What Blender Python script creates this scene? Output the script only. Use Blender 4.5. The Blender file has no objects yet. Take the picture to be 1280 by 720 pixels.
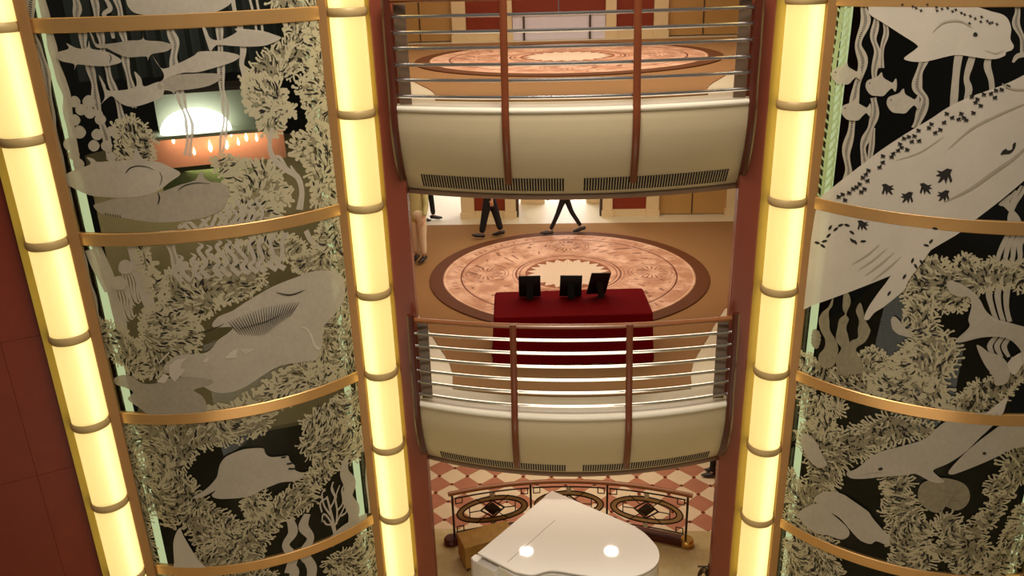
import bpy, bmesh, math, random
from math import sin, cos, pi, radians, atan2, hypot, exp
from mathutils import Vector, Matrix
from mathutils.geometry import tessellate_polygon
random.seed(7)
sc = bpy.context.scene
COL = sc.collection
sc.view_settings.view_transform = 'Standard'
sc.view_settings.look = 'None'
sc.view_settings.gamma = 1.0
sc.view_settings.use_curve_mapping = False
sc.view_settings.exposure = 0.0
try:
    sc.cycles.use_denoising = True
    sc.cycles.max_bounces = 8
    sc.cycles.transparent_max_bounces = 24
    sc.cycles.sample_clamp_indirect = 4.0
    sc.cycles.caustics_reflective = False
    sc.cycles.caustics_refractive = False
except Exception:
    pass

# ------------------------------------------------------------------ layout (metres)
H = 3.9                                  # deck to deck
G = -H                                   # ground floor level; 0 = middle deck, H = upper deck
XC = 0.09                                # the atrium's middle line
IL = (-2.479, 9.868); IR = (2.677, 9.868); OL = (-5.786, 8.543); OR = (5.984, 8.543)   # axes of the light columns
RING = 1.1466; RZ = 4.9497               # ring spacing, height of the reference ring
RLAMP = 0.205

# ------------------------------------------------------------------ materials
def srgb(r, g, b):
    f = lambda c: (c / 12.92 if c <= .04045 else ((c + .055) / 1.055) ** 2.4)
    return (f(r / 255), f(g / 255), f(b / 255), 1)
MATS = {}
class NT:
    def __init__(s, name):
        s.m = bpy.data.materials.new(name); s.m.use_nodes = True
        s.t = s.m.node_tree; s.t.nodes.clear()
        s.out = s.n('ShaderNodeOutputMaterial'); MATS[name] = s.m
    def n(s, typ, **kw):
        nd = s.t.nodes.new(typ)
        for k, v in kw.items(): setattr(nd, k, v)
        return nd
    def put(s, sock, v):
        if isinstance(v, bpy.types.NodeSocket): s.t.links.new(v, sock)
        elif v is not None: sock.default_value = v
    def ma(s, op, a, b=None, c=None, clamp=False):
        nd = s.n('ShaderNodeMath', operation=op); nd.use_clamp = clamp
        s.put(nd.inputs[0], a)
        if b is not None: s.put(nd.inputs[1], b)
        if c is not None: s.put(nd.inputs[2], c)
        return nd.outputs[0]
    def band(s, x, lo, hi, e=.004):
        return s.ma('MULTIPLY', s.ma('MULTIPLY_ADD', s.ma('SUBTRACT', x, lo), 1 / e, 0., True), s.ma('MULTIPLY_ADD', s.ma('SUBTRACT', hi, x), 1 / e, 0., True))
    def mix(s, f, a, b):
        nd = s.n('ShaderNodeMix', data_type='RGBA')
        s.put(nd.inputs[0], f); s.put(nd.inputs[6], a); s.put(nd.inputs[7], b)
        return nd.outputs[2]
    def co(s, kind='Object'):
        return s.n('ShaderNodeTexCoord').outputs[kind]
    def sep(s, v):
        nd = s.n('ShaderNodeSeparateXYZ'); s.put(nd.inputs[0], v); return nd.outputs
    def noise(s, v, scale, detail=3, rough=.5, out=0):
        nd = s.n('ShaderNodeTexNoise'); s.put(nd.inputs['Vector'], v)
        nd.inputs['Scale'].default_value = scale; nd.inputs['Detail'].default_value = detail; nd.inputs['Roughness'].default_value = rough
        return nd.outputs[out]
    def voro(s, v, scale, feature='F1', out='Distance'):
        nd = s.n('ShaderNodeTexVoronoi', feature=feature); s.put(nd.inputs['Vector'], v); nd.inputs['Scale'].default_value = scale
        return nd.outputs[out]
    def mapping(s, v, sc_=(1, 1, 1), rot=(0, 0, 0)):
        nd = s.n('ShaderNodeMapping'); s.put(nd.inputs[0], v); nd.inputs['Scale'].default_value = sc_; nd.inputs['Rotation'].default_value = rot
        return nd.outputs[0]
    def bsdf(s, col, rough=.5, metal=0., spec=.5, **kw):
        nd = s.n('ShaderNodeBsdfPrincipled')
        s.put(nd.inputs['Base Color'], col); s.put(nd.inputs['Roughness'], rough); s.put(nd.inputs['Metallic'], metal)
        s.put(nd.inputs['Specular IOR Level'], spec)
        for k, v in kw.items(): s.put(nd.inputs[k], v)
        return nd.outputs[0]
    def bump(s, h, strength=.3, dist=.01):
        nd = s.n('ShaderNodeBump'); s.put(nd.inputs['Height'], h); nd.inputs['Strength'].default_value = strength; nd.inputs['Distance'].default_value = dist
        return nd.outputs[0]
    def mixs(s, f, a, b):
        nd = s.n('ShaderNodeMixShader'); s.put(nd.inputs[0], f); s.put(nd.inputs[1], a); s.put(nd.inputs[2], b)
        return nd.outputs[0]
    def end(s, sh):
        s.t.links.new(sh, s.out.inputs[0]); return s.m
def plain(name, col, rough=.5, metal=0., spec=.5, var=.06, scale=6., **kw):
    t = NT(name); v = t.noise(t.co(), scale, 4)
    dark = tuple(c * (1 - 2 * var) for c in col[:3]) + (1,)
    return t.end(t.bsdf(t.mix(v, dark, tuple(min(1, c * (1 + var)) for c in col[:3]) + (1,)), rough, metal, spec, **kw))
def emit(name, col, strength):
    t = NT(name); e = t.n('ShaderNodeEmission'); e.inputs[0].default_value = col; e.inputs[1].default_value = strength
    return t.end(e.outputs[0])

plain('cream_panel', srgb(212, 194, 160), .45, var=.02)
plain('white_stone', srgb(220, 208, 176), .35, var=.04)
plain('fascia_cap', srgb(238, 228, 208), .35, var=.02)
plain('slab_edge', srgb(150, 120, 98), .5, var=.03)
plain('black_slot', srgb(16, 16, 26), .7)
plain('brown_wood', srgb(122, 62, 34), .3, var=.1, scale=14)
plain('handrail_wood', srgb(150, 92, 52), .25, var=.12, scale=14)
plain('dark_wood', srgb(84, 34, 20), .35, var=.12)
plain('chrome', (.86, .83, .80, 1), .14, 1.0, var=.01)
plain('bronze', srgb(216, 168, 108), .34, .6, var=.05)
plain('bronze_post', srgb(166, 122, 74), .45, .3, var=.05)
plain('ring_bronze', srgb(206, 176, 120), .5, .15, var=.05)
plain('gold_plate', srgb(214, 186, 84), .5, .1, var=.03)
plain('pillar_red', srgb(134, 66, 48), .3, var=.05, scale=3)
plain('shaft_black', srgb(22, 18, 14), .8)
plain('curtain_green', srgb(58, 62, 56), .85)
plain('cab_olive', srgb(150, 132, 92), .7, var=.08)
plain('cab_panel', srgb(204, 208, 176), .6, var=.03)
plain('cab_salmon', srgb(236, 162, 126), .5, var=.05)
plain('cab_green', srgb(84, 92, 44), .7, var=.2)
plain('piano_white', srgb(236, 230, 222), .06, spec=.6, var=.01, **{'Coat Weight': .6, 'Coat Roughness': .03})
plain('seam_grey', srgb(150, 140, 128), .5)
plain('iron', srgb(62, 44, 28), .45, .4, var=.1)
plain('iron_ring', srgb(222, 214, 190), .3, .2)
plain('brass', srgb(220, 176, 96), .25, .9)
plain('red_cloth', srgb(118, 6, 12), .9, spec=.05, var=.06, scale=30)
plain('black_card', srgb(14, 12, 12), .5)
plain('black_suit', srgb(15, 11, 13), .85)
plain('black_leather', srgb(24, 15, 14), .4)
plain('skin', srgb(206, 160, 128), .5)
plain('hair_dark', srgb(40, 28, 20), .6)
plain('green_shirt', srgb(200, 198, 136), .85)
plain('beige_trousers', srgb(234, 220, 186), .85)
plain('door_tan', srgb(186, 146, 86), .45, var=.06, scale=2)
plain('door_red', srgb(132, 50, 28), .4, var=.06, scale=2)
plain('pilaster_cream', srgb(228, 206, 162), .5, var=.03)
plain('wall_cream', srgb(214, 184, 128), .6, var=.03)
plain('bench_gold', srgb(180, 138, 66), .8, var=.2, scale=9)
plain('frame_dark', srgb(70, 52, 40), .5)
plain('panel_taupe', srgb(128, 104, 84), .3)
plain('bronze_fill', srgb(224, 188, 136), .5, .0)
plain('wall_shaft', srgb(168, 92, 62), .5)
plain('lilac_wall', srgb(226, 222, 236), .6, var=.02)
plain('key_ivory', srgb(236, 232, 222), .3)
emit('lamp_core', (1, .95, .50, 1), 2.3)
emit('edge_strip', srgb(214, 226, 168), .72)
emit('dome_light', (.97, 1, .95, 1), 3.4)
emit('candle_light', (1, .66, .34, 1), 9.0)
emit('spot_disc', (1, .95, .84, 1), 30.)

t = NT('lamp_shade')       # opal acrylic: passes the tube's light diffusely and glows a little
tr = t.n('ShaderNodeBsdfTranslucent'); tr.inputs[0].default_value = (.96, .90, .70, 1)
tp = t.n('ShaderNodeBsdfTransparent'); tp.inputs[0].default_value = (1, .95, .7, 1)
em = t.n('ShaderNodeEmission'); em.inputs[0].default_value = srgb(226, 202, 140); em.inputs[1].default_value = .38
ad = t.n('ShaderNodeAddShader'); t.put(ad.inputs[0], t.mixs(.10, tr.outputs[0], tp.outputs[0])); t.put(ad.inputs[1], em.outputs[0])
t.end(ad.outputs[0])

t = NT('clear_glass')
fr = t.n('ShaderNodeFresnel'); fr.inputs[0].default_value = 1.45
gl = t.n('ShaderNodeBsdfGlossy'); gl.inputs['Roughness'].default_value = 0.; gl.inputs[0].default_value = (.9, .95, .92, 1)
tp = t.n('ShaderNodeBsdfTransparent'); tp.inputs[0].default_value = (.93, .96, .94, 1)
t.end(t.mixs(t.ma('MULTIPLY', fr.outputs[0], .8), tp.outputs[0], gl.outputs[0]))

def etched(name, col, holes=0., relief=.0, see=.08, scale=22.):
    t = NT(name); v = t.co()
    n1 = t.noise(v, scale, 4, .6); n2 = t.noise(v, 3.0, 2)
    w = t.voro(t.mapping(v, (1, 1, .7)), scale * .9)
    k = t.ma('ADD', t.ma('MULTIPLY', n2, .25), t.ma('MULTIPLY', t.ma('ADD', n1, t.ma('MULTIPLY', w, .6)), relief))
    dk = tuple(c * .42 for c in col[:3]) + (1,)
    c = t.mix(t.ma('SUBTRACT', k, .1, None, True), col, dk)
    d = t.n('ShaderNodeBsdfDiffuse'); t.put(d.inputs[0], c)
    tl = t.n('ShaderNodeBsdfTranslucent'); t.put(tl.inputs[0], c)
    tp = t.n('ShaderNodeBsdfTransparent')
    s_ = t.mixs(see, t.mixs(.2, d.outputs[0], tl.outputs[0]), tp.outputs[0])
    if holes:
        h = t.noise(t.mapping(v, (1, 1, .62)), scale * 1.3, 2, .5)
        f = t.ma('MULTIPLY_ADD', t.ma('SUBTRACT', h, 1 - holes), 26., 0., True)
        s_ = t.mixs(t.ma('MULTIPLY', f, .95), s_, tp.outputs[0])
    return t.end(s_)
etched('etch', srgb(212, 200, 182), 0, .25)
etched('etch_dim', srgb(192, 180, 162), 0, .3)
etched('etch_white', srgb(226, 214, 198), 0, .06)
etched('etch_soft', srgb(180, 168, 140), 0, .5)
etched('etch_coral', srgb(186, 174, 142), .44, .7)
etched('etch_leaf', srgb(216, 204, 170), 0, .2)
etched('etch_green', srgb(196, 214, 160), 0, .3)
plain('etch_dark', srgb(26, 20, 16), .7)
MATKEY = {'e': 'etch', 'w': 'etch_white', 's': 'etch_soft', 'c': 'etch_coral', 'g': 'etch_green', 'f': 'etch_dim', 'd': 'etch_dark'}

t = NT('carpet'); v = t.co()
t.end(t.bsdf(t.mix(t.noise(v, 60, 3), srgb(140, 104, 66), srgb(164, 124, 82)), .95, spec=.1, Normal=t.bump(t.noise(v, 220, 2), .4)))

t = NT('cream_marble'); v = t.co()
vein = t.ma('ABSOLUTE', t.ma('SUBTRACT', t.noise(v, 1.6, 6, .6), .5))
t.end(t.bsdf(t.mix(t.ma('MULTIPLY', vein, 6., None, True), srgb(196, 176, 126), srgb(214, 198, 150)), .22))

t = NT('red_panel'); v = t.co()
t.end(t.bsdf(t.mix(t.noise(v, 5, 5), srgb(110, 32, 12), srgb(124, 40, 16)), .5))

def tile_material():
    t = NT('diamond_tile'); x, y, _ = t.sep(t.co())
    A = .548                                                   # diagonal of one tile
    u = t.ma('DIVIDE', t.ma('SUBTRACT', x, -.812), A); w = t.ma('DIVIDE', t.ma('SUBTRACT', y, 13.71), A)
    p = t.ma('ADD', u, w); q = t.ma('SUBTRACT', u, w)
    chk = t.ma('MODULO', t.ma('ADD', t.ma('FLOOR', p), t.ma('FLOOR', q)), 2.0)
    chk = t.ma('ABSOLUTE', chk)
    fp = t.ma('ABSOLUTE', t.ma('SUBTRACT', t.ma('FRACT', t.ma('ADD', p, .5)), .5)); fq = t.ma('ABSOLUTE', t.ma('SUBTRACT', t.ma('FRACT', t.ma('ADD', q, .5)), .5))
    dot = t.ma('MULTIPLY', t.ma('LESS_THAN', fp, .085), t.ma('LESS_THAN', fq, .085))
    grout = t.ma('MINIMUM', fp, fq); grout = t.ma('LESS_THAN', grout, .012)
    n = t.noise(t.co(), 4, 5)
    c = t.mix(chk, t.mix(n, srgb(228, 206, 172), srgb(240, 222, 192)), t.mix(n, srgb(176, 116, 92), srgb(196, 136, 110)))
    c = t.mix(t.ma('MULTIPLY', grout, .35), c, srgb(160, 120, 90))
    c = t.mix(dot, c, srgb(112, 50, 36))
    t.end(t.bsdf(c, .25))
tile_material()

def medallion_material(R):
    t = NT('medallion'); v = t.co(); x, y, _ = t.sep(v)
    r = t.ma('DIVIDE', t.ma('SQRT', t.ma('ADD', t.ma('MULTIPLY', x, x), t.ma('MULTIPLY', y, y))), R)
    a = t.ma('ARCTAN2', y, x)
    n = t.noise(v, 2.2, 4, .6); nf = t.noise(v, 16, 3)
    field = t.mix(t.ma('MULTIPLY_ADD', t.ma('SUBTRACT', n, .42), 4.5, 0., True), srgb(190, 140, 110), srgb(230, 188, 160))
    field = t.mix(t.ma('MULTIPLY', t.ma('SUBTRACT', nf, .4, None, True), .5), field, srgb(150, 88, 58))
    dk = srgb(104, 50, 28); br = srgb(98, 56, 26)
    # scroll marks: short radial strokes in two belts
    for lo, hi, cnt, ph in ((.47, .60, 46., .3), (.80, .85, 90., .1), (.62, .74, 28., .7)):
        st = t.ma('SINE', t.ma('ADD', t.ma('MULTIPLY', a, cnt), t.ma('MULTIPLY', r, 30.)))
        st = t.ma('MULTIPLY', t.ma('GREATER_THAN', st, .72), t.ma('GREATER_THAN', t.noise(v, 3.5 + ph, 2), .52))
        field = t.mix(t.ma('MULTIPLY', t.ma('MULTIPLY', st, t.band(r, lo, hi, .01)), .65), field, dk)
    # four shell motifs: concentric arcs on the axes
    for cx, cy in ((.60, 0), (-.60, 0), (0, .62), (0, -.62)):
        rr = t.ma('SQRT', t.ma('ADD', t.ma('POWER', t.ma('SUBTRACT', t.ma('DIVIDE', x, R), cx), 2.), t.ma('POWER', t.ma('SUBTRACT', t.ma('DIVIDE', y, R), cy), 2.)))
        ang = t.ma('ARCTAN2', t.ma('SUBTRACT', t.ma('DIVIDE', y, R), cy), t.ma('SUBTRACT', t.ma('DIVIDE', x, R), cx))
        ray = t.ma('GREATER_THAN', t.ma('SINE', t.ma('MULTIPLY', ang, 18.)), .3)
        field = t.mix(t.ma('MULTIPLY', t.ma('MULTIPLY', ray, t.band(rr, .05, .12, .01)), .7), field, dk)
        for q in (.14, .165): field = t.mix(t.ma('MULTIPLY', t.band(rr, q, q + .008, .003), .8), field, dk)
    for lo, hi, c in ((.765, .78, dk), (.755, .76, dk), (.37, .385, dk), (.40, .407, dk), (.345, .355, dk), (.885, .893, srgb(238, 214, 176)), (.90, 1.2, br)):
        field = t.mix(t.band(r, lo, hi), field, c)
    pet = t.ma('MULTIPLY_ADD', t.ma('PINGPONG', t.ma('MULTIPLY', a, 22 / (2 * pi) * 2), 1.0), .06, .24)
    ins = t.ma('LESS_THAN', r, .31); field = t.mix(ins, field, srgb(142, 84, 54))
    star = t.ma('LESS_THAN', r, pet)
    veins = t.ma('GREATER_THAN', t.ma('SINE', t.ma('MULTIPLY', a, 64.)), .6)
    sc_ = t.mix(t.ma('MULTIPLY', veins, .45), srgb(222, 200, 176), srgb(176, 138, 108))
    field = t.mix(star, field, sc_)
    t.end(t.bsdf(field, .75, spec=.2))
medallion_material(2.57)

# ------------------------------------------------------------------ mesh helpers
class MB:
    def __init__(s): s.v = []; s.f = []
    def add(s, vs, fs):
        b = len(s.v); s.v += [tuple(p) for p in vs]; s.f += [tuple(i + b for i in f) for f in fs]; return s
    def box(s, c, d, rz=0., M=None):
        x, y, z = (q / 2 for q in d); vs = []
        for sx, sy, sz in ((-1, -1, -1), (1, -1, -1), (1, 1, -1), (-1, 1, -1), (-1, -1, 1), (1, -1, 1), (1, 1, 1), (-1, 1, 1)):
            p = Vector((sx * x, sy * y, sz * z))
            if M is not None: p = M @ p
            else: p = Matrix.Rotation(rz, 3, 'Z') @ p
            vs.append(p + Vector(c))
        return s.add(vs, [(0, 3, 2, 1), (4, 5, 6, 7), (0, 1, 5, 4), (1, 2, 6, 5), (2, 3, 7, 6), (3, 0, 4, 7)])
    def span(s, x0, x1, y0, y1, z0, z1):
        return s.box(((x0 + x1) / 2, (y0 + y1) / 2, (z0 + z1) / 2), (abs(x1 - x0), abs(y1 - y0), abs(z1 - z0)))
    def tube(s, pts, r, n=8, caps=True, flat=1.0, upv=None):
        pts = [Vector(p) for p in pts]; m = len(pts); vs = []; fs = []
        prev = None
        for i, p in enumerate(pts):
            d = (pts[min(i + 1, m - 1)] - pts[max(i - 1, 0)]).normalized()
            if upv is not None: a = d.cross(Vector(upv)).normalized()
            elif prev is None:
                a = d.cross(Vector((0, 0, 1)))
                if a.length < .1: a = d.cross(Vector((0, 1, 0)))
                a.normalize()
            else: a = (prev - d * prev.dot(d)).normalized()
            prev = a; b = d.cross(a)
            rr = r[i] if isinstance(r, (list, tuple)) else r
            for k in range(n):
                t_ = 2 * pi * k / n + pi / n
                vs.append(p + a * (rr * cos(t_)) + b * (rr * flat * sin(t_)))
        for i in range(m - 1):
            for k in range(n):
                k2 = (k + 1) % n
                fs.append((i * n + k, i * n + k2, (i + 1) * n + k2, (i + 1) * n + k))
        if caps: fs.append(tuple(range(n - 1, -1, -1))); fs.append(tuple((m - 1) * n + k for k in range(n)))
        return s.add(vs, fs)
    def lathe(s, prof, c=(0, 0, 0), n=32, a0=0., a1=2 * pi):
        full = abs(a1 - a0 - 2 * pi) < 1e-6; m = n if full else n + 1; vs = []; fs = []
        for r, z in prof:
            for k in range(m):
                t_ = a0 + (a1 - a0) * k / n
                vs.append((c[0] + r * cos(t_), c[1] + r * sin(t_), c[2] + z))
        for i in range(len(prof) - 1):
            for k in range(n):
                k2 = (k + 1) % m
                fs.append((i * m + k, i * m + k2, (i + 1) * m + k2, (i + 1) * m + k))
        return s.add(vs, fs)
    def prism(s, poly, z0, z1):
        n = len(poly); a = sum(poly[i][0] * poly[(i + 1) % n][1] - poly[(i + 1) % n][0] * poly[i][1] for i in range(n))
        if a < 0: poly = poly[::-1]
        vs = [(x, y, z0) for x, y in poly] + [(x, y, z1) for x, y in poly]
        fs = [(i, (i + 1) % n, n + (i + 1) % n, n + i) for i in range(n)]
        tri = tessellate_polygon([[Vector((x, y, 0)) for x, y in poly]])
        for t_ in tri:
            p = [poly[i] for i in t_]
            ar = (p[1][0] - p[0][0]) * (p[2][1] - p[0][1]) - (p[2][0] - p[0][0]) * (p[1][1] - p[0][1])
            t_ = t_ if ar > 0 else t_[::-1]
            fs.append(tuple(n + i for i in t_)); fs.append(tuple(t_[::-1]))
        return s.add(vs, fs)
    def grid(s, rows):
        m = len(rows[0]); vs = [p for r in rows for p in r]
        fs = [(i * m + k, i * m + k + 1, (i + 1) * m + k + 1, (i + 1) * m + k) for i in range(len(rows) - 1) for k in range(m - 1)]
        return s.add(vs, fs)
WL = {}
def base(o): return WL.get(o.name, Vector((0, 0, 0)))
def obj(name, mb, mat, parent=None, smooth=False, bevel=0.):
    me = bpy.data.meshes.new(name); off = base(parent) if parent else Vector((0, 0, 0))
    me.from_pydata([tuple(Vector(p) - off) for p in mb.v], [], mb.f)
    me.update()
    o = bpy.data.objects.new(name, me); COL.objects.link(o)
    me.materials.append(MATS[mat])
    if bevel:
        bm = bmesh.new(); bm.from_mesh(me); bmesh.ops.remove_doubles(bm, verts=bm.verts, dist=1e-5)
        es = [e for e in bm.edges if len(e.link_faces) == 2 and e.calc_face_angle(0) > .5]
        bmesh.ops.bevel(bm, geom=es, offset=bevel, segments=2, profile=.5, affect='EDGES'); bm.to_mesh(me); bm.free()
    if smooth:
        for p in me.polygons: p.use_smooth = True
        try: me.set_sharp_from_angle(angle=radians(40))
        except Exception: pass
    if parent is not None: o.parent = parent; WL[o.name] = off
    return o
def tag(o, label, cat, group=None):
    o['label'] = label; o['category'] = cat
    if group: o['group'] = group
    return o
def thing(name, loc, label, cat, group=None):
    o = bpy.data.objects.new(name, None); COL.objects.link(o); o.location = loc; o.empty_display_size = .2
    WL[o.name] = Vector(loc); return tag(o, label, cat, group)
def struct(name, mb, mat, parent=None, **kw):
    o = obj(name, mb, mat, parent, **kw)
    if parent is None: o['kind'] = 'structure'
    return o
def catmull(pts, seg=6, closed=False):
    n = len(pts); out = []
    rng = range(n) if closed else range(n - 1)
    for i in rng:
        if closed: p = [pts[(i + k - 1) % n] for k in range(4)]
        else: p = [pts[max(i - 1, 0)], pts[i], pts[i + 1], pts[min(i + 2, n - 1)]]
        for j in range(seg):
            t_ = j / seg
            out.append(tuple(.5 * (2 * p[1][d] + (p[2][d] - p[0][d]) * t_ + (2 * p[0][d] - 5 * p[1][d] + 4 * p[2][d] - p[3][d]) * t_ ** 2 + (3 * p[1][d] - p[0][d] - 3 * p[2][d] + p[3][d]) * t_ ** 3) for d in range(len(pts[0]))))
    if not closed: out.append(tuple(pts[-1]))
    return out
# ------------------------------------------------------------------ balconies
XB = .07; HB = 2.09
PROF = [(1.17, 9.49, .25), (.99, 9.46, .26), (.82, 9.435, .28), (.65, 9.40, .30), (.47, 9.385, .32), (.30, 9.36, .35), (.115, 9.34, .38), (0, 9.30, .40), (-.06, 9.27, .41), (-.30, 9.27, .42), (-.55, 9.33, .43), (-.80, 9.43, .44), (-.95, 9.53, .45), (-1.06, 9.63, .45), (-1.12, 9.70, .45)]
def prof(z):
    P = PROF
    if z >= P[0][0]: return P[0][1:]
    for a, b in zip(P, P[1:]):
        if b[0] <= z <= a[0]:
            t_ = (a[0] - z) / (a[0] - b[0]); return a[1] + (b[1] - a[1]) * t_, a[2] + (b[2] - a[2]) * t_
    return P[-1][1:]
def by(x, z):
    y, s = prof(z); return y + s * ((x - XB) / HB) ** 2
XS = [XB - HB + 2 * HB * i / 40 for i in range(41)]
def balcony(z0, label):
    r = thing('balcony', (XB, 9.9, z0), label, 'balcony', None)
    zs = [-.03, -.06, -.15, -.25, -.35, -.45, -.55, -.65, -.75, -.85, -.95, -1.03, -1.08]
    rows = [[(x, by(x, z), z0 + z) for x in XS] for z in zs] + [[(x, by(x, -1.08) + .25, z0 - 1.08) for x in XS]] + [[(x, by(x, z) + .12, z0 + z) for x in XS] for z in zs[::-1]] + [[(x, by(x, -.03), z0 - .03) for x in XS]]
    obj('fascia_panel', MB().grid(rows), 'cream_panel', r, True)
    c = []
    for k in range(9):
        t_ = pi * k / 8; c.append((-.028 - .03 * cos(t_), -.03 * sin(t_)))
    m = MB(); m.grid([[(x, by(x, -.03) + dy - .004, z0 + dz) for x in XS] for dz, dy in c] + [[(x, by(x, 0) + .3, z0 + .002) for x in XS]]); obj('fascia_cap', m, 'fascia_cap', r, True)
    m = MB(); m.grid([[(x, by(x, -1.08) + a, z0 + b) for x in XS] for a, b in ((-.02, -1.075), (-.035, -1.09), (-.035, -1.125), (-.01, -1.14), (.4, -1.14), (.4, -1.08), (-.02, -1.075))]); obj('bottom_lip', m, 'slab_edge', r, True)
    for s in (-1, 1):
        m = MB(); n = 54
        for k in range(n):
            x = XB + .03 + s * (.11 + 1.74 * (k + .5) / n); w = .0105
            for za, zb in ((-.835, -.93), (-.93, -1.02)):
                m.add([(x - w, by(x - w, za) - .004, z0 + za), (x + w, by(x + w, za) - .004, z0 + za), (x + w, by(x + w, zb) - .004, z0 + zb), (x - w, by(x - w, zb) - .004, z0 + zb),
                       (x - w, by(x - w, za) + .02, z0 + za), (x + w, by(x + w, za) + .02, z0 + za), (x + w, by(x + w, zb) + .02, z0 + zb), (x - w, by(x - w, zb) + .02, z0 + zb)],
                      [(0, 3, 2, 1), (4, 5, 6, 7), (0, 1, 5, 4), (1, 2, 6, 5), (2, 3, 7, 6), (3, 0, 4, 7)])
        obj('vent_grille', m, 'black_slot', r)
    for z in (.99, .82, .65, .47, .30, .115):
        obj('rail', MB().tube([(x, by(x, z), z0 + z) for x in XS], .021, 8), 'chrome', r, True)
    obj('handrail', MB().tube([(x, by(x, 1.17), z0 + 1.17) for x in XS], .042, 10, flat=.8), 'handrail_wood', r, True)
    for x in (-.665, .79):
        zz_ = [1.20, 1.1, .95, .8, .6, .4, .2, 0, -.1, -.25, -.4, -.55, -.7, -.82, -.89]
        obj('post', MB().tube([(x, by(x, z) - .035, z0 + z) for z in zz_], .045, 8, flat=.8), 'brown_wood', r, True)
    for x in (XB - HB + .03, XB + HB - .03):
        zz_ = [1.25, 1.1, .95, .8, .6, .4, .2, 0, -.1, -.25, -.4, -.55, -.7, -.82, -.95]
        obj('end_post', MB().tube([(x, by(x, z) - .04, z0 + z) for z in zz_], .05, 8), 'dark_wood', r, True)
        s = 1 if x < XB else -1
        m = MB().box((x + s * .13, by(x, .6) + .10, z0 + .56), (.14, .03, 1.12)); obj('end_panel', m, 'panel_taupe', r, bevel=.006)
    return r
balcony(0, 'lower curved cream balcony front, in front of the red draped table, with vent slots')
balcony(H, 'upper curved cream balcony front whose rails run past the top of the photo')

# ------------------------------------------------------------------ decks, carpets, medallions
def deck(z0, nm):
    edge = [(x, by(x, 0) + .02) for x in XS]
    arcl = [(-4.968 + 2.8 * cos(radians(a)), 11.29 + 2.8 * sin(radians(a))) for a in range(90, -16, -7)]
    arcr = [(5.1655 - (x + 4.968), y) for x, y in arcl[::-1]]
    poly = [(-7.5, 24), (-7.5, 14.09)] + arcl + [(-2.05, 9.98)] + edge + [(2.22, 9.98)] + arcr + [(7.7, 14.09), (7.7, 24)]
    struct(nm, MB().prism(poly, z0 - .4, z0), 'white_stone')
    bay = [(-6.5, 14.2), (-4.97, 14.2), (-3.9, 13.97), (-3.1, 13.5), (-2.5, 12.8), (-2.2, 12.1), (-2.07, 11.75), (-1.94, 11.43), (-1.80, 11.1), (-1.69, 10.8), (-1.60, 10.45), (-1.57, 10.18)]
    fr_ = [(x, 9.80 + .40 * ((x - XB) / HB) ** 2) for x in [XB - 1.62 + 3.24 * i / 20 for i in range(21)]]
    bay_r = [(2 * XB - x, y) for x, y in bay[::-1]]
    pts = [(-6.5, 17.72)] + bay + fr_ + bay_r + [(6.5, 17.72)]
    o = obj('carpet', MB().prism(pts, z0 + .001, z0 + .012), 'carpet')
    return o
tag(deck(0, 'floor'), 'tan brown carpet on the middle deck, around the table and medallion', 'carpet')
tag(deck(H, 'floor_upper'), 'tan brown carpet on the upper deck, behind the topmost rails', 'carpet')
for z0, lb in ((0, 'large round cream medallion rug with brown rim under the red table'), (H, 'round cream medallion rug glimpsed through the upper balcony rails')):
    m = MB().lathe([(2.57, .002), (2.57, .018), (2.55, .022), (0.001, .022)], (0, 0, 0), 96)
    o = obj('medallion_rug', m, 'medallion'); o.location = (.085, 14.49, z0 + .012); tag(o, lb, 'rug')
struct('floor_ground', MB().span(-9, 9, 12.08, 24, G - .3, G), 'diamond_tile')
struct('floor_stage', MB().span(-9, 9, -12, 12.08, G - .3, G + .004), 'cream_marble')

# ------------------------------------------------------------------ back walls
def wall_run(z0, parts, nm):
    for i, (x0, x1, kind) in enumerate(parts):
        hgt = 3.45
        if kind == 'pil':
            m = MB().span(x0, x1, 18.22, 18.6, z0, z0 + hgt); m.span(x0 - .02, x1 + .02, 18.19, 18.6, z0, z0 + .14); struct('trim_%s%d' % (nm, i + 1), m, 'pilaster_cream')
        elif kind == 'wall':
            struct('wall_back_%s%d' % (nm, i + 1), MB().span(x0, x1, 18.3, 18.6, z0, z0 + hgt), 'wall_cream')
        elif kind == 'red':
            struct('baseboard_%s%d' % (nm, i + 1), MB().span(x0, x1, 18.26, 18.6, z0, z0 + .16), 'pilaster_cream')
            struct('wall_panel_%s%d' % (nm, i + 1), MB().span(x0, x1, 18.3, 18.6, z0 + .16, z0 + hgt), 'door_red')
        elif kind == 'door':
            mid = (x0 + x1) / 2
            d = MB().span(x0 + .01, x1 - .01, 18.34, 18.6, z0 + .02, z0 + 2.6)
            o = struct('door_%s%d' % (nm, i + 1), d, 'door_tan')
            m = MB().span(mid - .012, mid + .012, 18.325, 18.345, z0 + .02, z0 + 2.6); obj('door_gap', m, 'frame_dark', o)
            for s in (-1, 1): obj('door_handle', MB().tube([(mid + s * .1, 18.28, z0 + .95), (mid + s * .1, 18.28, z0 + 1.2)], .015), 'brass', o)
            struct('wall_over_%s%d' % (nm, i + 1), MB().span(x0, x1, 18.3, 18.6, z0 + 2.6, z0 + hgt), 'wall_cream')
wall_run(0, [(-7.5, -4.6, 'wall'), (-2.31, -2.01, 'pil'), (-2.01, -1.30, 'red'), (-1.30, -1.06, 'pil'), (.91, 1.13, 'pil'), (1.13, 1.89, 'red'), (1.89, 2.17, 'pil'), (2.17, 3.68, 'door'), (3.68, 3.87, 'pil'), (3.87, 7.5, 'wall')], 'middle')
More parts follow.
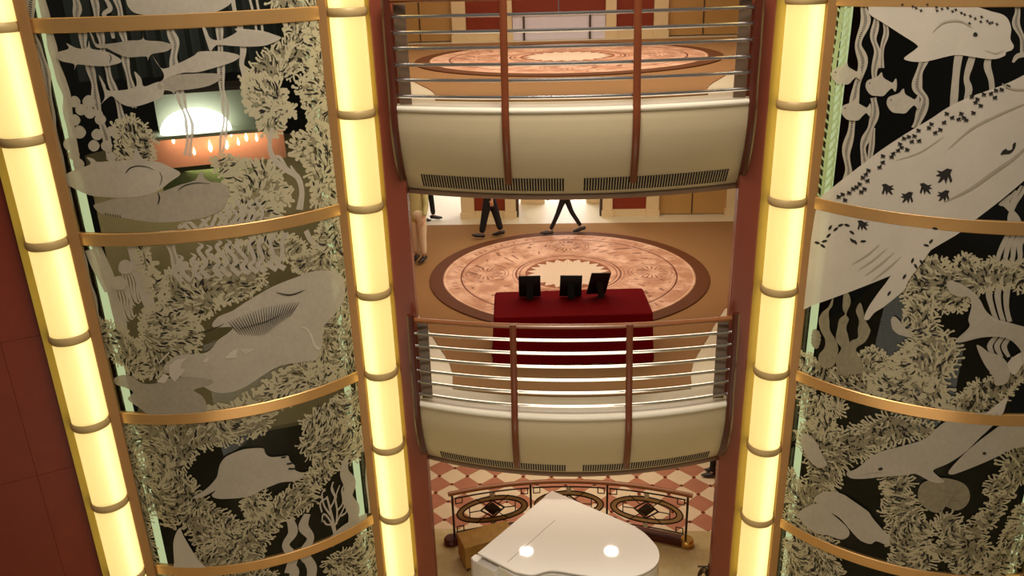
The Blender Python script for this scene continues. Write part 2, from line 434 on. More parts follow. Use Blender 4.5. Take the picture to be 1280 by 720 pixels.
wall_run(H, [(-7.5, -3.7, 'wall'), (-3.7, -2.30, 'door'), (-2.30, -2.01, 'pil'), (-2.01, -1.27, 'red'), (-1.27, -1.03, 'pil'), (.93, 1.15, 'pil'), (1.15, 1.93, 'red'), (1.93, 2.22, 'pil'), (2.22, 3.71, 'door'), (3.71, 3.86, 'pil'), (3.86, 7.5, 'wall')], 'upper')
# the bright passage seen through the openings of the middle deck
struct('wall_far', MB().span(-7.5, 7.5, 22.6, 22.8, 0, 3.5), 'lilac_wall')
for x0, x1, i in ((-1.0, -.42, 1), (.58, .90, 2)):
    m = MB().span(x0, x1, 19.4, 19.6, .0, 3.4); struct('wall_passage_%d' % i, m, 'pilaster_cream')
for x in (-1.03, .88):
    m = MB().span(x - .03, x + .03, 18.3, 18.5, 0, 3.4); struct('trim_opening_%s' % ('left' if x < 0 else 'right'), m, 'frame_dark')
# the low console in the middle of the upper back wall
t_ = thing('console_cabinet', (-.05, 18.35, H), 'grey console front below the red panels of the upper back wall', 'cabinet')
obj('cabinet_body', MB().span(-1.02, .92, 18.2, 18.6, H, H + .50), 'lilac_wall', t_, bevel=.01)
obj('cabinet_top', MB().span(-1.03, .93, 18.17, 18.6, H + .50, H + .55), 'white_stone', t_)
for x in (-.78, .60): obj('cabinet_post', MB().span(x - .02, x + .02, 18.16, 18.2, H, H + .50), 'frame_dark', t_)
m = MB().span(-1.03, -.06, 18.36, 18.6, H + .55, H + 3.45); m.span(-.04, .93, 18.36, 18.6, H + .55, H + 3.45); struct('wall_panel_upper_centre', m, 'door_red')
struct('wall_ground', MB().span(-9, 9, 20.5, 20.8, G, -.4), 'wall_cream')

# ------------------------------------------------------------------ pillars
for x0, x1, side in ((-2.22, -1.95, 'left'), (2.09, 2.36, 'right')):
    m = MB().span(x0, x1, 9.86, 10.06, G, 8)
    s = 1 if side == 'left' else -1
    o = tag(obj('pillar', m, 'pillar_red', bevel=.02), 'red-brown pillar carrying the %s ends of the balconies' % side, 'pillar')
# ------------------------------------------------------------------ the light columns
def lamp_column(ax, glass_dir, plate_dir, label):
    x, y = ax; gd = Vector((*glass_dir, 0)).normalized(); fd = Vector((gd.y, -gd.x, 0))
    if fd.y > 0: fd = -fd
    ang = atan2(gd.y, gd.x)
    r = thing('light_column', (x, y, G), label, 'lamp', None)
    pc = Vector((x, y, 0)) - gd * .035 - fd * .10
    obj('back_plate', MB().box((pc.x, pc.y, (G + 8) / 2), (.56, .03, 8 - G), ang), 'gold_plate', r, bevel=.005)
    pp = Vector((x, y, 0)) + gd * (RLAMP + .075)
    obj('frame_post', MB().box((pp.x, pp.y, (G + 8) / 2), (.115, .16, 8 - G), ang), 'bronze_post', r, bevel=.012)
    zt = [8.0] + [RZ - k * RING for k in range(-2, 8)] + [G]
    cp = Vector((x, y, 0)) + gd * .085 + fd * .085
    for a, b in zip(zt, zt[1:]):
        if a - b < .1: continue
        obj('lamp_shade', MB().lathe([(RLAMP * .9, a - .02), (RLAMP, a - .05), (RLAMP, b + .05), (RLAMP * .9, b + .02)], (x, y, 0), 32), 'lamp_shade', r, True)
    obj('tube_light', MB().lathe([(.045, 7.9), (.045, G + .1)], (cp.x, cp.y, 0), 16), 'lamp_core', r, True)
    for z in zt[1:-1]:
        obj('ring', MB().lathe([(RLAMP - .04, z - .05), (RLAMP + .008, z - .05), (RLAMP + .024, z - .025), (RLAMP + .024, z + .025), (RLAMP + .008, z + .05), (RLAMP - .04, z + .05)], (x, y, 0), 32), 'ring_bronze', r, True)
    return r
D = Vector((.9283, .3719))
lamp_column(IL, (-1, -.25), 0, 'glowing ringed light column between the left glass tower and the balconies')
lamp_column(IR, (1, -.25), 0, 'glowing ringed light column between the balconies and the right glass tower')
lamp_column(OL, D, 0, 'glowing ringed light column at the far left beside the dark red wall')
lamp_column(OR, (-D.x, D.y), 0, 'glowing ringed light column past the right glass tower, barely in the lower right corner')
# red wall left of the left tower
wd = Vector((-.86, -.51)); w0 = Vector(OL) + Vector((-.27, .12))
def wpt(s, off): 
    n_ = Vector((.51, -.86)); p = w0 + wd * s + n_ * off; return p.x, p.y
m = MB(); m.prism([wpt(0, 0), wpt(5, 0), wpt(5, -.2), wpt(0, -.2)], G, 8); struct('wall_left', m, 'red_panel')
hs = [-3.9, -2.1, -.3, 1.5, 3.3, 5.1, 6.9]; k = 0
for a, b in zip(hs, hs[1:]):
    for s0, s1 in ((.001, .55), (.552, 1.6), (1.602, 2.65), (2.652, 3.7)):
        k += 1; m = MB(); m.prism([wpt(s0, .0), wpt(s1, .0), wpt(s1, .02), wpt(s0, .02)], a + .001, b - .001); struct('wall_left_panel_%d' % k, m, 'red_panel', bevel=.003)

# ------------------------------------------------------------------ draped table and boards
TR = Matrix.Rotation(radians(3.2), 3, 'Z')
def tp_(x, y, z): p = TR @ Vector((x, y, 0)); return (.09 + p.x, 11.27 + p.y, z)
t_ = thing('draped_table', (.09, 11.27, .012), 'long table under a dark red floor-length cloth behind the lower balcony rails', 'table')
HX, HY = 1.12, .50
def ring_(ex, z, wav):
    out = []; per = []
    n = 30
    for i in range(n): per.append((-HX + 2 * HX * i / n, -HY, 0, -1))
    for i in range(14): per.append((HX, -HY + 2 * HY * i / 14, 1, 0))
    for i in range(n): per.append((HX - 2 * HX * i / n, HY, 0, 1))
    for i in range(14): per.append((-HX, HY - 2 * HY * i / 14, -1, 0))
    L = 0
    for i, (x, y, nx, ny) in enumerate(per):
        e = ex + wav * (sin(i * 1.9) + .6 * sin(i * 1.13 + 1))
        cx_, cy_ = max(-HX + .04, min(HX - .04, x)), max(-HY + .04, min(HY - .04, y))
        dx, dy = x - cx_, y - cy_; l = hypot(dx, dy) or 1
        out.append(tp_(cx_ + dx / l * (.04 + e), cy_ + dy / l * (.04 + e), z))
    return out
rows = [ring_(0.01 - .03, .765, 0), ring_(.0, .76, 0), ring_(.008, .745, 0), ring_(.012, .68, .003), ring_(.02, .5, .008), ring_(.03, .25, .014), ring_(.045, .03, .02)]
rows = [r_ + [r_[0]] for r_ in rows]
m = MB().grid(rows); n0 = len(m.v)
m.f.append(tuple(range(len(rows[0]) - 1)))
obj('tablecloth', m, 'red_cloth', t_, True)
m = MB()
for a in (-1, 1):
    for b in (-1, 1): m = MB().tube([tp_(a * 1.0, b * .38, .72), tp_(a * 1.0, b * .38, .015)], .018); obj('leg', m, 'iron', t_)
obj('tabletop', MB().prism([tp_(-1.1, -.48, 0)[:2], tp_(1.1, -.48, 0)[:2], tp_(1.1, .48, 0)[:2], tp_(-1.1, .48, 0)[:2]], .72, .74), 'brown_wood', t_)
def board(x, y, yaw, lean, roll, label, zb=.768):
    r = thing('display_board', (x, y, zb), label, 'sign', None)
    M = Matrix.Rotation(radians(yaw), 3, 'Z') @ Matrix.Rotation(radians(roll), 3, 'Y') @ Matrix.Rotation(radians(lean), 3, 'X')
    m = MB().box((x, y, zb + .178), (.325, .018, .35), M=M); obj('board', m, 'black_card', r, bevel=.004)
    M2 = Matrix.Rotation(radians(yaw), 3, 'Z') @ Matrix.Rotation(radians(-22), 3, 'X')
    off = M @ Vector((0, -.055, 0)); m = MB().box((x + off.x, y + off.y, .768 + .125), (.10, .012, .25), M=M2); obj('easel_strut', m, 'black_card', r)
board(-.52, 11.47, 2, 8, 0, 'left black display board standing upright on the red table')
board(.09, 11.47, 3, 8, 2, 'middle black display board standing upright on the red table')
board(.50, 11.50, 26, 10, 9, 'right black display board, the slanted one on the red table', .792)

# ------------------------------------------------------------------ ground floor: piano, bench, railing
PA = Vector((-.231, 11.786)); E1 = Vector((-.571, -.821)); E2 = Vector((.821, -.571))
def pp_(a, b): q = PA + E1 * a + E2 * b; return (q.x, q.y)
bent = catmull([(1.96, .72), (1.86, .96), (1.62, 1.14), (1.46, 1.50), (1.26, 1.93), (.95, 2.22), (.60, 2.31), (.30, 2.17), (.10, 1.86), (.02, 1.60)], 6)
lid = [(0, 0), (1.96, 0)] + bent
case = [(-.03, -.12), (2.0, -.12), (2.05, -.02), (2.03, .3)] + [(a + .05 * (1 if a > .8 else -.2), b + .02) for a, b in bent] + [(-.03, 1.5)]
r = thing('grand_piano', (pp_(.9, 1.0)[0], pp_(.9, 1.0)[1], G + .004), 'glossy white grand piano with closed lid on the ground floor', 'piano')
zl = G + 1.0
obj('case', MB().prism([pp_(a, b) for a, b in [(.0, .40), (1.96, .40)] + [(a + (.03 if a > 1 else 0), b) for a, b in bent]], G + .62, zl - .02), 'piano_white', r, bevel=.008)
o = obj('lid', MB().prism([pp_(a, b) for a, b in lid], zl, zl + .03), 'piano_white', r, bevel=.006)
for b in (.25, 1.0, 1.75): pass
hb = MB().prism([pp_(.62, .4955), pp_(1.86, .4955), pp_(1.86, .5045), pp_(.62, .5045)], zl + .02, zl + .0308); obj('lid_hinge', hb, 'seam_grey', r)
for a0, a1 in ((-.03, .12), (1.88, 2.05)):
    arc = [(a0, .40), (a0, -.02), (a0 + .03, -.09), (a1 - .03, -.09), (a1, -.02), (a1, .40)]
    obj('key_cheek', MB().prism([pp_(a, b) for a, b in arc], G + .60, zl - .06), 'piano_white', r, bevel=.015)
obj('key_bed', MB().prism([pp_(.12, -.06), pp_(1.88, -.06), pp_(1.88, .4), pp_(.12, .4)], G + .58, G + .66), 'piano_white', r)
obj('keyboard', MB().prism([pp_(.14, -.04), pp_(1.86, -.04), pp_(1.86, .14), pp_(.14, .14)], G + .66, G + .68), 'key_ivory', r)
for a, b in ((.2, .25), (1.76, .25), (.65, 1.95)):
    x, y = pp_(a, b); obj('leg', MB().lathe([(.001, .62), (.085, .62), (.08, .5), (.05, .12), (.06, .05), (.04, .004), (.001, .004)], (x, y, G), 16), 'piano_white', r, True)
x, y = pp_(1.0, .45); obj('pedal_lyre', MB().box((x, y, G + .33), (.3, .06, .58), atan2(E1.y, E1.x)), 'piano_white', r, bevel=.01)
# bench
br = radians(24); bx, by_ = -1.33, 11.33
r = thing('piano_bench', (bx, by_, G + .004), 'gold upholstered bench beside the white piano', 'bench')
obj('seat', MB().box((bx, by_, G + .435), (.90, .44, .11), br), 'bench_gold', r, True, bevel=.03)
obj('skirt', MB().box((bx, by_, G + .225), (.88, .42, .33), br), 'bench_gold', r, bevel=.008)
for a in (-1, 1):
    for b in (-1, 1):
        p = Matrix.Rotation(br, 3, 'Z') @ Vector((a * .40, b * .18, 0)); obj('leg', MB().tube([(bx + p.x, by_ + p.y, G + .10), (bx + p.x, by_ + p.y, G + .004)], [.028, .02]), 'dark_wood', r)
# wrought-iron railing
def ry(x): return 12.10 - .40 * ((x - .06) / 2.04) ** 2
def rail_panels(r, x0, x1, n, yf):
    def pt(x, z): return (x, yf(x), G + z)
    def line(a, b, rad, mat='iron', nm='iron_bar', k=8, par=None):
        return MB().tube([pt(a[0] + (b[0] - a[0]) * i / k, a[1] + (b[1] - a[1]) * i / k) for i in range(k + 1)], rad, 6)
    W = (x1 - x0) / n
    for i in range(n):
        a = x0 + i * W + .03; b = a + W - .06; cx_ = (a + b) / 2; cz = .545; hw = (b - a) / 2
        m = MB()
        for z in (.20, .89): m.add(*(lambda q: (q.v, q.f))(line((a, z), (b, z), .014)))
        for s in (-1, 1):
            for z in (.20 + .055, .89 - .055):
                xx = cx_ + s * (hw - .075)
                for (p, q) in (((xx - .055, z - .055), (xx + .055, z - .055)), ((xx + .055, z - .055), (xx + .055, z + .055)), ((xx + .055, z + .055), (xx - .055, z + .055)), ((xx - .055, z + .055), (xx - .055, z - .055))):
                    m.add(*(lambda q_: (q_.v, q_.f))(line(p, q, .010, k=2)))
        for rx, rz in ((hw - .03, .26), (hw - .13, .175)):
            m.tube([pt(cx_ + rx * cos(2 * pi * k / 40), cz + rz * sin(2 * pi * k / 40)) for k in range(41)], .013, 6)
        dm = [(cx_ - .2, cz), (cx_, cz + .17), (cx_ + .2, cz), (cx_, cz - .17), (cx_ - .2, cz)]
        for p, q in zip(dm, dm[1:]): m.add(*(lambda q_: (q_.v, q_.f))(line(p, q, .016, k=3)))
        for s in (-1, 1):
            m.add(*(lambda q_: (q_.v, q_.f))(line((cx_ + s * .2, cz), (cx_ + s * (hw - .24), cz), .010, k=3)))
            m.add(*(lambda q_: (q_.v, q_.f))(line((cx_ + s * (hw - .24), cz - .1), (cx_ + s * (hw - .24), cz + .1), .010, k=3)))
            for u in (-1, 1): m.add(*(lambda q_: (q_.v, q_.f))(line((cx_ + s * .1, cz + u * .09), (cx_ + s * .28, cz + u * .25), .009, k=3)))
        pn = obj('iron_panel', m, 'iron', r, True)
        fl = MB().grid([[(cx_ + rx * cos(2 * pi * k / 40), yf(cx_ + rx * cos(2 * pi * k / 40)) + .002, G + cz + rz * sin(2 * pi * k / 40)) for k in range(41)] for rx, rz in ((hw - .04, .25), (hw - .12, .185))]); obj('oval_band', fl, 'bronze_fill', pn, True)
        d = MB(); y = yf(cx_); d.add([(cx_ - .15, y, G + cz), (cx_, y, G + cz + .14), (cx_ + .15, y, G + cz), (cx_, y, G + cz - .14), (cx_, y - .025, G + cz), (cx_, y + .025, G + cz)], [(0, 1, 4), (1, 2, 4), (2, 3, 4), (3, 0, 4), (1, 0, 5), (2, 1, 5), (3, 2, 5), (0, 3, 5)])
        obj('diamond_boss', d, 'iron', pn)
        for z in (cz + .30, cz - .30):
            d = MB().tube([(cx_, yf(cx_) - .03, G + z), (cx_, yf(cx_) + .03, G + z)], .045, 14); obj('boss', d, 'iron_ring', pn, True)
    for i in range(n + 1):
        x = x0 + i * W; obj('post', MB().box((x, yf(x), G + .53), (.035, .035, .92)), 'iron', r)
r = thing('iron_railing', (.06, 12.0, G + .004), 'curved wrought-iron railing with wooden handrail behind the white piano', 'railing')
xs = [-1.98 + 4.08 * i / 32 for i in range(33)]
obj('handrail', MB().tube([(x, ry(x), G + 1.0) for x in xs], .05, 10, flat=.7), 'handrail_wood', r, True)
rail_panels(r, -1.92, 2.03, 3, ry)
xs = [-1.98 + 4.02 * i / 32 for i in range(33)]
obj('plinth', MB().grid([[(x, ry(x) + a, G + b) for x in xs] for a, b in ((-.11, .004), (-.11, .09), (-.085, .115), (.085, .115), (.11, .09), (.11, .004))]), 'dark_wood', r, True)
obj('plinth_end', MB().lathe([(.001, .12), (.10, .12), (.125, .09), (.125, .004)], (-1.98, ry(-1.98), G), 24), 'dark_wood', r, True)
obj('plinth_cap', MB().lathe([(.001, .125), (.10, .125), (.12, .09), (.12, .004)], (2.05, ry(2.05), G), 24), 'brass', r, True)
# the bit of a second railing at the right pillar
r = thing('scroll_railing', (2.05, 10.05, G + .004), 'end of a dark iron scroll railing at the foot of the right pillar', 'railing')
obj('post', MB().tube([(2.10, 10.05, G + .004), (2.10, 10.05, G + .98)], .022, 8), 'iron', r)
m = MB()
sc_pts = [(2.02 + .085 * cos(t_ / 12 * 2 * pi) * (1 - t_ / 60), 10.05, G + .72 + .2 * sin(t_ / 12 * 2 * pi) * (1 - t_ / 60)) for t_ in range(0, 30)]
m.tube(sc_pts, .013, 6); m.tube([(2.10, 10.05, G + .45), (2.0, 10.05, G + .45), (1.95, 10.05, G + .30), (2.0, 10.05, G + .12), (2.1, 10.05, G + .12)], .013, 6); obj('scroll', m, 'iron', r, True)
obj('top_bar', MB().tube([(2.10, 10.05, G + .93), (1.93, 10.05, G + .93)], .014, 6), 'iron', r)
ART={'L':[('etched_fish','p',[(-0.472,5.28),(-0.476,5.173),(-0.46,5.096),(-0.393,5.04),(-0.183,5.008),(0.203,4.991),(0.47,5.066),(0.548,5.15),(0.53,5.245)],1,3,'e',None),
('etched_kelp','l',[(-1.429,5.276),(-1.512,5.046),(-1.529,4.85),(-1.495,4.691),(-1.471,4.529),(-1.486,4.366),(-1.524,4.116),(-1.541,3.903),(-1.55,3.643),(-1.547,3.423),(-1.556,3.152),(-1.576,2.875),(-1.574,2.678)],0.091,1,'e',None),
('etched_kelp','r',[(-1.338,5.274),(-1.331,5.059),(-1.329,4.887),(-1.333,4.729),(-1.333,4.585),(-1.313,4.406),(-1.289,4.241),(-1.321,4.075),(-1.325,3.905),(-1.34,3.647),(-1.355,3.427)],[0.074,0.102,0.084,0.112,0.084,0.112,0.093,0.112,0.093,0.093,0.074],1,'e',None),
('etched_kelp','l',[(-0.98,5.265),(-0.969,5.127),(-1.001,5.02),(-0.974,4.88),(-0.989,4.738),(-0.969,4.522),(-0.961,4.36),(-0.979,4.195),(-0.972,3.986),(-0.948,3.773),(-0.967,3.557)],0.076,1,'e',None),
('etched_kelp','l',[(-0.795,5.259),(-0.784,5.122),(-0.803,4.953),(-0.792,4.812),(-0.803,4.678),(-0.79,4.541),(-0.787,4.395),(-0.754,4.23),(-0.745,4.021),(-0.728,3.851),(-0.744,3.637)],0.065,1,'e',None),
('etched_kelp','r',[(-0.685,5.218),(-0.645,5.102),(-0.72,5.043),(-0.676,4.949),(-0.672,4.808)],[0.031,0.047,0.039,0.055,0.031],1,'e',None),
('etched_kelp','l',[(-0.585,5.253),(-0.555,5.084),(-0.574,4.906),(-0.564,4.749),(-0.594,4.59),(-0.593,4.429),(-0.584,4.265),(-0.598,4.099)],0.063,1,'e',None),
('etched_kelp','l',[(-0.083,5.236),(-0.089,5.067),(-0.107,4.863),(-0.083,4.727),(-0.125,4.568),(-0.12,4.404),(-0.116,4.239),(-0.107,4.096),(-0.078,3.923),(-0.097,3.753),(-0.153,3.556)],0.079,1,'e',None),
('etched_kelp','l',[(0.369,5.141),(0.379,4.942),(0.365,4.742),(0.339,4.514),(0.31,4.265),(0.315,4.078),(0.298,3.907),(0.245,3.72),(0.205,3.565)],0.065,1,'e',None),
('etched_kelp','r',[(0.555,5.197),(0.557,5.038),(0.588,4.907),(0.584,4.769),(0.589,4.628),(0.551,4.481),(0.567,4.353),(0.523,4.23)],[0.05,0.042,0.067,0.059,0.067,0.05,0.067,0.042],1,'e',None),
('etched_kelp','r',[(0.727,5.166),(0.744,5.044),(0.755,4.881),(0.759,4.782)],0.026,1,'e',None),
('etched_kelp','r',[(0.804,5.163),(0.811,5.025),(0.825,4.877),(0.82,4.778)],0.026,1,'e',None),
('etched_fish','p',[(-1.31,4.676),(-1.149,4.719),(-1.155,4.774),(-1.065,4.727),(-0.956,4.719),(-0.916,4.795),(-0.91,4.718),(-0.806,4.695),(-0.722,4.663),(-0.63,4.592),(-0.682,4.556),(-0.839,4.539),(-1.039,4.559),(-1.095,4.56),(-1.131,4.512),(-1.126,4.568),(-1.26,4.601)],1,4,'e',None),
('etched_fish','p',[(-0.894,4.897),(-0.863,4.83),(-0.839,4.76),(-0.656,4.764),(-0.534,4.782),(-0.394,4.788),(-0.371,4.857),(-0.365,4.783),(-0.216,4.761),(-0.113,4.718),(-0.174,4.661),(-0.325,4.639),(-0.372,4.581),(-0.387,4.619),(-0.565,4.619),(-0.675,4.668),(-0.756,4.716),(-0.86,4.734)],1,3,'f',None),
('etched_fish','p',[(-0.32,4.624),(-0.273,4.515),(-0.218,4.489),(-0.077,4.535),(0.082,4.602),(0.132,4.637),(0.253,4.637),(0.403,4.619),(0.537,4.571),(0.465,4.514),(0.241,4.46),(0.085,4.432),(-0.064,4.434),(-0.22,4.39),(-0.269,4.362),(-0.242,4.437)],1,4,'e',None),
('etched_fish','p',[(0.204,4.904),(0.241,4.857),(0.272,4.765),(0.375,4.744),(0.54,4.81),(0.53,4.848),(0.67,4.832),(0.815,4.808),(0.944,4.76),(1.017,4.716),(0.844,4.657),(0.661,4.655),(0.473,4.676),(0.322,4.693),(0.253,4.637),(0.232,4.699)],1,4,'e',None),
('etched_fish','p',[(-0.284,4.363),(-0.126,4.415),(0.053,4.419),(0.278,4.403),(0.317,4.353),(0.184,4.285),(-0.017,4.26),(-0.153,4.254),(-0.189,4.17),(-0.191,4.249),(-0.327,4.288)],1,3,'f',None),
('etched_fish','p',[(-0.888,4.449),(-0.845,4.356),(-0.827,4.294),(-0.688,4.289),(-0.547,4.314),(-0.521,4.375),(-0.525,4.474),(-0.471,4.403),(-0.456,4.318),(-0.315,4.357),(-0.26,4.33),(-0.295,4.208),(-0.425,4.153),(-0.599,4.115),(-0.715,4.151),(-0.793,4.231),(-0.861,4.203),(-0.945,4.143),(-0.87,4.234)],1,3,'e',None),
('etched_seaweed','p',[(-1.149,4.182),(-1.184,4.136),(-1.238,4.124),(-1.276,4.154),(-1.271,4.201),(-1.217,4.241),(-1.169,4.229)],1,2,'e','bub'),
('etched_seaweed','p',[(-1.097,4.098),(-1.132,4.051),(-1.185,4.04),(-1.223,4.07),(-1.218,4.117),(-1.164,4.157),(-1.117,4.145)],1,2,'e','bub'),
('etched_seaweed','p',[(-0.983,4.179),(-1.022,4.126),(-1.081,4.114),(-1.123,4.148),(-1.118,4.201),(-1.058,4.247),(-1.006,4.232)],1,2,'e','bub'),
('etched_seaweed','p',[(-1.008,4.063),(-1.042,4.016),(-1.094,4.005),(-1.131,4.035),(-1.127,4.082),(-1.074,4.122),(-1.028,4.11)],1,2,'e','bub'),
('etched_seaweed','p',[(-1.193,3.99),(-1.23,3.942),(-1.284,3.931),(-1.323,3.961),(-1.318,4.008),(-1.263,4.049),(-1.214,4.037)],1,2,'e','bub'),
('etched_seaweed','p',[(-0.911,3.993),(-0.944,3.947),(-0.995,3.936),(-1.031,3.966),(-1.027,4.013),(-0.976,4.054),(-0.931,4.041)],1,2,'e','bub'),
('etched_seaweed','p',[(-1.159,3.862),(-1.201,3.807),(-1.263,3.794),(-1.307,3.828),(-1.302,3.883),(-1.238,3.931),(-1.183,3.917)],1,2,'e','bub'),
('etched_seaweed','p',[(-0.979,3.834),(-1.013,3.786),(-1.065,3.775),(-1.102,3.806),(-1.098,3.854),(-1.045,3.894),(-0.999,3.882)],1,2,'e','bub'),
('etched_seaweed','p',[(-1.039,3.715),(-1.075,3.667),(-1.128,3.655),(-1.165,3.686),(-1.161,3.734),(-1.107,3.776),(-1.06,3.763)],1,2,'e','bub'),
('etched_seaweed','p',[(-0.835,3.864),(-0.863,3.824),(-0.906,3.815),(-0.937,3.841),(-0.934,3.882),(-0.891,3.916),(-0.852,3.905)],1,2,'e','bub'),
('etched_seaweed','p',[(-0.783,3.828),(-0.811,3.788),(-0.854,3.779),(-0.884,3.806),(-0.881,3.846),(-0.838,3.881),(-0.8,3.869)],1,2,'e','bub'),
('etched_seaweed','p',[(-0.9,3.711),(-0.934,3.664),(-0.985,3.653),(-1.022,3.684),(-1.018,3.732),(-0.966,3.773),(-0.92,3.76)],1,2,'e','bub'),
('etched_seaweed','p',[(-1.3,3.734),(-1.344,3.678),(-1.41,3.663),(-1.456,3.697),(-1.45,3.753),(-1.383,3.802),(-1.325,3.789)],1,2,'e','bub'),
('etched_seaweed','p',[(-1.289,3.621),(-1.328,3.572),(-1.385,3.559),(-1.426,3.589),(-1.42,3.638),(-1.361,3.681),(-1.311,3.669)],1,2,'e','bub'),
('etched_seaweed','p',[(-1.257,3.516),(-1.295,3.466),(-1.352,3.453),(-1.393,3.484),(-1.387,3.533),(-1.329,3.577),(-1.279,3.565)],1,2,'e','bub'),
('etched_seaweed','p',[(-0.882,3.59),(-0.911,3.549),(-0.955,3.539),(-0.986,3.566),(-0.982,3.608),(-0.938,3.643),(-0.899,3.632)],1,2,'e','bub'),
('etched_seaweed','p',[(-0.933,4.052),(-0.957,4.019),(-0.993,4.012),(-1.019,4.033),(-1.016,4.067),(-0.979,4.095),(-0.947,4.086)],1,2,'e','bub'),
('etched_coral','m',[(-0.82,3.897),(-0.646,3.975),(-0.506,3.841),(-0.496,3.668),(-0.56,3.497),(-0.73,3.532),(-0.851,3.571),(-0.82,3.726)],0.033,2,'c',None),
('etched_fish','p',[(-1.547,3.372),(-1.37,3.46),(-1.178,3.518),(-1.205,3.592),(-1.131,3.576),(-1.088,3.542),(-0.903,3.555),(-0.725,3.557),(-0.654,3.685),(-0.6,3.552),(-0.45,3.518),(-0.324,3.443),(-0.25,3.371),(-0.364,3.296),(-0.505,3.205),(-0.673,3.155),(-0.837,3.145),(-1.07,3.15),(-1.275,3.176),(-1.424,3.241),(-1.524,3.297)],1,5,'e',None),
('etched_fish','p',[(-1.247,3.06),(-1.097,3.103),(-0.953,3.143),(-0.756,3.145),(-0.573,3.178),(-0.444,3.195),(-0.278,3.25),(-0.116,3.286),(-0.038,3.379),(0.008,3.273),(0.159,3.222),(0.228,3.145),(0.197,3.045),(0.116,2.934),(-0.005,2.879),(-0.152,2.852),(-0.377,2.839),(-0.6,2.846),(-0.789,2.881),(-0.965,2.921),(-1.096,2.949),(-1.195,2.975)],1,4,'f',None),
('etched_coral','m',[(1.009,5.211),(1.847,5.178),(1.871,4.985),(1.587,4.932),(1.648,4.692),(1.538,4.345),(1.59,4.112),(1.492,4.014),(1.313,4.101),(1.248,4.402),(1.151,4.297),(1.057,4.333),(0.909,4.304),(0.776,4.205),(0.605,4.256),(0.584,4.352),(0.708,4.485),(0.829,4.585),(1.024,4.654),(1.143,4.815),(1.005,4.99)],0.05,2,'c',None),
('etched_coral','m',[(1.383,4.841),(1.579,4.88),(1.546,4.479),(1.56,4.162),(1.563,3.744),(1.498,3.276),(1.509,2.718),(1.234,2.781),(1.192,3.044),(1.16,3.29),(1.016,3.455),(1.014,3.585),(1.144,3.64),(1.279,3.693),(1.204,4.087),(1.159,4.208),(1.336,4.269),(1.411,4.492)],0.054,3,'c',None),
('etched_coral','m',[(0.597,4.325),(0.86,4.283),(0.957,4.169),(0.995,4.023),(1.048,3.909),(0.913,3.854),(0.828,3.712),(0.718,3.727),(0.645,3.913),(0.556,4.037)],0.046,2,'c',None),
('etched_coral','r',[(0.788,3.763),(0.738,3.607),(0.733,3.498),(0.782,3.381),(0.892,3.27),(1.017,3.154),(1.044,2.976),(0.987,2.774)],[0.048,0.048,0.058,0.067,0.067,0.067,0.067,0.087],3,'e',None),
('etched_coral','r',[(0.892,3.27),(0.835,3.419),(0.771,3.438)],[0.047,0.038,0.028],3,'e',None),
('etched_coral','r',[(1.017,3.154),(0.947,3.308)],[0.05,0.02],3,'e',None),
('etched_coral','m',[(0.286,3.359),(0.554,3.396),(0.766,3.263),(0.81,3.096),(0.89,2.957),(0.782,2.882),(0.697,2.753),(0.725,2.602),(0.269,2.634),(0.147,2.7),(0.135,2.918),(0.311,3.052),(0.245,3.2)],0.045,2,'c',None),
('etched_coral','m',[(0.118,3.486),(0.29,3.502),(0.38,3.41),(0.332,3.316),(0.182,3.353)],0.034,2,'c',None),
('etched_anemone','r',[(-0.24,2.7),(-0.289,2.771),(-0.294,2.79),(-0.366,2.768),(-0.341,2.813)],[0.042,0.042,0.034,0.034,0.008],4,'e','an1'),
('etched_anemone','r',[(-0.156,2.697),(-0.205,2.762),(-0.247,2.818),(-0.313,2.829),(-0.289,2.873)],[0.042,0.042,0.034,0.034,0.008],4,'e','an1'),
('etched_anemone','r',[(-0.087,2.695),(-0.138,2.755),(-0.028,2.859),(-0.084,2.936),(-0.061,2.979)],[0.042,0.042,0.034,0.034,0.008],4,'e','an1'),
('etched_anemone','r',[(-0.019,2.692),(-0.071,2.747),(-0.108,2.836),(-0.169,2.88),(-0.146,2.924)],[0.042,0.042,0.034,0.034,0.008],4,'e','an1'),
('etched_anemone','r',[(0.032,2.691),(-0.02,2.741),(0.043,2.879),(-0.009,2.983),(0.014,3.026)],[0.042,0.042,0.034,0.034,0.008],4,'e','an1'),
('etched_anemone','r',[(0.101,2.688),(0.047,2.733),(0.115,2.841),(0.058,2.919),(0.082,2.962)],[0.043,0.043,0.034,0.034,0.009],4,'e','an1'),
('etched_anemone','r',[(0.162,2.685),(0.107,2.725),(0.18,2.87),(0.128,2.984),(0.151,3.028)],[0.043,0.043,0.034,0.034,0.009],4,'e','an1'),
('etched_anemone','r',[(0.223,2.681),(0.166,2.716),(0.263,2.839),(0.207,2.937),(0.231,2.98)],[0.043,0.043,0.035,0.035,0.009],4,'e','an1'),
('etched_anemone','r',[(0.31,2.674),(0.252,2.704),(0.336,2.857),(0.283,2.982),(0.307,3.025)],[0.044,0.044,0.035,0.035,0.009],4,'e','an1'),
('etched_anemone','r',[(0.381,2.668),(0.322,2.693),(0.402,2.818),(0.344,2.917),(0.368,2.96)],[0.044,0.044,0.035,0.035,0.009],4,'e','an1'),
('etched_anemone','r',[(0.452,2.662),(0.392,2.682),(0.466,2.827),(0.411,2.944),(0.434,2.988)],[0.045,0.045,0.036,0.036,0.009],4,'e','an1'),
('etched_anemone','r',[(0.543,2.652),(0.48,2.667),(0.549,2.832),(0.495,2.969),(0.519,3.012)],[0.045,0.045,0.036,0.036,0.009],4,'e','an1'),
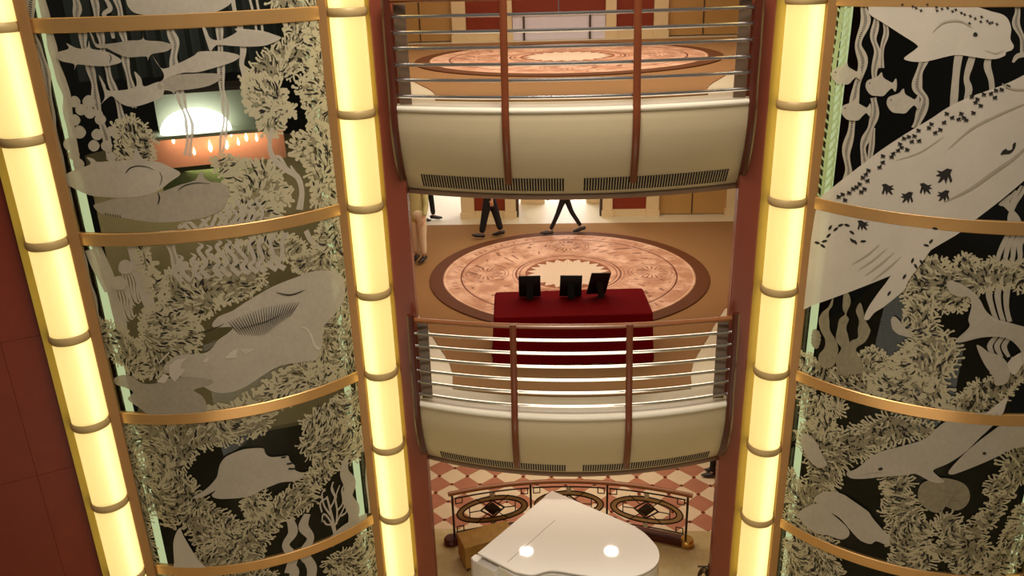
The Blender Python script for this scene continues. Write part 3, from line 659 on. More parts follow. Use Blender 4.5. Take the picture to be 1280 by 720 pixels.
('etched_anemone','r',[(-0.438,2.125),(-0.505,2.247),(-0.437,2.338),(-0.455,2.282),(-0.403,2.335),(-0.448,2.378)],[0.06,0.052,0.043,0.043,0.035,0.009],3,'e','an2'),
('etched_anemone','r',[(-0.349,2.131),(-0.417,2.25),(-0.35,2.338),(-0.443,2.358),(-0.39,2.411),(-0.435,2.453)],[0.06,0.052,0.043,0.043,0.034,0.009],3,'e','an2'),
('etched_anemone','r',[(-0.226,2.132),(-0.295,2.247),(-0.23,2.333),(-0.303,2.364),(-0.251,2.416),(-0.296,2.459)],[0.06,0.051,0.043,0.043,0.034,0.009],3,'e','an2'),
('etched_anemone','r',[(-0.138,2.136),(-0.208,2.247),(-0.143,2.331),(-0.207,2.479),(-0.156,2.53),(-0.201,2.573)],[0.06,0.051,0.043,0.043,0.034,0.009],3,'e','an2'),
('etched_anemone','r',[(0.002,2.131),(-0.07,2.239),(-0.006,2.32),(-0.118,2.439),(-0.067,2.491),(-0.112,2.534)],[0.06,0.052,0.043,0.043,0.034,0.009],3,'e','an2'),
('etched_anemone','r',[(0.09,2.132),(0.017,2.237),(0.082,2.315),(-0.006,2.492),(0.045,2.543),(-0.0,2.587)],[0.061,0.052,0.043,0.043,0.035,0.009],3,'e','an2'),
('etched_anemone','r',[(0.197,2.129),(0.122,2.231),(0.187,2.307),(0.097,2.478),(0.148,2.528),(0.102,2.573)],[0.061,0.052,0.044,0.044,0.035,0.009],3,'e','an2'),
('etched_anemone','r',[(0.305,2.125),(0.228,2.223),(0.293,2.296),(0.201,2.472),(0.253,2.521),(0.206,2.567)],[0.062,0.053,0.044,0.044,0.035,0.009],3,'e','an2'),
('etched_anemone','r',[(0.396,2.123),(0.318,2.217),(0.382,2.288),(0.345,2.477),(0.397,2.526),(0.349,2.573)],[0.063,0.054,0.045,0.045,0.036,0.009],3,'e','an2'),
('etched_anemone','r',[(0.489,2.119),(0.408,2.21),(0.473,2.279),(0.45,2.449),(0.503,2.498),(0.454,2.545)],[0.064,0.055,0.046,0.046,0.037,0.009],3,'e','an2'),
('etched_anemone','r',[(0.62,2.107),(0.537,2.195),(0.603,2.261),(0.581,2.453),(0.635,2.502),(0.585,2.551)],[0.066,0.057,0.047,0.047,0.038,0.009],3,'e','an2'),
('etched_anemone','r',[(0.717,2.1),(0.631,2.185),(0.697,2.249),(0.734,2.452),(0.789,2.5),(0.737,2.55)],[0.068,0.058,0.048,0.048,0.039,0.01],3,'e','an2'),
('etched_kelp','l',[(-1.567,2.622),(-1.548,2.403),(-1.545,2.159),(-1.531,1.912),(-1.539,1.659),(-1.535,1.402),(-1.529,1.245)],0.089,1,'e',None),
('etched_kelp','r',[(-1.348,2.631),(-1.302,2.442),(-1.273,2.22),(-1.263,1.995),(-1.245,1.755),(-1.235,1.522),(-1.248,1.367)],[0.121,0.121,0.161,0.121,0.151,0.121,0.08],1,'e',None),
('etched_kelp','r',[(-1.432,2.533),(-1.391,2.362),(-1.354,2.169),(-1.337,2.022)],[0.124,0.144,0.093,0.041],1,'e',None),
('etched_jellyfish','p',[(-1.117,2.31),(-1.08,2.396),(-1.009,2.425),(-0.953,2.385),(-0.949,2.308),(-0.996,2.261),(-1.089,2.262)],1,4,'e','j333'),
('etched_jellyfish','r',[(-1.085,2.281),(-1.091,2.164),(-1.086,2.047),(-1.063,1.928),(-1.045,1.828)],[0.029,0.024,0.029,0.024,0.01],3,'e','j333'),
('etched_jellyfish','r',[(-1.057,2.281),(-1.053,2.164),(-1.054,2.047),(-1.04,1.898),(-1.01,1.858)],[0.028,0.024,0.028,0.024,0.009],3,'e','j333'),
('etched_jellyfish','r',[(-1.029,2.281),(-1.015,2.164),(-1.022,2.046),(-1.006,1.928),(-0.976,1.887)],[0.028,0.023,0.028,0.023,0.009],3,'e','j333'),
('etched_jellyfish','r',[(-1.001,2.28),(-0.978,2.163),(-0.99,2.046),(-0.984,1.898),(-0.942,1.917)],[0.028,0.023,0.028,0.023,0.009],3,'e','j333'),
('etched_jellyfish','r',[(-0.974,2.28),(-0.941,2.163),(-0.958,2.046),(-0.95,1.927),(-0.909,1.946)],[0.028,0.023,0.028,0.023,0.009],3,'e','j333'),
('etched_jellyfish','p',[(-1.237,2.114),(-1.198,2.202),(-1.124,2.232),(-1.066,2.193),(-1.063,2.115),(-1.111,2.066),(-1.208,2.065)],1,4,'e','j353'),
('etched_jellyfish','r',[(-1.204,2.085),(-1.21,1.966),(-1.206,1.847),(-1.182,1.727),(-1.163,1.626)],[0.03,0.025,0.03,0.025,0.01],3,'e','j353'),
('etched_jellyfish','r',[(-1.174,2.085),(-1.17,1.967),(-1.172,1.847),(-1.158,1.697),(-1.128,1.657)],[0.029,0.024,0.029,0.024,0.01],3,'e','j353'),
('etched_jellyfish','r',[(-1.145,2.086),(-1.131,1.967),(-1.139,1.848),(-1.123,1.728),(-1.092,1.687)],[0.029,0.024,0.029,0.024,0.01],3,'e','j353'),
('etched_jellyfish','r',[(-1.116,2.086),(-1.093,1.968),(-1.106,1.848),(-1.1,1.697),(-1.057,1.718)],[0.029,0.024,0.029,0.024,0.01],3,'e','j353'),
('etched_jellyfish','r',[(-1.088,2.086),(-1.055,1.968),(-1.073,1.848),(-1.065,1.728),(-1.022,1.748)],[0.029,0.024,0.029,0.024,0.01],3,'e','j353'),
('etched_kelp','r',[(-0.931,2.632),(-0.91,2.461),(-0.898,2.288),(-0.884,2.122),(-0.861,1.954),(-0.843,1.754)],[0.091,0.109,0.136,0.146,0.146,0.109],1,'e',None),
('etched_kelp','m',[(-0.824,2.629),(-0.762,2.532),(-0.75,2.359),(-0.693,2.182),(-0.664,2.044),(-0.753,1.95),(-0.807,2.149),(-0.839,2.363),(-0.86,2.535)],0.044,2,'c',None),
('etched_kelp','l',[(-0.501,2.629),(-0.478,2.457),(-0.462,2.292),(-0.431,2.163)],0.095,1,'e',None),
('etched_coral','m',[(-0.643,2.16),(-0.467,2.264),(-0.261,2.302),(-0.033,2.37),(0.201,2.472),(0.521,2.494),(0.73,2.493),(0.972,2.35),(0.936,2.227),(0.696,2.241),(0.482,2.206),(0.416,1.998),(0.272,1.885),(0.066,1.841),(-0.117,1.809),(-0.205,1.7),(-0.407,1.663),(-0.465,1.526),(-0.659,1.501),(-0.821,1.571),(-0.94,1.635),(-0.858,1.775),(-0.698,1.848),(-0.603,1.981)],0.044,2,'c',None),
('etched_coral','m',[(-0.921,1.736),(-0.745,1.79),(-0.573,1.739),(-0.407,1.663),(-0.359,1.515),(-0.476,1.237),(-0.729,1.099),(-0.946,0.948),(-1.076,1.034),(-1.069,1.266),(-0.98,1.524)],0.037,2,'c',None),
('etched_ray','p',[(-0.194,1.535),(-0.124,1.647),(0.046,1.702),(0.261,1.806),(0.537,1.912),(0.84,1.964),(1.107,1.978),(1.444,1.84),(1.467,1.529),(1.293,1.344),(1.113,1.227),(1.061,1.0),(0.972,0.828),(0.779,0.846),(0.518,0.878),(0.315,0.821),(-0.009,0.674),(-0.287,0.679),(-0.533,0.882),(-0.835,1.03),(-0.645,1.21),(-0.315,1.218),(-0.167,1.355),(-0.029,1.437),(0.017,1.501)],1,3,'e',None),
('rib_groove','r',[(-0.017,1.579),(0.036,1.486),(0.09,1.391)],[0.004,0.01,0.004],13,'d','ribs'),
('rib_groove','r',[(0.015,1.589),(0.067,1.486),(0.119,1.383)],[0.004,0.01,0.004],13,'d','ribs'),
('rib_groove','r',[(0.047,1.597),(0.097,1.487),(0.147,1.375)],[0.004,0.01,0.004],13,'d','ribs'),
('rib_groove','r',[(0.079,1.606),(0.126,1.487),(0.174,1.366)],[0.004,0.01,0.004],13,'d','ribs'),
('rib_groove','r',[(0.111,1.615),(0.155,1.487),(0.199,1.359)],[0.004,0.01,0.004],13,'d','ribs'),
('rib_groove','r',[(0.143,1.623),(0.183,1.488),(0.223,1.351)],[0.004,0.01,0.004],13,'d','ribs'),
('rib_groove','r',[(0.175,1.63),(0.21,1.489),(0.246,1.345)],[0.004,0.01,0.004],13,'d','ribs'),
('rib_groove','r',[(0.207,1.638),(0.237,1.49),(0.267,1.34)],[0.004,0.01,0.004],13,'d','ribs'),
('rib_groove','r',[(0.239,1.644),(0.263,1.491),(0.288,1.336)],[0.004,0.01,0.004],13,'d','ribs'),
('rib_groove','r',[(0.271,1.651),(0.289,1.493),(0.307,1.334)],[0.004,0.01,0.004],13,'d','ribs'),
('rib_groove','r',[(0.303,1.656),(0.314,1.496),(0.326,1.333)],[0.004,0.01,0.004],13,'d','ribs'),
('rib_groove','r',[(0.335,1.662),(0.34,1.499),(0.344,1.334)],[0.004,0.01,0.004],13,'d','ribs'),
('rib_groove','r',[(0.368,1.666),(0.365,1.502),(0.362,1.336)],[0.004,0.01,0.004],13,'d','ribs'),
('rib_groove','r',[(0.4,1.67),(0.39,1.506),(0.379,1.341)],[0.004,0.01,0.004],13,'d','ribs'),
('rib_groove','r',[(0.432,1.673),(0.415,1.511),(0.397,1.347)],[0.004,0.01,0.004],13,'d','ribs'),
('rib_groove','r',[(0.465,1.675),(0.44,1.516),(0.415,1.355)],[0.004,0.01,0.004],13,'d','ribs'),
('rib_groove','r',[(0.497,1.677),(0.466,1.521),(0.434,1.364)],[0.004,0.011,0.004],13,'d','ribs'),
('rib_groove','r',[(0.53,1.678),(0.492,1.527),(0.453,1.375)],[0.004,0.011,0.004],13,'d','ribs'),
('rib_groove','r',[(0.563,1.678),(0.518,1.533),(0.474,1.387)],[0.004,0.011,0.004],13,'d','ribs'),
('rib_groove','r',[(0.595,1.677),(0.545,1.539),(0.495,1.399)],[0.004,0.011,0.004],13,'d','ribs'),
('rib_groove','r',[(0.628,1.675),(0.573,1.544),(0.518,1.412)],[0.004,0.011,0.004],13,'d','ribs'),
('rib_groove','r',[(0.661,1.672),(0.602,1.549),(0.542,1.426)],[0.004,0.011,0.004],13,'d','ribs'),
('rib_groove','r',[(0.695,1.668),(0.631,1.554),(0.568,1.439)],[0.004,0.011,0.004],13,'d','ribs'),
('rib_groove','r',[(0.728,1.664),(0.662,1.558),(0.595,1.452)],[0.004,0.011,0.004],13,'d','ribs'),
('rib_groove','r',[(0.761,1.658),(0.693,1.562),(0.624,1.465)],[0.004,0.011,0.004],13,'d','ribs'),
('rib_groove','r',[(0.795,1.651),(0.725,1.564),(0.655,1.476)],[0.004,0.011,0.004],13,'d','ribs'),
('rib_groove','r',[(0.829,1.644),(0.757,1.565),(0.687,1.486)],[0.004,0.011,0.004],13,'d','ribs'),
('etched_coral','m',[(1.167,2.354),(1.302,2.606),(1.455,2.589),(1.504,2.392),(1.547,1.938),(1.528,1.174),(1.569,0.524),(1.404,0.414),(1.115,0.504),(0.977,0.691),(1.059,0.978),(1.117,1.258),(1.279,1.425),(1.463,1.694),(1.214,1.928),(1.045,1.922),(0.87,2.039),(0.851,2.206),(1.103,2.206)],0.059,4,'c',None),
('etched_coral','r',[(1.035,2.506),(1.082,2.375),(1.177,2.26),(1.281,2.181)],[0.066,0.066,0.055,0.055],4,'e',None),
('etched_coral','m',[(-0.461,0.46),(-0.18,0.463),(0.016,0.514),(0.218,0.602),(0.397,0.712),(0.587,0.792),(0.851,0.823),(1.163,0.602),(1.327,0.422),(0.961,0.376),(0.449,0.349),(-0.038,0.335),(-0.523,0.367)],0.049,4,'c',None),
('etched_turtle','p',[(-1.476,0.904),(-1.352,0.963),(-1.238,0.949),(-1.122,0.861),(-0.956,0.861),(-0.802,0.917),(-0.642,0.928),(-0.47,0.912),(-0.307,0.851),(-0.325,0.793),(-0.459,0.769),(-0.533,0.736),(-0.443,0.645),(-0.417,0.476),(-0.52,0.384),(-0.698,0.379),(-0.911,0.41),(-1.114,0.421),(-1.212,0.511),(-1.313,0.589),(-1.35,0.648),(-1.263,0.735),(-1.349,0.791),(-1.464,0.824)],1,4,'f',None),
('etched_coral','m',[(-1.559,1.575),(-1.434,1.646),(-1.269,1.551),(-1.123,1.39),(-1.069,1.266),(-1.088,0.97),(-1.226,0.988),(-1.315,1.102),(-1.438,1.168),(-1.519,1.288)],0.042,3,'c',None),
('painted_glint','p',[(-0.753,1.094),(-0.653,1.167),(-0.531,1.177),(-0.612,1.105),(-0.63,1.047),(-0.572,1.032),(-0.73,0.873),(-0.777,0.956)],0,6,'w',None),  # these white film pieces paint in bright reflections on the glass
('painted_glint','p',[(-0.122,1.114),(-0.052,1.182),(0.039,1.219),(0.005,1.102)],0,6,'w',None),
('painted_glint','p',[(-0.879,1.129),(-0.732,1.266),(-0.726,1.25),(-0.863,1.123)],0,6,'w',None),
('painted_glint','p',[(-0.38,1.101),(-0.311,1.162),(-0.299,1.131),(-0.322,1.094)],0,6,'w',None),
('painted_glint','p',[(-0.943,0.881),(-0.844,0.979),(-0.777,0.956),(-0.848,0.859)],0,6,'w',None),
('painted_glint','p',[(0.064,1.21),(0.082,1.215),(0.13,1.127),(0.115,1.114)],0,6,'w',None),
('painted_glint','p',[(0.094,1.204),(0.112,1.209),(0.155,1.138),(0.139,1.125)],0,6,'w',None),
('painted_glint','p',[(0.125,1.198),(0.143,1.203),(0.179,1.149),(0.163,1.136)],0,6,'w',None),
('painted_glint','p',[(0.155,1.192),(0.173,1.196),(0.203,1.16),(0.187,1.147)],0,6,'w',None),
('painted_glint','p',[(0.186,1.186),(0.204,1.19),(0.228,1.171),(0.212,1.158)],0,6,'w',None),
('painted_glint','p',[(0.81,1.31),(0.877,1.295),(0.942,1.169),(0.967,1.038),(1.029,0.955),(0.987,0.952),(0.943,1.014),(0.919,1.146),(0.873,1.262)],1,6,'w',None),
('etched_coral','m',[(-1.535,0.263),(-1.312,0.373),(-1.015,0.315),(-0.625,0.321),(-0.153,0.324),(0.33,0.349),(0.288,0.178),(0.169,0.025),(-0.053,0.02),(-0.252,-0.034),(-0.472,-0.035),(-0.643,-0.086),(-0.76,-0.263),(-0.923,-0.397),(-1.049,-0.42),(-0.997,-0.586),(-1.146,-0.66),(-1.281,-0.524),(-1.264,-0.171),(-1.444,-0.139),(-1.523,0.014)],0.048,2,'c',None),
('etched_coral','m',[(-1.521,-0.078),(-1.343,-0.293),(-1.172,-0.518),(-0.927,-0.42),(-0.764,-0.521),(-0.748,-0.665),(-0.659,-0.793),(-0.59,-0.921),(-0.449,-1.037),(-0.315,-1.208),(-0.382,-1.397),(-0.633,-1.463),(-0.848,-1.524),(-0.926,-1.245),(-1.051,-1.12),(-1.149,-1.248),(-1.29,-1.009),(-1.455,-1.15),(-1.491,-1.662),(-1.504,-1.95),(-1.596,-1.809),(-1.577,-1.168),(-1.583,-0.557)],0.052,3,'c',None),
('etched_coral','m',[(-1.061,-1.778),(-0.844,-1.626),(-0.594,-1.467),(-0.329,-1.306),(-0.085,-1.133),(0.144,-1.071),(0.284,-0.941),(0.525,-0.851),(0.646,-0.749),(0.718,-0.877),(0.677,-1.213),(0.451,-1.276),(0.212,-1.344),(0.068,-1.503),(-0.037,-1.678),(-0.189,-1.899),(-0.48,-1.933),(-0.77,-1.94),(-1.0,-1.92)],0.05,2,'c',None),
('etched_anemone','m',[(-0.21,-1.03),(-0.129,-0.876),(-0.043,-0.823),(0.024,-0.914),(0.093,-0.847),(0.092,-1.006),(0.015,-1.134),(-0.114,-1.201)],0.04,4,'c',None),
('etched_coral','m',[(0.615,-0.299),(0.72,-0.146),(0.672,-0.011),(0.882,0.101),(1.169,0.155),(1.511,0.179),(1.544,-0.006),(1.428,-0.26),(1.491,-0.665),(1.356,-0.853),(1.186,-0.732),(1.049,-0.832),(0.859,-0.936),(0.746,-1.014),(0.666,-0.757),(0.796,-0.599),(0.659,-0.46)],0.061,3,'c',None),
('etched_ray','p',[(-0.06,-0.155),(0.136,-0.189),(0.16,-0.257),(0.177,-0.301),(0.227,-0.346),(0.337,-0.37),(0.43,-0.39),(0.441,-0.453),(0.472,-0.52),(0.496,-0.562),(0.497,-0.631),(0.604,-0.739),(0.497,-0.792),(0.307,-0.75),(0.172,-0.766),(0.056,-0.791),(-0.043,-0.834),(-0.175,-0.85),(-0.321,-0.839),(-0.465,-0.821),(-0.534,-0.789),(-0.55,-0.747),(-0.501,-0.692),(-0.681,-0.774),(-0.793,-0.771),(-0.668,-0.696),(-0.563,-0.617),(-0.453,-0.497),(-0.405,-0.359),(-0.367,-0.288),(-0.303,-0.222),(-0.189,-0.177)],1,5,'e',None),
('etched_shark_fin','p',[(-1.04,-1.233),(-1.009,-1.338),(-0.952,-1.528),(-0.886,-1.721),(-0.766,-1.945),(-0.969,-1.975),(-1.231,-1.924),(-1.208,-1.776),(-1.153,-1.436)],1,5,'w',None),
('etched_kelp','r',[(0.338,-1.336),(0.353,-1.559),(0.237,-1.725),(0.303,-1.959),(0.212,-2.179)],[0.086,0.13,0.097,0.14,0.108],4,'e',None),
('etched_kelp','r',[(0.573,-1.349),(0.497,-1.524),(0.57,-1.737),(0.459,-1.928),(0.503,-2.107)],[0.091,0.136,0.102,0.148,0.114],4,'e',None),
('etched_tree_coral','r',[(0.838,-2.008),(0.906,-1.84),(0.906,-1.628),(0.886,-1.396),(0.863,-1.192)],[0.063,0.05,0.038,0.031,0.025],5,'e','tc'),
('etched_tree_coral','r',[(0.906,-1.84),(0.864,-1.581),(0.787,-1.441),(0.75,-1.555)],[0.031,0.025,0.025,0.015],5,'e','tc'),
('etched_tree_coral','r',[(0.895,-1.728),(1.009,-1.587),(1.099,-1.461),(1.144,-1.301)],[0.033,0.026,0.026,0.016],5,'e','tc'),
('etched_tree_coral','r',[(0.894,-1.53),(0.812,-1.323),(0.8,-1.138),(0.855,-1.061)],[0.03,0.024,0.024,0.015],5,'e','tc'),
('etched_tree_coral','r',[(0.948,-1.688),(0.984,-1.482),(0.984,-1.274),(1.066,-1.107)],[0.032,0.026,0.026,0.015],5,'e','tc'),
('etched_tree_coral','r',[(1.009,-1.587),(1.111,-1.573),(1.153,-1.436)],[0.034,0.027,0.027,0.016],5,'e','tc'),
('etched_tree_coral','r',[(0.886,-1.396),(0.973,-1.269),(0.947,-1.077)],[0.031,0.025,0.025,0.015],5,'e','tc'),
('etched_tree_coral','r',[(0.86,-1.216),(0.763,-1.25),(0.768,-1.406)],[0.03,0.024,0.024,0.014],5,'e','tc'),
('etched_tree_coral','r',[(0.984,-1.482),(1.081,-1.4),(1.092,-1.197),(1.137,-1.142)],[0.033,0.026,0.026,0.016],5,'e','tc'),
('etched_tree_coral','r',[(0.913,-1.671),(0.812,-1.622),(0.775,-1.54)],[0.031,0.025,0.025,0.015],5,'e','tc'),
('etched_tree_coral','r',[(0.996,-1.28),(0.942,-1.125),(0.979,-1.015)],[0.032,0.025,0.025,0.015],5,'e','tc'),
('etched_kelp','r',[(1.21,-0.743),(1.16,-0.948),(1.224,-1.172),(1.162,-1.362),(1.238,-1.614),(1.192,-1.776)],[0.083,0.138,0.194,0.166,0.194,0.138],4,'e',None),
('etched_coral','r',[(0.823,-1.933),(0.991,-1.844),(1.188,-1.814),(1.438,-1.821)],[0.11,0.138,0.138,0.11],4,'e',None),
('etched_kelp','l',[(1.571,-0.018),(1.584,-0.271),(1.56,-0.573),(1.572,-0.964),(1.555,-1.349),(1.53,-1.807)],0.127,1,'e',None),
('etched_kelp','r',[(1.566,-0.767),(1.563,-1.156),(1.538,-1.608),(1.514,-1.935)],[0.13,0.211,0.228,0.195],2,'e',None),
('etched_coral','m',[(0.76,-2.474),(0.715,-2.246),(0.916,-2.17),(1.143,-2.199),(1.362,-2.092),(1.553,-2.125),(1.598,-2.55),(1.586,-3.199),(0.821,-2.786)],0.073,2,'c',None),
('etched_kelp','r',[(0.25,-2.046),(0.294,-2.209),(0.202,-2.432)],[0.099,0.131,0.099],1,'e',None),
('etched_kelp','r',[(0.488,-2.047),(0.531,-2.254),(0.453,-2.534)],[0.116,0.139,0.116],1,'e',None),
('etched_coral','m',[(-1.521,-2.032),(-0.807,-2.043),(-0.084,-2.031),(-0.071,-2.41),(-1.548,-2.398)],0.052,2,'c',None),
('cut_line','r',[(-0.813,3.412),(-0.76,3.463),(-0.68,3.486),(-0.581,3.472),(-0.505,3.432)],[0.007,0.013,0.01,0.008,0.004],13,'d','g1'),
('cut_line','r',[(-0.459,3.412),(-0.446,3.34),(-0.486,3.253)],[0.004,0.008,0.004],13,'d','g1'),
('cut_line','r',[(-0.304,3.195),(-0.221,3.242),(-0.101,3.257),(0.029,3.235)],[0.005,0.01,0.008,0.004],13,'d','g2'),
('cut_line','r',[(-0.515,3.183),(-0.51,3.12),(-0.539,3.049)],[0.008,0.017,0.007],13,'d','g2'),
('cut_line','r',[(-0.733,4.659),(-0.725,4.619),(-0.751,4.572)],[0.004,0.008,0.004],13,'d','g3'),
('cut_line','r',[(-1.127,2.973),(-1.123,2.945)],[0.013,0.005],13,'d','g2'),
('cut_line','r',[(-1.1,2.968),(-1.097,2.94)],[0.013,0.005],13,'d','g2'),
('cut_line','r',[(-1.073,2.963),(-1.07,2.934)],[0.013,0.005],13,'d','g2'),
('cut_line','r',[(-1.047,2.959),(-1.044,2.928)],[0.013,0.005],13,'d','g2'),
('cut_line','r',[(-1.02,2.954),(-1.018,2.922)],[0.013,0.005],13,'d','g2'),
('cut_line','r',[(-0.994,2.949),(-0.992,2.917)],[0.013,0.005],13,'d','g2'),
('cut_line','r',[(-0.968,2.944),(-0.966,2.911)],[0.013,0.004],13,'d','g2'),
('cut_line','r',[(-0.439,1.462),(-0.236,1.499),(-0.065,1.556)],[0.005,0.014,0.005],13,'d','ribs'),
('cut_line','r',[(0.103,1.465),(0.385,1.491),(0.604,1.544)],[0.005,0.011,0.005],13,'d','ribs'),
('cut_line','r',[(0.574,1.832),(0.732,1.763),(0.919,1.777)],[0.006,0.018,0.006],13,'d','ribs'),
('cut_line','r',[(0.344,-0.389),(0.404,-0.396)],[0.025,0.025],13,'d','ry2'),
('cut_line','r',[(0.401,-0.503),(0.472,-0.514)],[0.025,0.025],13,'d','ry2'),
('cut_line','r',[(0.412,-0.579),(0.492,-0.606)],[0.025,0.025],13,'d','ry2')],'R':[('etched_leafy_kelp','r',[(-1.455,5.004),(-1.464,4.774),(-1.471,4.522),(-1.482,4.221),(-1.463,3.915),(-1.45,3.647),(-1.457,3.372),(-1.453,3.091),(-1.453,2.747)],[0.041,0.052,0.052,0.052,0.052,0.052,0.052,0.052,0.041],2,'g','leaf'),
('etched_leafy_kelp','r',[(-1.455,5.004),(-1.464,4.774),(-1.471,4.522),(-1.482,4.221),(-1.463,3.915),(-1.45,3.647),(-1.457,3.372),(-1.453,3.091),(-1.453,2.747)],[0.041,0.052,0.052,0.052,0.052,0.052,0.052,0.052,0.041],2,'g','leaf'),
('etched_leafy_kelp','r',[(-1.454,4.898),(-1.532,4.954),(-1.582,5.019),(-1.573,5.11)],[0.02,0.031,0.031,0.01],3,'g','leaf'),
('etched_leafy_kelp','r',[(-1.454,4.898),(-1.393,4.956),(-1.363,5.021),(-1.394,5.11)],[0.019,0.029,0.029,0.01],3,'g','leaf'),
('etched_leafy_kelp','r',[(-1.453,4.802),(-1.531,4.858),(-1.582,4.924),(-1.573,5.015)],[0.021,0.031,0.031,0.01],3,'g','leaf'),
('etched_leafy_kelp','r',[(-1.453,4.802),(-1.392,4.861),(-1.362,4.927),(-1.393,5.016)],[0.019,0.029,0.029,0.01],3,'g','leaf'),
('etched_leafy_kelp','r',[(-1.452,4.706),(-1.531,4.762),(-1.582,4.827),(-1.573,4.919)],[0.021,0.031,0.031,0.01],3,'g','leaf'),
('etched_leafy_kelp','r',[(-1.452,4.706),(-1.391,4.766),(-1.362,4.833),(-1.393,4.922)],[0.019,0.029,0.029,0.01],3,'g','leaf'),
('etched_leafy_kelp','r',[(-1.452,4.609),(-1.531,4.664),(-1.582,4.73),(-1.573,4.822)],[0.021,0.031,0.031,0.01],3,'g','leaf'),
('etched_leafy_kelp','r',[(-1.452,4.609),(-1.391,4.67),(-1.361,4.737),(-1.392,4.827)],[0.02,0.029,0.029,0.01],3,'g','leaf'),
('etched_leafy_kelp','r',[(-1.451,4.511),(-1.531,4.566),(-1.582,4.632),(-1.573,4.725)],[0.021,0.031,0.031,0.01],3,'g','leaf'),
('etched_leafy_kelp','r',[(-1.451,4.511),(-1.39,4.573),(-1.36,4.641),(-1.391,4.731)],[0.02,0.029,0.029,0.01],3,'g','leaf'),
('etched_leafy_kelp','r',[(-1.451,4.412),(-1.53,4.468),(-1.582,4.533),(-1.573,4.627)],[0.021,0.031,0.031,0.01],3,'g','leaf'),
('etched_leafy_kelp','r',[(-1.451,4.412),(-1.389,4.475),(-1.359,4.544),(-1.39,4.635)],[0.02,0.029,0.029,0.01],3,'g','leaf'),
('etched_leafy_kelp','r',[(-1.45,4.313),(-1.53,4.368),(-1.581,4.434),(-1.573,4.528)],[0.021,0.031,0.031,0.01],3,'g','leaf'),
('etched_leafy_kelp','r',[(-1.45,4.313),(-1.388,4.377),(-1.358,4.447),(-1.39,4.538)],[0.02,0.03,0.03,0.01],3,'g','leaf'),
('etched_leafy_kelp','r',[(-1.45,4.213),(-1.53,4.268),(-1.581,4.333),(-1.573,4.429)],[0.021,0.032,0.032,0.011],3,'g','leaf'),
('etched_leafy_kelp','r',[(-1.45,4.213),(-1.387,4.278),(-1.357,4.348),(-1.389,4.44)],[0.02,0.03,0.03,0.01],3,'g','leaf'),
('etched_leafy_kelp','r',[(-1.449,4.112),(-1.53,4.166),(-1.581,4.232),(-1.572,4.329)],[0.021,0.032,0.032,0.011],3,'g','leaf'),
('etched_leafy_kelp','r',[(-1.449,4.112),(-1.387,4.178),(-1.356,4.249),(-1.388,4.341)],[0.02,0.03,0.03,0.01],3,'g','leaf'),
('etched_leafy_kelp','r',[(-1.448,4.01),(-1.529,4.064),(-1.581,4.13),(-1.572,4.228)],[0.021,0.032,0.032,0.011],3,'g','leaf'),
('etched_leafy_kelp','r',[(-1.448,4.01),(-1.386,4.077),(-1.355,4.149),(-1.387,4.242)],[0.02,0.03,0.03,0.01],3,'g','leaf'),
('etched_leafy_kelp','r',[(-1.448,3.908),(-1.529,3.962),(-1.581,4.027),(-1.572,4.126)],[0.021,0.032,0.032,0.011],3,'g','leaf'),
('etched_leafy_kelp','r',[(-1.448,3.908),(-1.385,3.976),(-1.354,4.049),(-1.386,4.142)],[0.02,0.03,0.03,0.01],3,'g','leaf'),
('etched_leafy_kelp','r',[(-1.447,3.804),(-1.529,3.858),(-1.581,3.924),(-1.572,4.023)],[0.021,0.032,0.032,0.011],3,'g','leaf'),
('etched_leafy_kelp','r',[(-1.447,3.804),(-1.384,3.874),(-1.353,3.947),(-1.386,4.041)],[0.02,0.03,0.03,0.01],3,'g','leaf'),
('etched_leafy_kelp','r',[(-1.447,3.7),(-1.528,3.753),(-1.581,3.82),(-1.572,3.92)],[0.022,0.032,0.032,0.011],3,'g','leaf'),
('etched_leafy_kelp','r',[(-1.447,3.7),(-1.383,3.77),(-1.352,3.845),(-1.385,3.939)],[0.02,0.03,0.03,0.01],3,'g','leaf'),
('etched_leafy_kelp','r',[(-1.446,3.595),(-1.528,3.648),(-1.581,3.714),(-1.572,3.815)],[0.022,0.032,0.032,0.011],3,'g','leaf'),
('etched_leafy_kelp','r',[(-1.446,3.595),(-1.382,3.667),(-1.352,3.742),(-1.384,3.836)],[0.02,0.031,0.031,0.01],3,'g','leaf'),
('etched_leafy_kelp','r',[(-1.445,3.489),(-1.528,3.542),(-1.581,3.608),(-1.572,3.71)],[0.022,0.033,0.033,0.011],3,'g','leaf'),
('etched_leafy_kelp','r',[(-1.445,3.489),(-1.382,3.562),(-1.351,3.638),(-1.383,3.733)],[0.02,0.031,0.031,0.01],3,'g','leaf'),
('etched_leafy_kelp','r',[(-1.445,3.383),(-1.528,3.435),(-1.581,3.501),(-1.572,3.604)],[0.022,0.033,0.033,0.011],3,'g','leaf'),
('etched_leafy_kelp','r',[(-1.445,3.383),(-1.381,3.456),(-1.35,3.533),(-1.382,3.629)],[0.021,0.031,0.031,0.01],3,'g','leaf'),
('etched_leafy_kelp','r',[(-1.444,3.275),(-1.527,3.327),(-1.581,3.394),(-1.572,3.497)],[0.022,0.033,0.033,0.011],3,'g','leaf'),
('etched_leafy_kelp','r',[(-1.444,3.275),(-1.38,3.35),(-1.349,3.428),(-1.381,3.524)],[0.021,0.031,0.031,0.01],3,'g','leaf'),
('etched_leafy_kelp','r',[(-1.444,3.167),(-1.527,3.218),(-1.581,3.285),(-1.571,3.389)],[0.022,0.033,0.033,0.011],3,'g','leaf'),
('etched_leafy_kelp','r',[(-1.444,3.167),(-1.379,3.243),(-1.348,3.322),(-1.381,3.418)],[0.021,0.031,0.031,0.01],3,'g','leaf'),
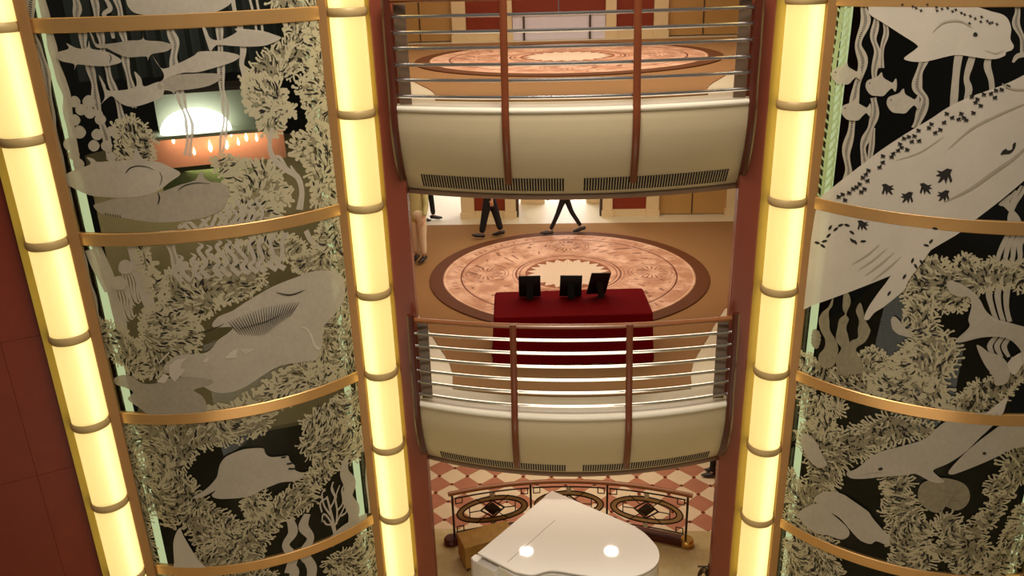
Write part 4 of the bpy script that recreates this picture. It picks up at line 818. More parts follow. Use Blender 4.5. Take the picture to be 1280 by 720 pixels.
('etched_leafy_kelp','r',[(-1.443,3.057),(-1.527,3.109),(-1.58,3.175),(-1.571,3.281)],[0.022,0.033,0.033,0.011],3,'g','leaf'),
('etched_leafy_kelp','r',[(-1.443,3.057),(-1.378,3.134),(-1.347,3.214),(-1.38,3.311)],[0.021,0.031,0.031,0.01],3,'g','leaf'),
('etched_leafy_kelp','r',[(-1.442,2.947),(-1.526,2.998),(-1.58,3.065),(-1.571,3.171)],[0.022,0.034,0.034,0.011],3,'g','leaf'),
('etched_leafy_kelp','r',[(-1.442,2.947),(-1.377,3.025),(-1.346,3.106),(-1.379,3.204)],[0.021,0.031,0.031,0.01],3,'g','leaf'),
('etched_leafy_kelp','r',[(-1.442,2.836),(-1.526,2.887),(-1.58,2.953),(-1.571,3.061)],[0.022,0.034,0.034,0.011],3,'g','leaf'),
('etched_leafy_kelp','r',[(-1.442,2.836),(-1.376,2.916),(-1.345,2.997),(-1.378,3.095)],[0.021,0.032,0.032,0.011],3,'g','leaf'),
('etched_leafy_kelp','r',[(-1.441,2.724),(-1.526,2.774),(-1.58,2.841),(-1.571,2.949)],[0.023,0.034,0.034,0.011],3,'g','leaf'),
('etched_leafy_kelp','r',[(-1.441,2.724),(-1.375,2.805),(-1.344,2.887),(-1.377,2.986)],[0.021,0.032,0.032,0.011],3,'g','leaf'),
('etched_kelp','l',[(-1.231,5.022),(-1.21,4.862),(-1.172,4.717),(-1.225,4.492),(-1.145,4.304),(-1.185,4.046),(-1.192,3.811),(-1.186,3.546),(-1.215,3.316),(-1.157,3.095),(-1.182,2.904)],0.093,1,'e',None),
('etched_kelp','l',[(-1.061,4.864),(-1.056,4.704),(-1.063,4.557),(-1.0,4.412),(-1.009,4.212),(-0.975,4.088)],0.069,1,'e',None),
('etched_kelp','l',[(-0.991,4.785),(-0.936,4.626),(-0.956,4.463),(-0.937,4.258)],0.05,1,'e',None),
('etched_kelp','l',[(-0.982,3.943),(-0.945,3.792),(-0.968,3.633),(-1.005,3.506),(-1.026,3.387),(-0.976,3.214)],0.079,1,'e',None),
('etched_kelp','l',[(-0.94,3.619),(-0.934,3.443),(-0.936,3.246)],0.053,1,'e',None),
('etched_kelp','l',[(-0.536,5.006),(-0.542,4.838),(-0.549,4.675),(-0.564,4.518),(-0.523,4.384),(-0.554,4.221),(-0.549,4.075),(-0.464,3.965),(-0.486,3.789),(-0.515,3.66)],0.084,6,'e',None),
('etched_kelp','r',[(-0.231,4.982),(-0.217,4.794),(-0.202,4.603),(-0.214,4.393),(-0.209,4.212),(-0.194,4.012),(-0.184,3.849)],[0.065,0.065,0.065,0.072,0.065,0.072,0.057],6,'e',None),
('etched_kelp','r',[(-0.085,4.443),(-0.102,4.318),(-0.111,4.191),(-0.073,4.081),(-0.08,3.936)],[0.057,0.064,0.05,0.064,0.05],2,'e',None),
('etched_kelp','r',[(0.058,4.429),(0.054,4.321),(0.111,4.181),(0.139,4.056)],[0.049,0.063,0.049,0.049],2,'e',None),
('etched_kelp','l',[(0.178,4.999),(0.23,4.852),(0.239,4.718),(0.317,4.583),(0.355,4.447)],0.055,1,'e',None),
('etched_seaweed','r',[(0.385,4.432),(0.304,4.416),(0.273,4.355)],[0.042,0.049,0.021],1,'e',None),
('etched_beluga','p',[(-1.206,5.018),(-1.155,4.875),(-1.126,4.799),(-0.974,4.718),(-0.787,4.613),(-0.611,4.509),(-0.618,4.467),(-0.677,4.414),(-0.717,4.366),(-0.65,4.344),(-0.536,4.342),(-0.443,4.364),(-0.25,4.419),(-0.112,4.409),(0.01,4.392),(0.115,4.388),(0.19,4.422),(0.195,4.454),(0.24,4.475),(0.251,4.515),(0.212,4.579),(0.202,4.675),(0.163,4.761),(0.105,4.809),(-0.002,4.841),(-0.125,4.881),(-0.278,4.913),(-0.434,4.945),(-0.598,5.01)],1,4,'w',None),
('eye_mark','p',[(-0.117,4.627),(-0.102,4.643),(-0.079,4.627),(-0.082,4.605),(-0.11,4.604)],1,7,'d','be'),
('eye_mark','p',[(-0.688,4.879),(-0.671,4.876),(-0.665,4.887),(-0.659,4.871),(-0.646,4.862),(-0.663,4.862),(-0.672,4.85),(-0.674,4.865)],0,7,'d','be'),
('eye_mark','p',[(-0.721,4.894),(-0.704,4.891),(-0.697,4.902),(-0.692,4.887),(-0.679,4.878),(-0.695,4.877),(-0.705,4.865),(-0.707,4.88)],0,7,'d','be'),
('eye_mark','p',[(-0.639,4.856),(-0.622,4.853),(-0.616,4.864),(-0.611,4.849),(-0.597,4.839),(-0.614,4.839),(-0.623,4.827),(-0.625,4.842)],0,7,'d','be'),
('eye_mark','p',[(-0.825,4.909),(-0.807,4.906),(-0.801,4.917),(-0.795,4.902),(-0.781,4.892),(-0.799,4.892),(-0.808,4.88),(-0.81,4.895)],0,7,'d','be'),
('eye_mark','p',[(-0.501,4.888),(-0.485,4.885),(-0.479,4.895),(-0.474,4.88),(-0.461,4.871),(-0.477,4.871),(-0.485,4.859),(-0.488,4.874)],0,7,'d','be'),
('eye_mark','p',[(-0.448,4.872),(-0.431,4.869),(-0.426,4.88),(-0.42,4.865),(-0.408,4.856),(-0.424,4.856),(-0.432,4.843),(-0.434,4.859)],0,7,'d','be'),
('eye_mark','p',[(-0.398,4.88),(-0.382,4.877),(-0.376,4.888),(-0.371,4.873),(-0.358,4.863),(-0.374,4.863),(-0.382,4.851),(-0.385,4.866)],0,7,'d','be'),
('eye_mark','p',[(-0.35,4.85),(-0.334,4.847),(-0.329,4.857),(-0.323,4.842),(-0.311,4.833),(-0.326,4.833),(-0.335,4.821),(-0.337,4.836)],0,7,'d','be'),
('eye_mark','p',[(-0.324,4.865),(-0.308,4.862),(-0.302,4.873),(-0.297,4.857),(-0.284,4.848),(-0.3,4.848),(-0.308,4.836),(-0.311,4.851)],0,7,'d','be'),
('eye_mark','p',[(-0.27,4.835),(-0.254,4.832),(-0.248,4.842),(-0.243,4.827),(-0.23,4.818),(-0.246,4.818),(-0.254,4.806),(-0.256,4.821)],0,7,'d','be'),
('eye_mark','p',[(-0.187,4.805),(-0.171,4.802),(-0.166,4.812),(-0.161,4.797),(-0.148,4.788),(-0.164,4.788),(-0.172,4.776),(-0.174,4.791)],0,7,'d','be'),
('eye_mark','p',[(-0.142,4.782),(-0.126,4.779),(-0.12,4.79),(-0.115,4.774),(-0.103,4.765),(-0.118,4.765),(-0.126,4.753),(-0.128,4.768)],0,7,'d','be'),
('eye_mark','p',[(-0.088,4.797),(-0.072,4.794),(-0.067,4.805),(-0.062,4.789),(-0.049,4.78),(-0.065,4.78),(-0.073,4.768),(-0.075,4.783)],0,7,'d','be'),
('eye_mark','p',[(-0.034,4.759),(-0.018,4.756),(-0.013,4.767),(-0.007,4.752),(0.005,4.743),(-0.01,4.743),(-0.018,4.731),(-0.02,4.746)],0,7,'d','be'),
('eye_mark','p',[(0.01,4.744),(0.026,4.741),(0.031,4.752),(0.037,4.737),(0.049,4.728),(0.034,4.728),(0.026,4.716),(0.024,4.731)],0,7,'d','be'),
('eye_mark','p',[(0.054,4.729),(0.07,4.726),(0.075,4.737),(0.08,4.722),(0.093,4.713),(0.078,4.713),(0.07,4.701),(0.068,4.716)],0,7,'d','be'),
('eye_mark','p',[(-0.184,4.736),(-0.168,4.733),(-0.163,4.744),(-0.157,4.729),(-0.145,4.72),(-0.16,4.72),(-0.168,4.708),(-0.171,4.723)],0,7,'d','be'),
('eye_mark','p',[(-0.088,4.752),(-0.072,4.749),(-0.067,4.759),(-0.062,4.744),(-0.049,4.735),(-0.065,4.735),(-0.072,4.723),(-0.075,4.738)],0,7,'d','be'),
('eye_mark','p',[(-0.586,4.91),(-0.569,4.907),(-0.563,4.918),(-0.558,4.903),(-0.545,4.894),(-0.561,4.894),(-0.57,4.881),(-0.572,4.897)],0,7,'d','be'),
('eye_mark','p',[(-0.239,4.82),(-0.223,4.817),(-0.217,4.827),(-0.212,4.812),(-0.2,4.803),(-0.215,4.803),(-0.223,4.791),(-0.226,4.806)],0,7,'d','be'),
('eye_mark','p',[(-0.009,4.737),(0.007,4.734),(0.012,4.744),(0.017,4.729),(0.029,4.72),(0.014,4.72),(0.006,4.708),(0.004,4.723)],0,7,'d','be'),
('eye_mark','p',[(-0.49,4.857),(-0.473,4.854),(-0.467,4.865),(-0.462,4.849),(-0.449,4.84),(-0.465,4.84),(-0.474,4.828),(-0.476,4.843)],0,7,'d','be'),
('etched_fish','p',[(-1.494,4.15),(-1.48,4.204),(-1.413,4.235),(-1.365,4.255),(-1.322,4.301),(-1.297,4.252),(-1.236,4.222),(-1.187,4.208),(-1.156,4.253),(-1.137,4.178),(-1.148,4.118),(-1.189,4.149),(-1.231,4.111),(-1.272,4.065),(-1.34,4.059),(-1.41,4.061),(-1.467,4.1)],1,7,'e',None),
('eye_mark','p',[(-1.456,4.179),(-1.447,4.19),(-1.436,4.181),(-1.445,4.17)],0,8,'d','fe1'),
('etched_fish','p',[(-1.076,4.064),(-1.064,4.118),(-1.004,4.149),(-0.961,4.17),(-0.922,4.216),(-0.898,4.165),(-0.841,4.134),(-0.796,4.119),(-0.768,4.164),(-0.749,4.087),(-0.757,4.025),(-0.796,4.058),(-0.835,4.02),(-0.872,3.973),(-0.934,3.968),(-0.999,3.971),(-1.051,4.012)],1,7,'e',None),
('eye_mark','p',[(-1.042,4.093),(-1.035,4.104),(-1.025,4.094),(-1.032,4.084)],0,8,'d','fe2'),
('etched_fish','p',[(-1.322,3.77),(-1.309,3.825),(-1.245,3.858),(-1.201,3.88),(-1.16,3.927),(-1.135,3.878),(-1.076,3.849),(-1.03,3.836),(-1.0,3.882),(-0.982,3.806),(-0.991,3.744),(-1.031,3.775),(-1.071,3.736),(-1.11,3.688),(-1.175,3.68),(-1.242,3.682),(-1.296,3.72)],1,7,'e',None),
('eye_mark','p',[(-1.287,3.801),(-1.278,3.812),(-1.267,3.803),(-1.276,3.791)],0,8,'d','fe3'),
('etched_fish','p',[(-0.829,3.905),(-0.818,3.962),(-0.759,3.994),(-0.717,4.015),(-0.679,4.063),(-0.655,4.01),(-0.598,3.978),(-0.553,3.962),(-0.525,4.01),(-0.505,3.929),(-0.513,3.864),(-0.552,3.898),(-0.59,3.859),(-0.627,3.81),(-0.689,3.805),(-0.752,3.809),(-0.803,3.851)],1,7,'e',None),
('eye_mark','p',[(-0.796,3.936),(-0.789,3.946),(-0.779,3.937),(-0.786,3.926)],0,8,'d','fe4'),
('etched_whale','p',[(0.488,4.325),(0.391,4.24),(0.218,4.136),(-0.055,4.009),(-0.236,3.896),(-0.376,3.771),(-0.586,3.602),(-0.831,3.385),(-1.036,3.178),(-1.321,2.888),(-1.49,2.681),(-1.532,2.192),(-1.557,1.72),(-1.566,1.3),(-1.377,1.405),(-1.026,1.644),(-0.658,1.903),(-0.416,2.087),(-0.169,2.36),(0.071,2.58),(0.193,2.734),(0.39,2.956),(0.607,3.219),(0.696,3.346),(0.635,3.873)],1,5,'w',None),
('etched_whale','p',[(-0.457,2.642),(-0.291,2.665),(-0.137,2.63),(-0.132,2.485),(-0.213,2.271),(-0.35,1.964),(-0.37,1.863),(-0.455,1.739),(-0.566,1.596),(-0.652,1.506),(-0.711,1.399),(-0.758,1.407),(-0.73,1.547),(-0.647,1.748),(-0.564,1.923),(-0.489,2.131),(-0.454,2.374)],1,6,'w','wf'),
('eye_mark','p',[(0.312,3.436),(0.324,3.477),(0.35,3.501),(0.369,3.484),(0.405,3.497),(0.404,3.549),(0.428,3.567),(0.429,3.507),(0.397,3.453),(0.345,3.443)],1,7,'d','we'),
('spot_mark','p',[(-0.64,3.026),(-0.68,3.011),(-0.725,3.032),(-0.766,3.017),(-0.744,2.984),(-0.753,2.919),(-0.734,2.903),(-0.724,2.96),(-0.699,2.9),(-0.689,2.947),(-0.66,2.923),(-0.634,2.918),(-0.666,2.968),(-0.626,2.983),(-0.661,2.996)],0,7,'d','wm'),
('spot_mark','p',[(-0.555,2.947),(-0.514,2.944),(-0.478,2.975),(-0.437,2.971),(-0.448,2.934),(-0.424,2.874),(-0.437,2.855),(-0.46,2.906),(-0.468,2.841),(-0.49,2.884),(-0.51,2.854),(-0.533,2.842),(-0.516,2.898),(-0.557,2.902),(-0.528,2.924)],0,7,'d','wm'),
('spot_mark','p',[(-0.27,3.079),(-0.307,3.066),(-0.35,3.088),(-0.387,3.075),(-0.367,3.042),(-0.374,2.979),(-0.356,2.963),(-0.348,3.017),(-0.324,2.958),(-0.314,3.003),(-0.288,2.98),(-0.263,2.974),(-0.294,3.023),(-0.257,3.036),(-0.29,3.05)],0,7,'d','wm'),
('spot_mark','p',[(-0.206,3.006),(-0.167,3.001),(-0.133,3.031),(-0.094,3.026),(-0.104,2.99),(-0.08,2.931),(-0.092,2.912),(-0.115,2.962),(-0.121,2.9),(-0.143,2.942),(-0.162,2.914),(-0.183,2.902),(-0.168,2.957),(-0.207,2.962),(-0.179,2.982)],0,7,'d','wm'),
('spot_mark','p',[(-0.247,3.234),(-0.196,3.227),(-0.152,3.264),(-0.102,3.257),(-0.115,3.212),(-0.084,3.136),(-0.1,3.112),(-0.129,3.177),(-0.138,3.097),(-0.165,3.151),(-0.19,3.115),(-0.218,3.101),(-0.198,3.17),(-0.249,3.177),(-0.212,3.203)],0,7,'d','wm'),
('spot_mark','p',[(-0.856,2.572),(-0.894,2.556),(-0.938,2.574),(-0.978,2.558),(-0.957,2.527),(-0.966,2.465),(-0.948,2.452),(-0.938,2.505),(-0.914,2.45),(-0.903,2.495),(-0.876,2.474),(-0.851,2.47),(-0.881,2.516),(-0.843,2.532),(-0.876,2.543)],0,7,'d','wm'),
('spot_mark','p',[(0.188,4.097),(0.174,4.094),(0.158,4.103),(0.143,4.099),(0.151,4.086),(0.149,4.063),(0.156,4.057),(0.159,4.077),(0.169,4.053),(0.172,4.07),(0.182,4.06),(0.192,4.057),(0.18,4.077),(0.194,4.081),(0.181,4.087)],0,7,'d','wm'),
('spot_mark','p',[(0.102,4.063),(0.118,4.06),(0.131,4.071),(0.146,4.068),(0.142,4.054),(0.152,4.031),(0.147,4.024),(0.138,4.044),(0.136,4.021),(0.127,4.037),(0.12,4.027),(0.111,4.023),(0.117,4.044),(0.102,4.047),(0.113,4.054)],0,7,'d','wm'),
('spot_mark','p',[(0.088,4.055),(0.074,4.051),(0.057,4.061),(0.043,4.057),(0.051,4.044),(0.049,4.02),(0.056,4.014),(0.059,4.034),(0.068,4.011),(0.072,4.028),(0.082,4.018),(0.092,4.015),(0.08,4.035),(0.094,4.038),(0.081,4.045)],0,7,'d','wm'),
('spot_mark','p',[(0.039,4.006),(0.024,4.002),(0.008,4.011),(-0.007,4.007),(0.001,3.994),(-0.001,3.97),(0.006,3.964),(0.009,3.984),(0.019,3.961),(0.022,3.978),(0.033,3.968),(0.042,3.965),(0.03,3.985),(0.044,3.989),(0.031,3.995)],0,7,'d','wm'),
('spot_mark','p',[(-0.015,4.028),(-0.029,4.024),(-0.046,4.033),(-0.061,4.029),(-0.052,4.016),(-0.055,3.993),(-0.048,3.986),(-0.045,4.006),(-0.035,3.983),(-0.032,4.0),(-0.021,3.99),(-0.012,3.987),(-0.024,4.007),(-0.009,4.011),(-0.022,4.017)],0,7,'d','wm'),
('spot_mark','p',[(0.077,3.943),(0.063,3.939),(0.046,3.948),(0.032,3.944),(0.04,3.931),(0.038,3.907),(0.045,3.901),(0.048,3.921),(0.057,3.898),(0.061,3.915),(0.071,3.905),(0.081,3.902),(0.069,3.922),(0.083,3.926),(0.07,3.932)],0,7,'d','wm'),
('spot_mark','p',[(0.024,3.868),(0.01,3.864),(-0.007,3.874),(-0.022,3.87),(-0.014,3.856),(-0.016,3.832),(-0.009,3.826),(-0.006,3.846),(0.004,3.823),(0.007,3.84),(0.018,3.83),(0.027,3.827),(0.015,3.847),(0.03,3.851),(0.017,3.858)],0,7,'d','wm'),
('spot_mark','p',[(-0.055,3.816),(-0.07,3.812),(-0.086,3.821),(-0.101,3.817),(-0.093,3.803),(-0.096,3.779),(-0.088,3.773),(-0.085,3.794),(-0.076,3.77),(-0.072,3.787),(-0.061,3.778),(-0.052,3.775),(-0.064,3.795),(-0.049,3.799),(-0.063,3.805)],0,7,'d','wm'),
('spot_mark','p',[(-0.146,3.795),(-0.13,3.792),(-0.117,3.803),(-0.101,3.8),(-0.105,3.786),(-0.095,3.763),(-0.1,3.756),(-0.109,3.776),(-0.112,3.752),(-0.121,3.768),(-0.128,3.758),(-0.137,3.754),(-0.131,3.775),(-0.147,3.777),(-0.136,3.785)],0,7,'d','wm'),
('spot_mark','p',[(-0.03,3.792),(-0.044,3.788),(-0.061,3.798),(-0.076,3.794),(-0.068,3.78),(-0.07,3.756),(-0.063,3.749),(-0.06,3.77),(-0.05,3.747),(-0.047,3.764),(-0.036,3.754),(-0.026,3.751),(-0.039,3.771),(-0.024,3.775),(-0.037,3.782)],0,7,'d','wm'),
('spot_mark','p',[(-0.207,3.808),(-0.191,3.805),(-0.178,3.816),(-0.162,3.814),(-0.166,3.8),(-0.156,3.776),(-0.161,3.769),(-0.17,3.789),(-0.173,3.765),(-0.182,3.781),(-0.19,3.771),(-0.198,3.767),(-0.192,3.788),(-0.208,3.79),(-0.197,3.798)],0,7,'d','wm'),
('spot_mark','p',[(-0.214,3.848),(-0.229,3.844),(-0.246,3.853),(-0.261,3.849),(-0.253,3.836),(-0.256,3.811),(-0.249,3.805),(-0.245,3.826),(-0.236,3.802),(-0.232,3.82),(-0.221,3.81),(-0.211,3.807),(-0.224,3.827),(-0.209,3.831),(-0.222,3.838)],0,7,'d','wm'),
('spot_mark','p',[(-0.274,3.754),(-0.258,3.751),(-0.244,3.763),(-0.228,3.76),(-0.232,3.746),(-0.223,3.722),(-0.228,3.715),(-0.237,3.735),(-0.24,3.711),(-0.248,3.728),(-0.256,3.717),(-0.265,3.713),(-0.259,3.734),(-0.275,3.736),(-0.263,3.744)],0,7,'d','wm'),
('spot_mark','p',[(-0.25,3.681),(-0.265,3.676),(-0.282,3.685),(-0.297,3.681),(-0.289,3.667),(-0.292,3.643),(-0.284,3.636),(-0.281,3.657),(-0.271,3.633),(-0.268,3.651),(-0.257,3.641),(-0.247,3.639),(-0.259,3.659),(-0.244,3.663),(-0.258,3.67)],0,7,'d','wm'),
('spot_mark','p',[(-0.34,3.733),(-0.356,3.728),(-0.373,3.738),(-0.388,3.733),(-0.38,3.719),(-0.383,3.695),(-0.376,3.688),(-0.372,3.709),(-0.362,3.686),(-0.358,3.703),(-0.347,3.694),(-0.337,3.691),(-0.35,3.711),(-0.335,3.716),(-0.348,3.722)],0,7,'d','wm'),
('spot_mark','p',[(-0.341,3.641),(-0.325,3.638),(-0.311,3.65),(-0.295,3.648),(-0.299,3.633),(-0.289,3.609),(-0.294,3.602),(-0.304,3.622),(-0.306,3.597),(-0.315,3.614),(-0.323,3.603),(-0.332,3.599),(-0.326,3.621),(-0.342,3.623),(-0.33,3.631)],0,7,'d','wm'),
('spot_mark','p',[(-0.357,3.69),(-0.372,3.685),(-0.39,3.694),(-0.405,3.69),(-0.397,3.676),(-0.4,3.651),(-0.392,3.645),(-0.389,3.666),(-0.379,3.642),(-0.375,3.66),(-0.364,3.65),(-0.354,3.648),(-0.367,3.668),(-0.351,3.673),(-0.365,3.679)],0,7,'d','wm'),
('spot_mark','p',[(-0.452,3.657),(-0.468,3.652),(-0.486,3.662),(-0.502,3.657),(-0.493,3.643),(-0.496,3.618),(-0.489,3.611),(-0.485,3.633),(-0.475,3.609),(-0.471,3.627),(-0.46,3.617),(-0.45,3.615),(-0.463,3.635),(-0.447,3.64),(-0.461,3.646)],0,7,'d','wm'),
('spot_mark','p',[(-0.483,3.595),(-0.499,3.59),(-0.517,3.6),(-0.533,3.595),(-0.524,3.581),(-0.527,3.555),(-0.52,3.549),(-0.516,3.571),(-0.506,3.547),(-0.502,3.565),(-0.491,3.555),(-0.48,3.553),(-0.493,3.573),(-0.477,3.578),(-0.491,3.584)],0,7,'d','wm'),
('spot_mark','p',[(-0.536,3.582),(-0.552,3.577),(-0.57,3.586),(-0.586,3.581),(-0.578,3.567),(-0.581,3.542),(-0.574,3.535),(-0.57,3.557),(-0.56,3.533),(-0.556,3.551),(-0.544,3.542),(-0.534,3.539),(-0.547,3.56),(-0.531,3.565),(-0.545,3.57)],0,7,'d','wm'),
('spot_mark','p',[(-0.552,3.529),(-0.535,3.527),(-0.52,3.539),(-0.503,3.537),(-0.508,3.522),(-0.498,3.498),(-0.503,3.49),(-0.513,3.511),(-0.516,3.486),(-0.525,3.503),(-0.534,3.491),(-0.543,3.487),(-0.536,3.509),(-0.553,3.511),(-0.541,3.519)],0,7,'d','wm'),
('spot_mark','p',[(-0.581,3.561),(-0.597,3.556),(-0.616,3.565),(-0.632,3.56),(-0.623,3.546),(-0.627,3.52),(-0.619,3.514),(-0.615,3.536),(-0.605,3.511),(-0.601,3.53),(-0.589,3.52),(-0.579,3.518),(-0.592,3.538),(-0.576,3.543),(-0.59,3.549)],0,7,'d','wm'),
('spot_mark','p',[(-0.483,3.544),(-0.466,3.542),(-0.451,3.554),(-0.435,3.552),(-0.439,3.537),(-0.429,3.513),(-0.435,3.505),(-0.444,3.526),(-0.447,3.501),(-0.456,3.518),(-0.464,3.506),(-0.474,3.502),(-0.467,3.524),(-0.484,3.526),(-0.472,3.534)],0,7,'d','wm'),
('spot_mark','p',[(-0.534,3.445),(-0.55,3.439),(-0.568,3.449),(-0.584,3.443),(-0.575,3.43),(-0.579,3.404),(-0.571,3.397),(-0.567,3.419),(-0.557,3.395),(-0.553,3.414),(-0.541,3.404),(-0.531,3.401),(-0.544,3.422),(-0.528,3.427),(-0.542,3.433)],0,7,'d','wm'),
('spot_mark','p',[(-0.613,3.497),(-0.629,3.492),(-0.648,3.501),(-0.664,3.496),(-0.655,3.482),(-0.659,3.456),(-0.651,3.45),(-0.647,3.472),(-0.637,3.447),(-0.633,3.466),(-0.621,3.456),(-0.611,3.454),(-0.624,3.474),(-0.607,3.48),(-0.622,3.486)],0,7,'d','wm'),
('spot_mark','p',[(-0.675,3.421),(-0.658,3.419),(-0.642,3.432),(-0.625,3.43),(-0.63,3.415),(-0.62,3.391),(-0.625,3.383),(-0.635,3.404),(-0.639,3.378),(-0.648,3.395),(-0.656,3.383),(-0.666,3.378),(-0.659,3.401),(-0.676,3.403),(-0.664,3.412)],0,7,'d','wm'),
('spot_mark','p',[(-0.593,3.465),(-0.609,3.459),(-0.627,3.469),(-0.643,3.463),(-0.635,3.449),(-0.638,3.424),(-0.63,3.417),(-0.627,3.439),(-0.616,3.415),(-0.612,3.434),(-0.601,3.424),(-0.59,3.421),(-0.603,3.442),(-0.587,3.447),(-0.601,3.453)],0,7,'d','wm'),
('spot_mark','p',[(-0.732,3.345),(-0.714,3.343),(-0.698,3.356),(-0.681,3.354),(-0.686,3.339),(-0.675,3.314),(-0.681,3.306),(-0.691,3.327),(-0.694,3.301),(-0.704,3.318),(-0.713,3.306),(-0.723,3.301),(-0.715,3.324),(-0.733,3.326),(-0.72,3.335)],0,7,'d','wm'),
('spot_mark','p',[(-0.767,3.349),(-0.784,3.343),(-0.803,3.352),(-0.821,3.346),(-0.812,3.333),(-0.815,3.306),(-0.807,3.3),(-0.803,3.323),(-0.793,3.298),(-0.788,3.317),(-0.776,3.307),(-0.765,3.305),(-0.778,3.326),(-0.761,3.331),(-0.776,3.337)],0,7,'d','wm'),
('spot_mark','p',[(-0.72,3.381),(-0.702,3.38),(-0.686,3.392),(-0.669,3.391),(-0.674,3.375),(-0.664,3.351),(-0.669,3.343),(-0.679,3.364),(-0.683,3.337),(-0.692,3.355),(-0.701,3.343),(-0.711,3.338),(-0.703,3.361),(-0.721,3.363),(-0.708,3.371)],0,7,'d','wm'),
('spot_mark','p',[(-0.843,3.215),(-0.825,3.214),(-0.808,3.227),(-0.79,3.226),(-0.795,3.21),(-0.785,3.185),(-0.791,3.177),(-0.801,3.198),(-0.805,3.171),(-0.814,3.189),(-0.823,3.176),(-0.834,3.171),(-0.826,3.195),(-0.844,3.196),(-0.831,3.205)],0,7,'d','wm'),
('spot_mark','p',[(-0.816,3.272),(-0.798,3.271),(-0.781,3.284),(-0.763,3.283),(-0.768,3.267),(-0.758,3.242),(-0.764,3.234),(-0.774,3.255),(-0.778,3.228),(-0.787,3.246),(-0.796,3.233),(-0.807,3.228),(-0.799,3.252),(-0.817,3.253),(-0.804,3.262)],0,7,'d','wm'),
('spot_mark','p',[(-0.9,3.171),(-0.918,3.165),(-0.938,3.173),(-0.956,3.167),(-0.946,3.153),(-0.95,3.126),(-0.942,3.119),(-0.937,3.143),(-0.927,3.118),(-0.922,3.137),(-0.909,3.128),(-0.898,3.126),(-0.912,3.147),(-0.894,3.153),(-0.909,3.158)],0,7,'d','wm'),
('spot_mark','p',[(-0.951,3.082),(-0.969,3.075),(-0.989,3.084),(-1.008,3.077),(-0.998,3.063),(-1.002,3.035),(-0.994,3.029),(-0.989,3.053),(-0.978,3.028),(-0.973,3.048),(-0.961,3.038),(-0.949,3.036),(-0.963,3.057),(-0.945,3.063),(-0.961,3.069)],0,7,'d','wm'),
('spot_mark','p',[(-0.981,3.114),(-0.962,3.113),(-0.945,3.127),(-0.926,3.126),(-0.931,3.11),(-0.921,3.084),(-0.927,3.076),(-0.937,3.097),(-0.941,3.07),(-0.951,3.088),(-0.961,3.075),(-0.972,3.069),(-0.963,3.093),(-0.983,3.094),(-0.969,3.104)],0,7,'d','wm'),
('spot_mark','p',[(-0.977,3.004),(-0.996,2.998),(-1.016,3.006),(-1.035,2.999),(-1.025,2.985),(-1.03,2.957),(-1.021,2.951),(-1.016,2.975),(-1.005,2.949),(-1.0,2.97),(-0.987,2.96),(-0.975,2.958),(-0.99,2.979),(-0.971,2.986),(-0.987,2.991)],0,7,'d','wm'),
('spot_mark','p',[(-1.043,2.938),(-1.062,2.931),(-1.083,2.939),(-1.102,2.932),(-1.092,2.918),(-1.097,2.89),(-1.088,2.883),(-1.083,2.908),(-1.072,2.882),(-1.066,2.903),(-1.053,2.893),(-1.041,2.892),(-1.056,2.913),(-1.037,2.92),(-1.053,2.925)],0,7,'d','wm'),
('spot_mark','p',[(-1.009,2.962),(-1.027,2.955),(-1.048,2.964),(-1.067,2.957),(-1.057,2.943),(-1.062,2.914),(-1.053,2.908),(-1.048,2.932),(-1.037,2.907),(-1.032,2.927),(-1.019,2.918),(-1.007,2.916),(-1.021,2.937),(-1.003,2.944),(-1.019,2.949)],0,7,'d','wm'),
('spot_mark','p',[(-1.083,2.885),(-1.103,2.877),(-1.124,2.885),(-1.143,2.878),(-1.133,2.864),(-1.138,2.835),(-1.129,2.829),(-1.124,2.854),(-1.113,2.828),(-1.107,2.849),(-1.094,2.839),(-1.082,2.838),(-1.096,2.859),(-1.077,2.866),(-1.094,2.871)],0,7,'d','wm'),
('spot_mark','p',[(-1.157,2.853),(-1.176,2.845),(-1.198,2.853),(-1.218,2.846),(-1.208,2.831),(-1.213,2.803),(-1.203,2.796),(-1.198,2.821),(-1.187,2.796),(-1.181,2.817),(-1.167,2.807),(-1.155,2.806),(-1.17,2.827),(-1.15,2.834),(-1.167,2.839)],0,7,'d','wm'),
('spot_mark','p',[(-1.201,2.816),(-1.221,2.808),(-1.243,2.816),(-1.264,2.808),(-1.253,2.794),(-1.258,2.765),(-1.249,2.759),(-1.244,2.784),(-1.232,2.758),(-1.226,2.78),(-1.212,2.77),(-1.199,2.769),(-1.215,2.79),(-1.195,2.797),(-1.212,2.802)],0,7,'d','wm'),
('spot_mark','p',[(-1.12,2.793),(-1.139,2.786),(-1.161,2.794),(-1.181,2.786),(-1.171,2.772),(-1.175,2.743),(-1.166,2.737),(-1.161,2.762),(-1.15,2.736),(-1.144,2.757),(-1.131,2.748),(-1.118,2.746),(-1.133,2.767),(-1.114,2.775),(-1.13,2.78)],0,7,'d','wm'),
('spot_mark','p',[(-0.948,2.917),(-0.966,2.91),(-0.987,2.918),(-1.005,2.911),(-0.996,2.897),(-1.0,2.869),(-0.991,2.863),(-0.987,2.887),(-0.976,2.861),(-0.97,2.882),(-0.958,2.872),(-0.946,2.87),(-0.96,2.891),(-0.942,2.898),(-0.958,2.903)],0,7,'d','wm'),
('spot_mark','p',[(-0.917,2.959),(-0.935,2.952),(-0.955,2.96),(-0.974,2.953),(-0.964,2.939),(-0.968,2.912),(-0.96,2.905),(-0.955,2.929),(-0.944,2.904),(-0.939,2.924),(-0.927,2.914),(-0.915,2.912),(-0.929,2.933),(-0.911,2.94),(-0.927,2.945)],0,7,'d','wm'),
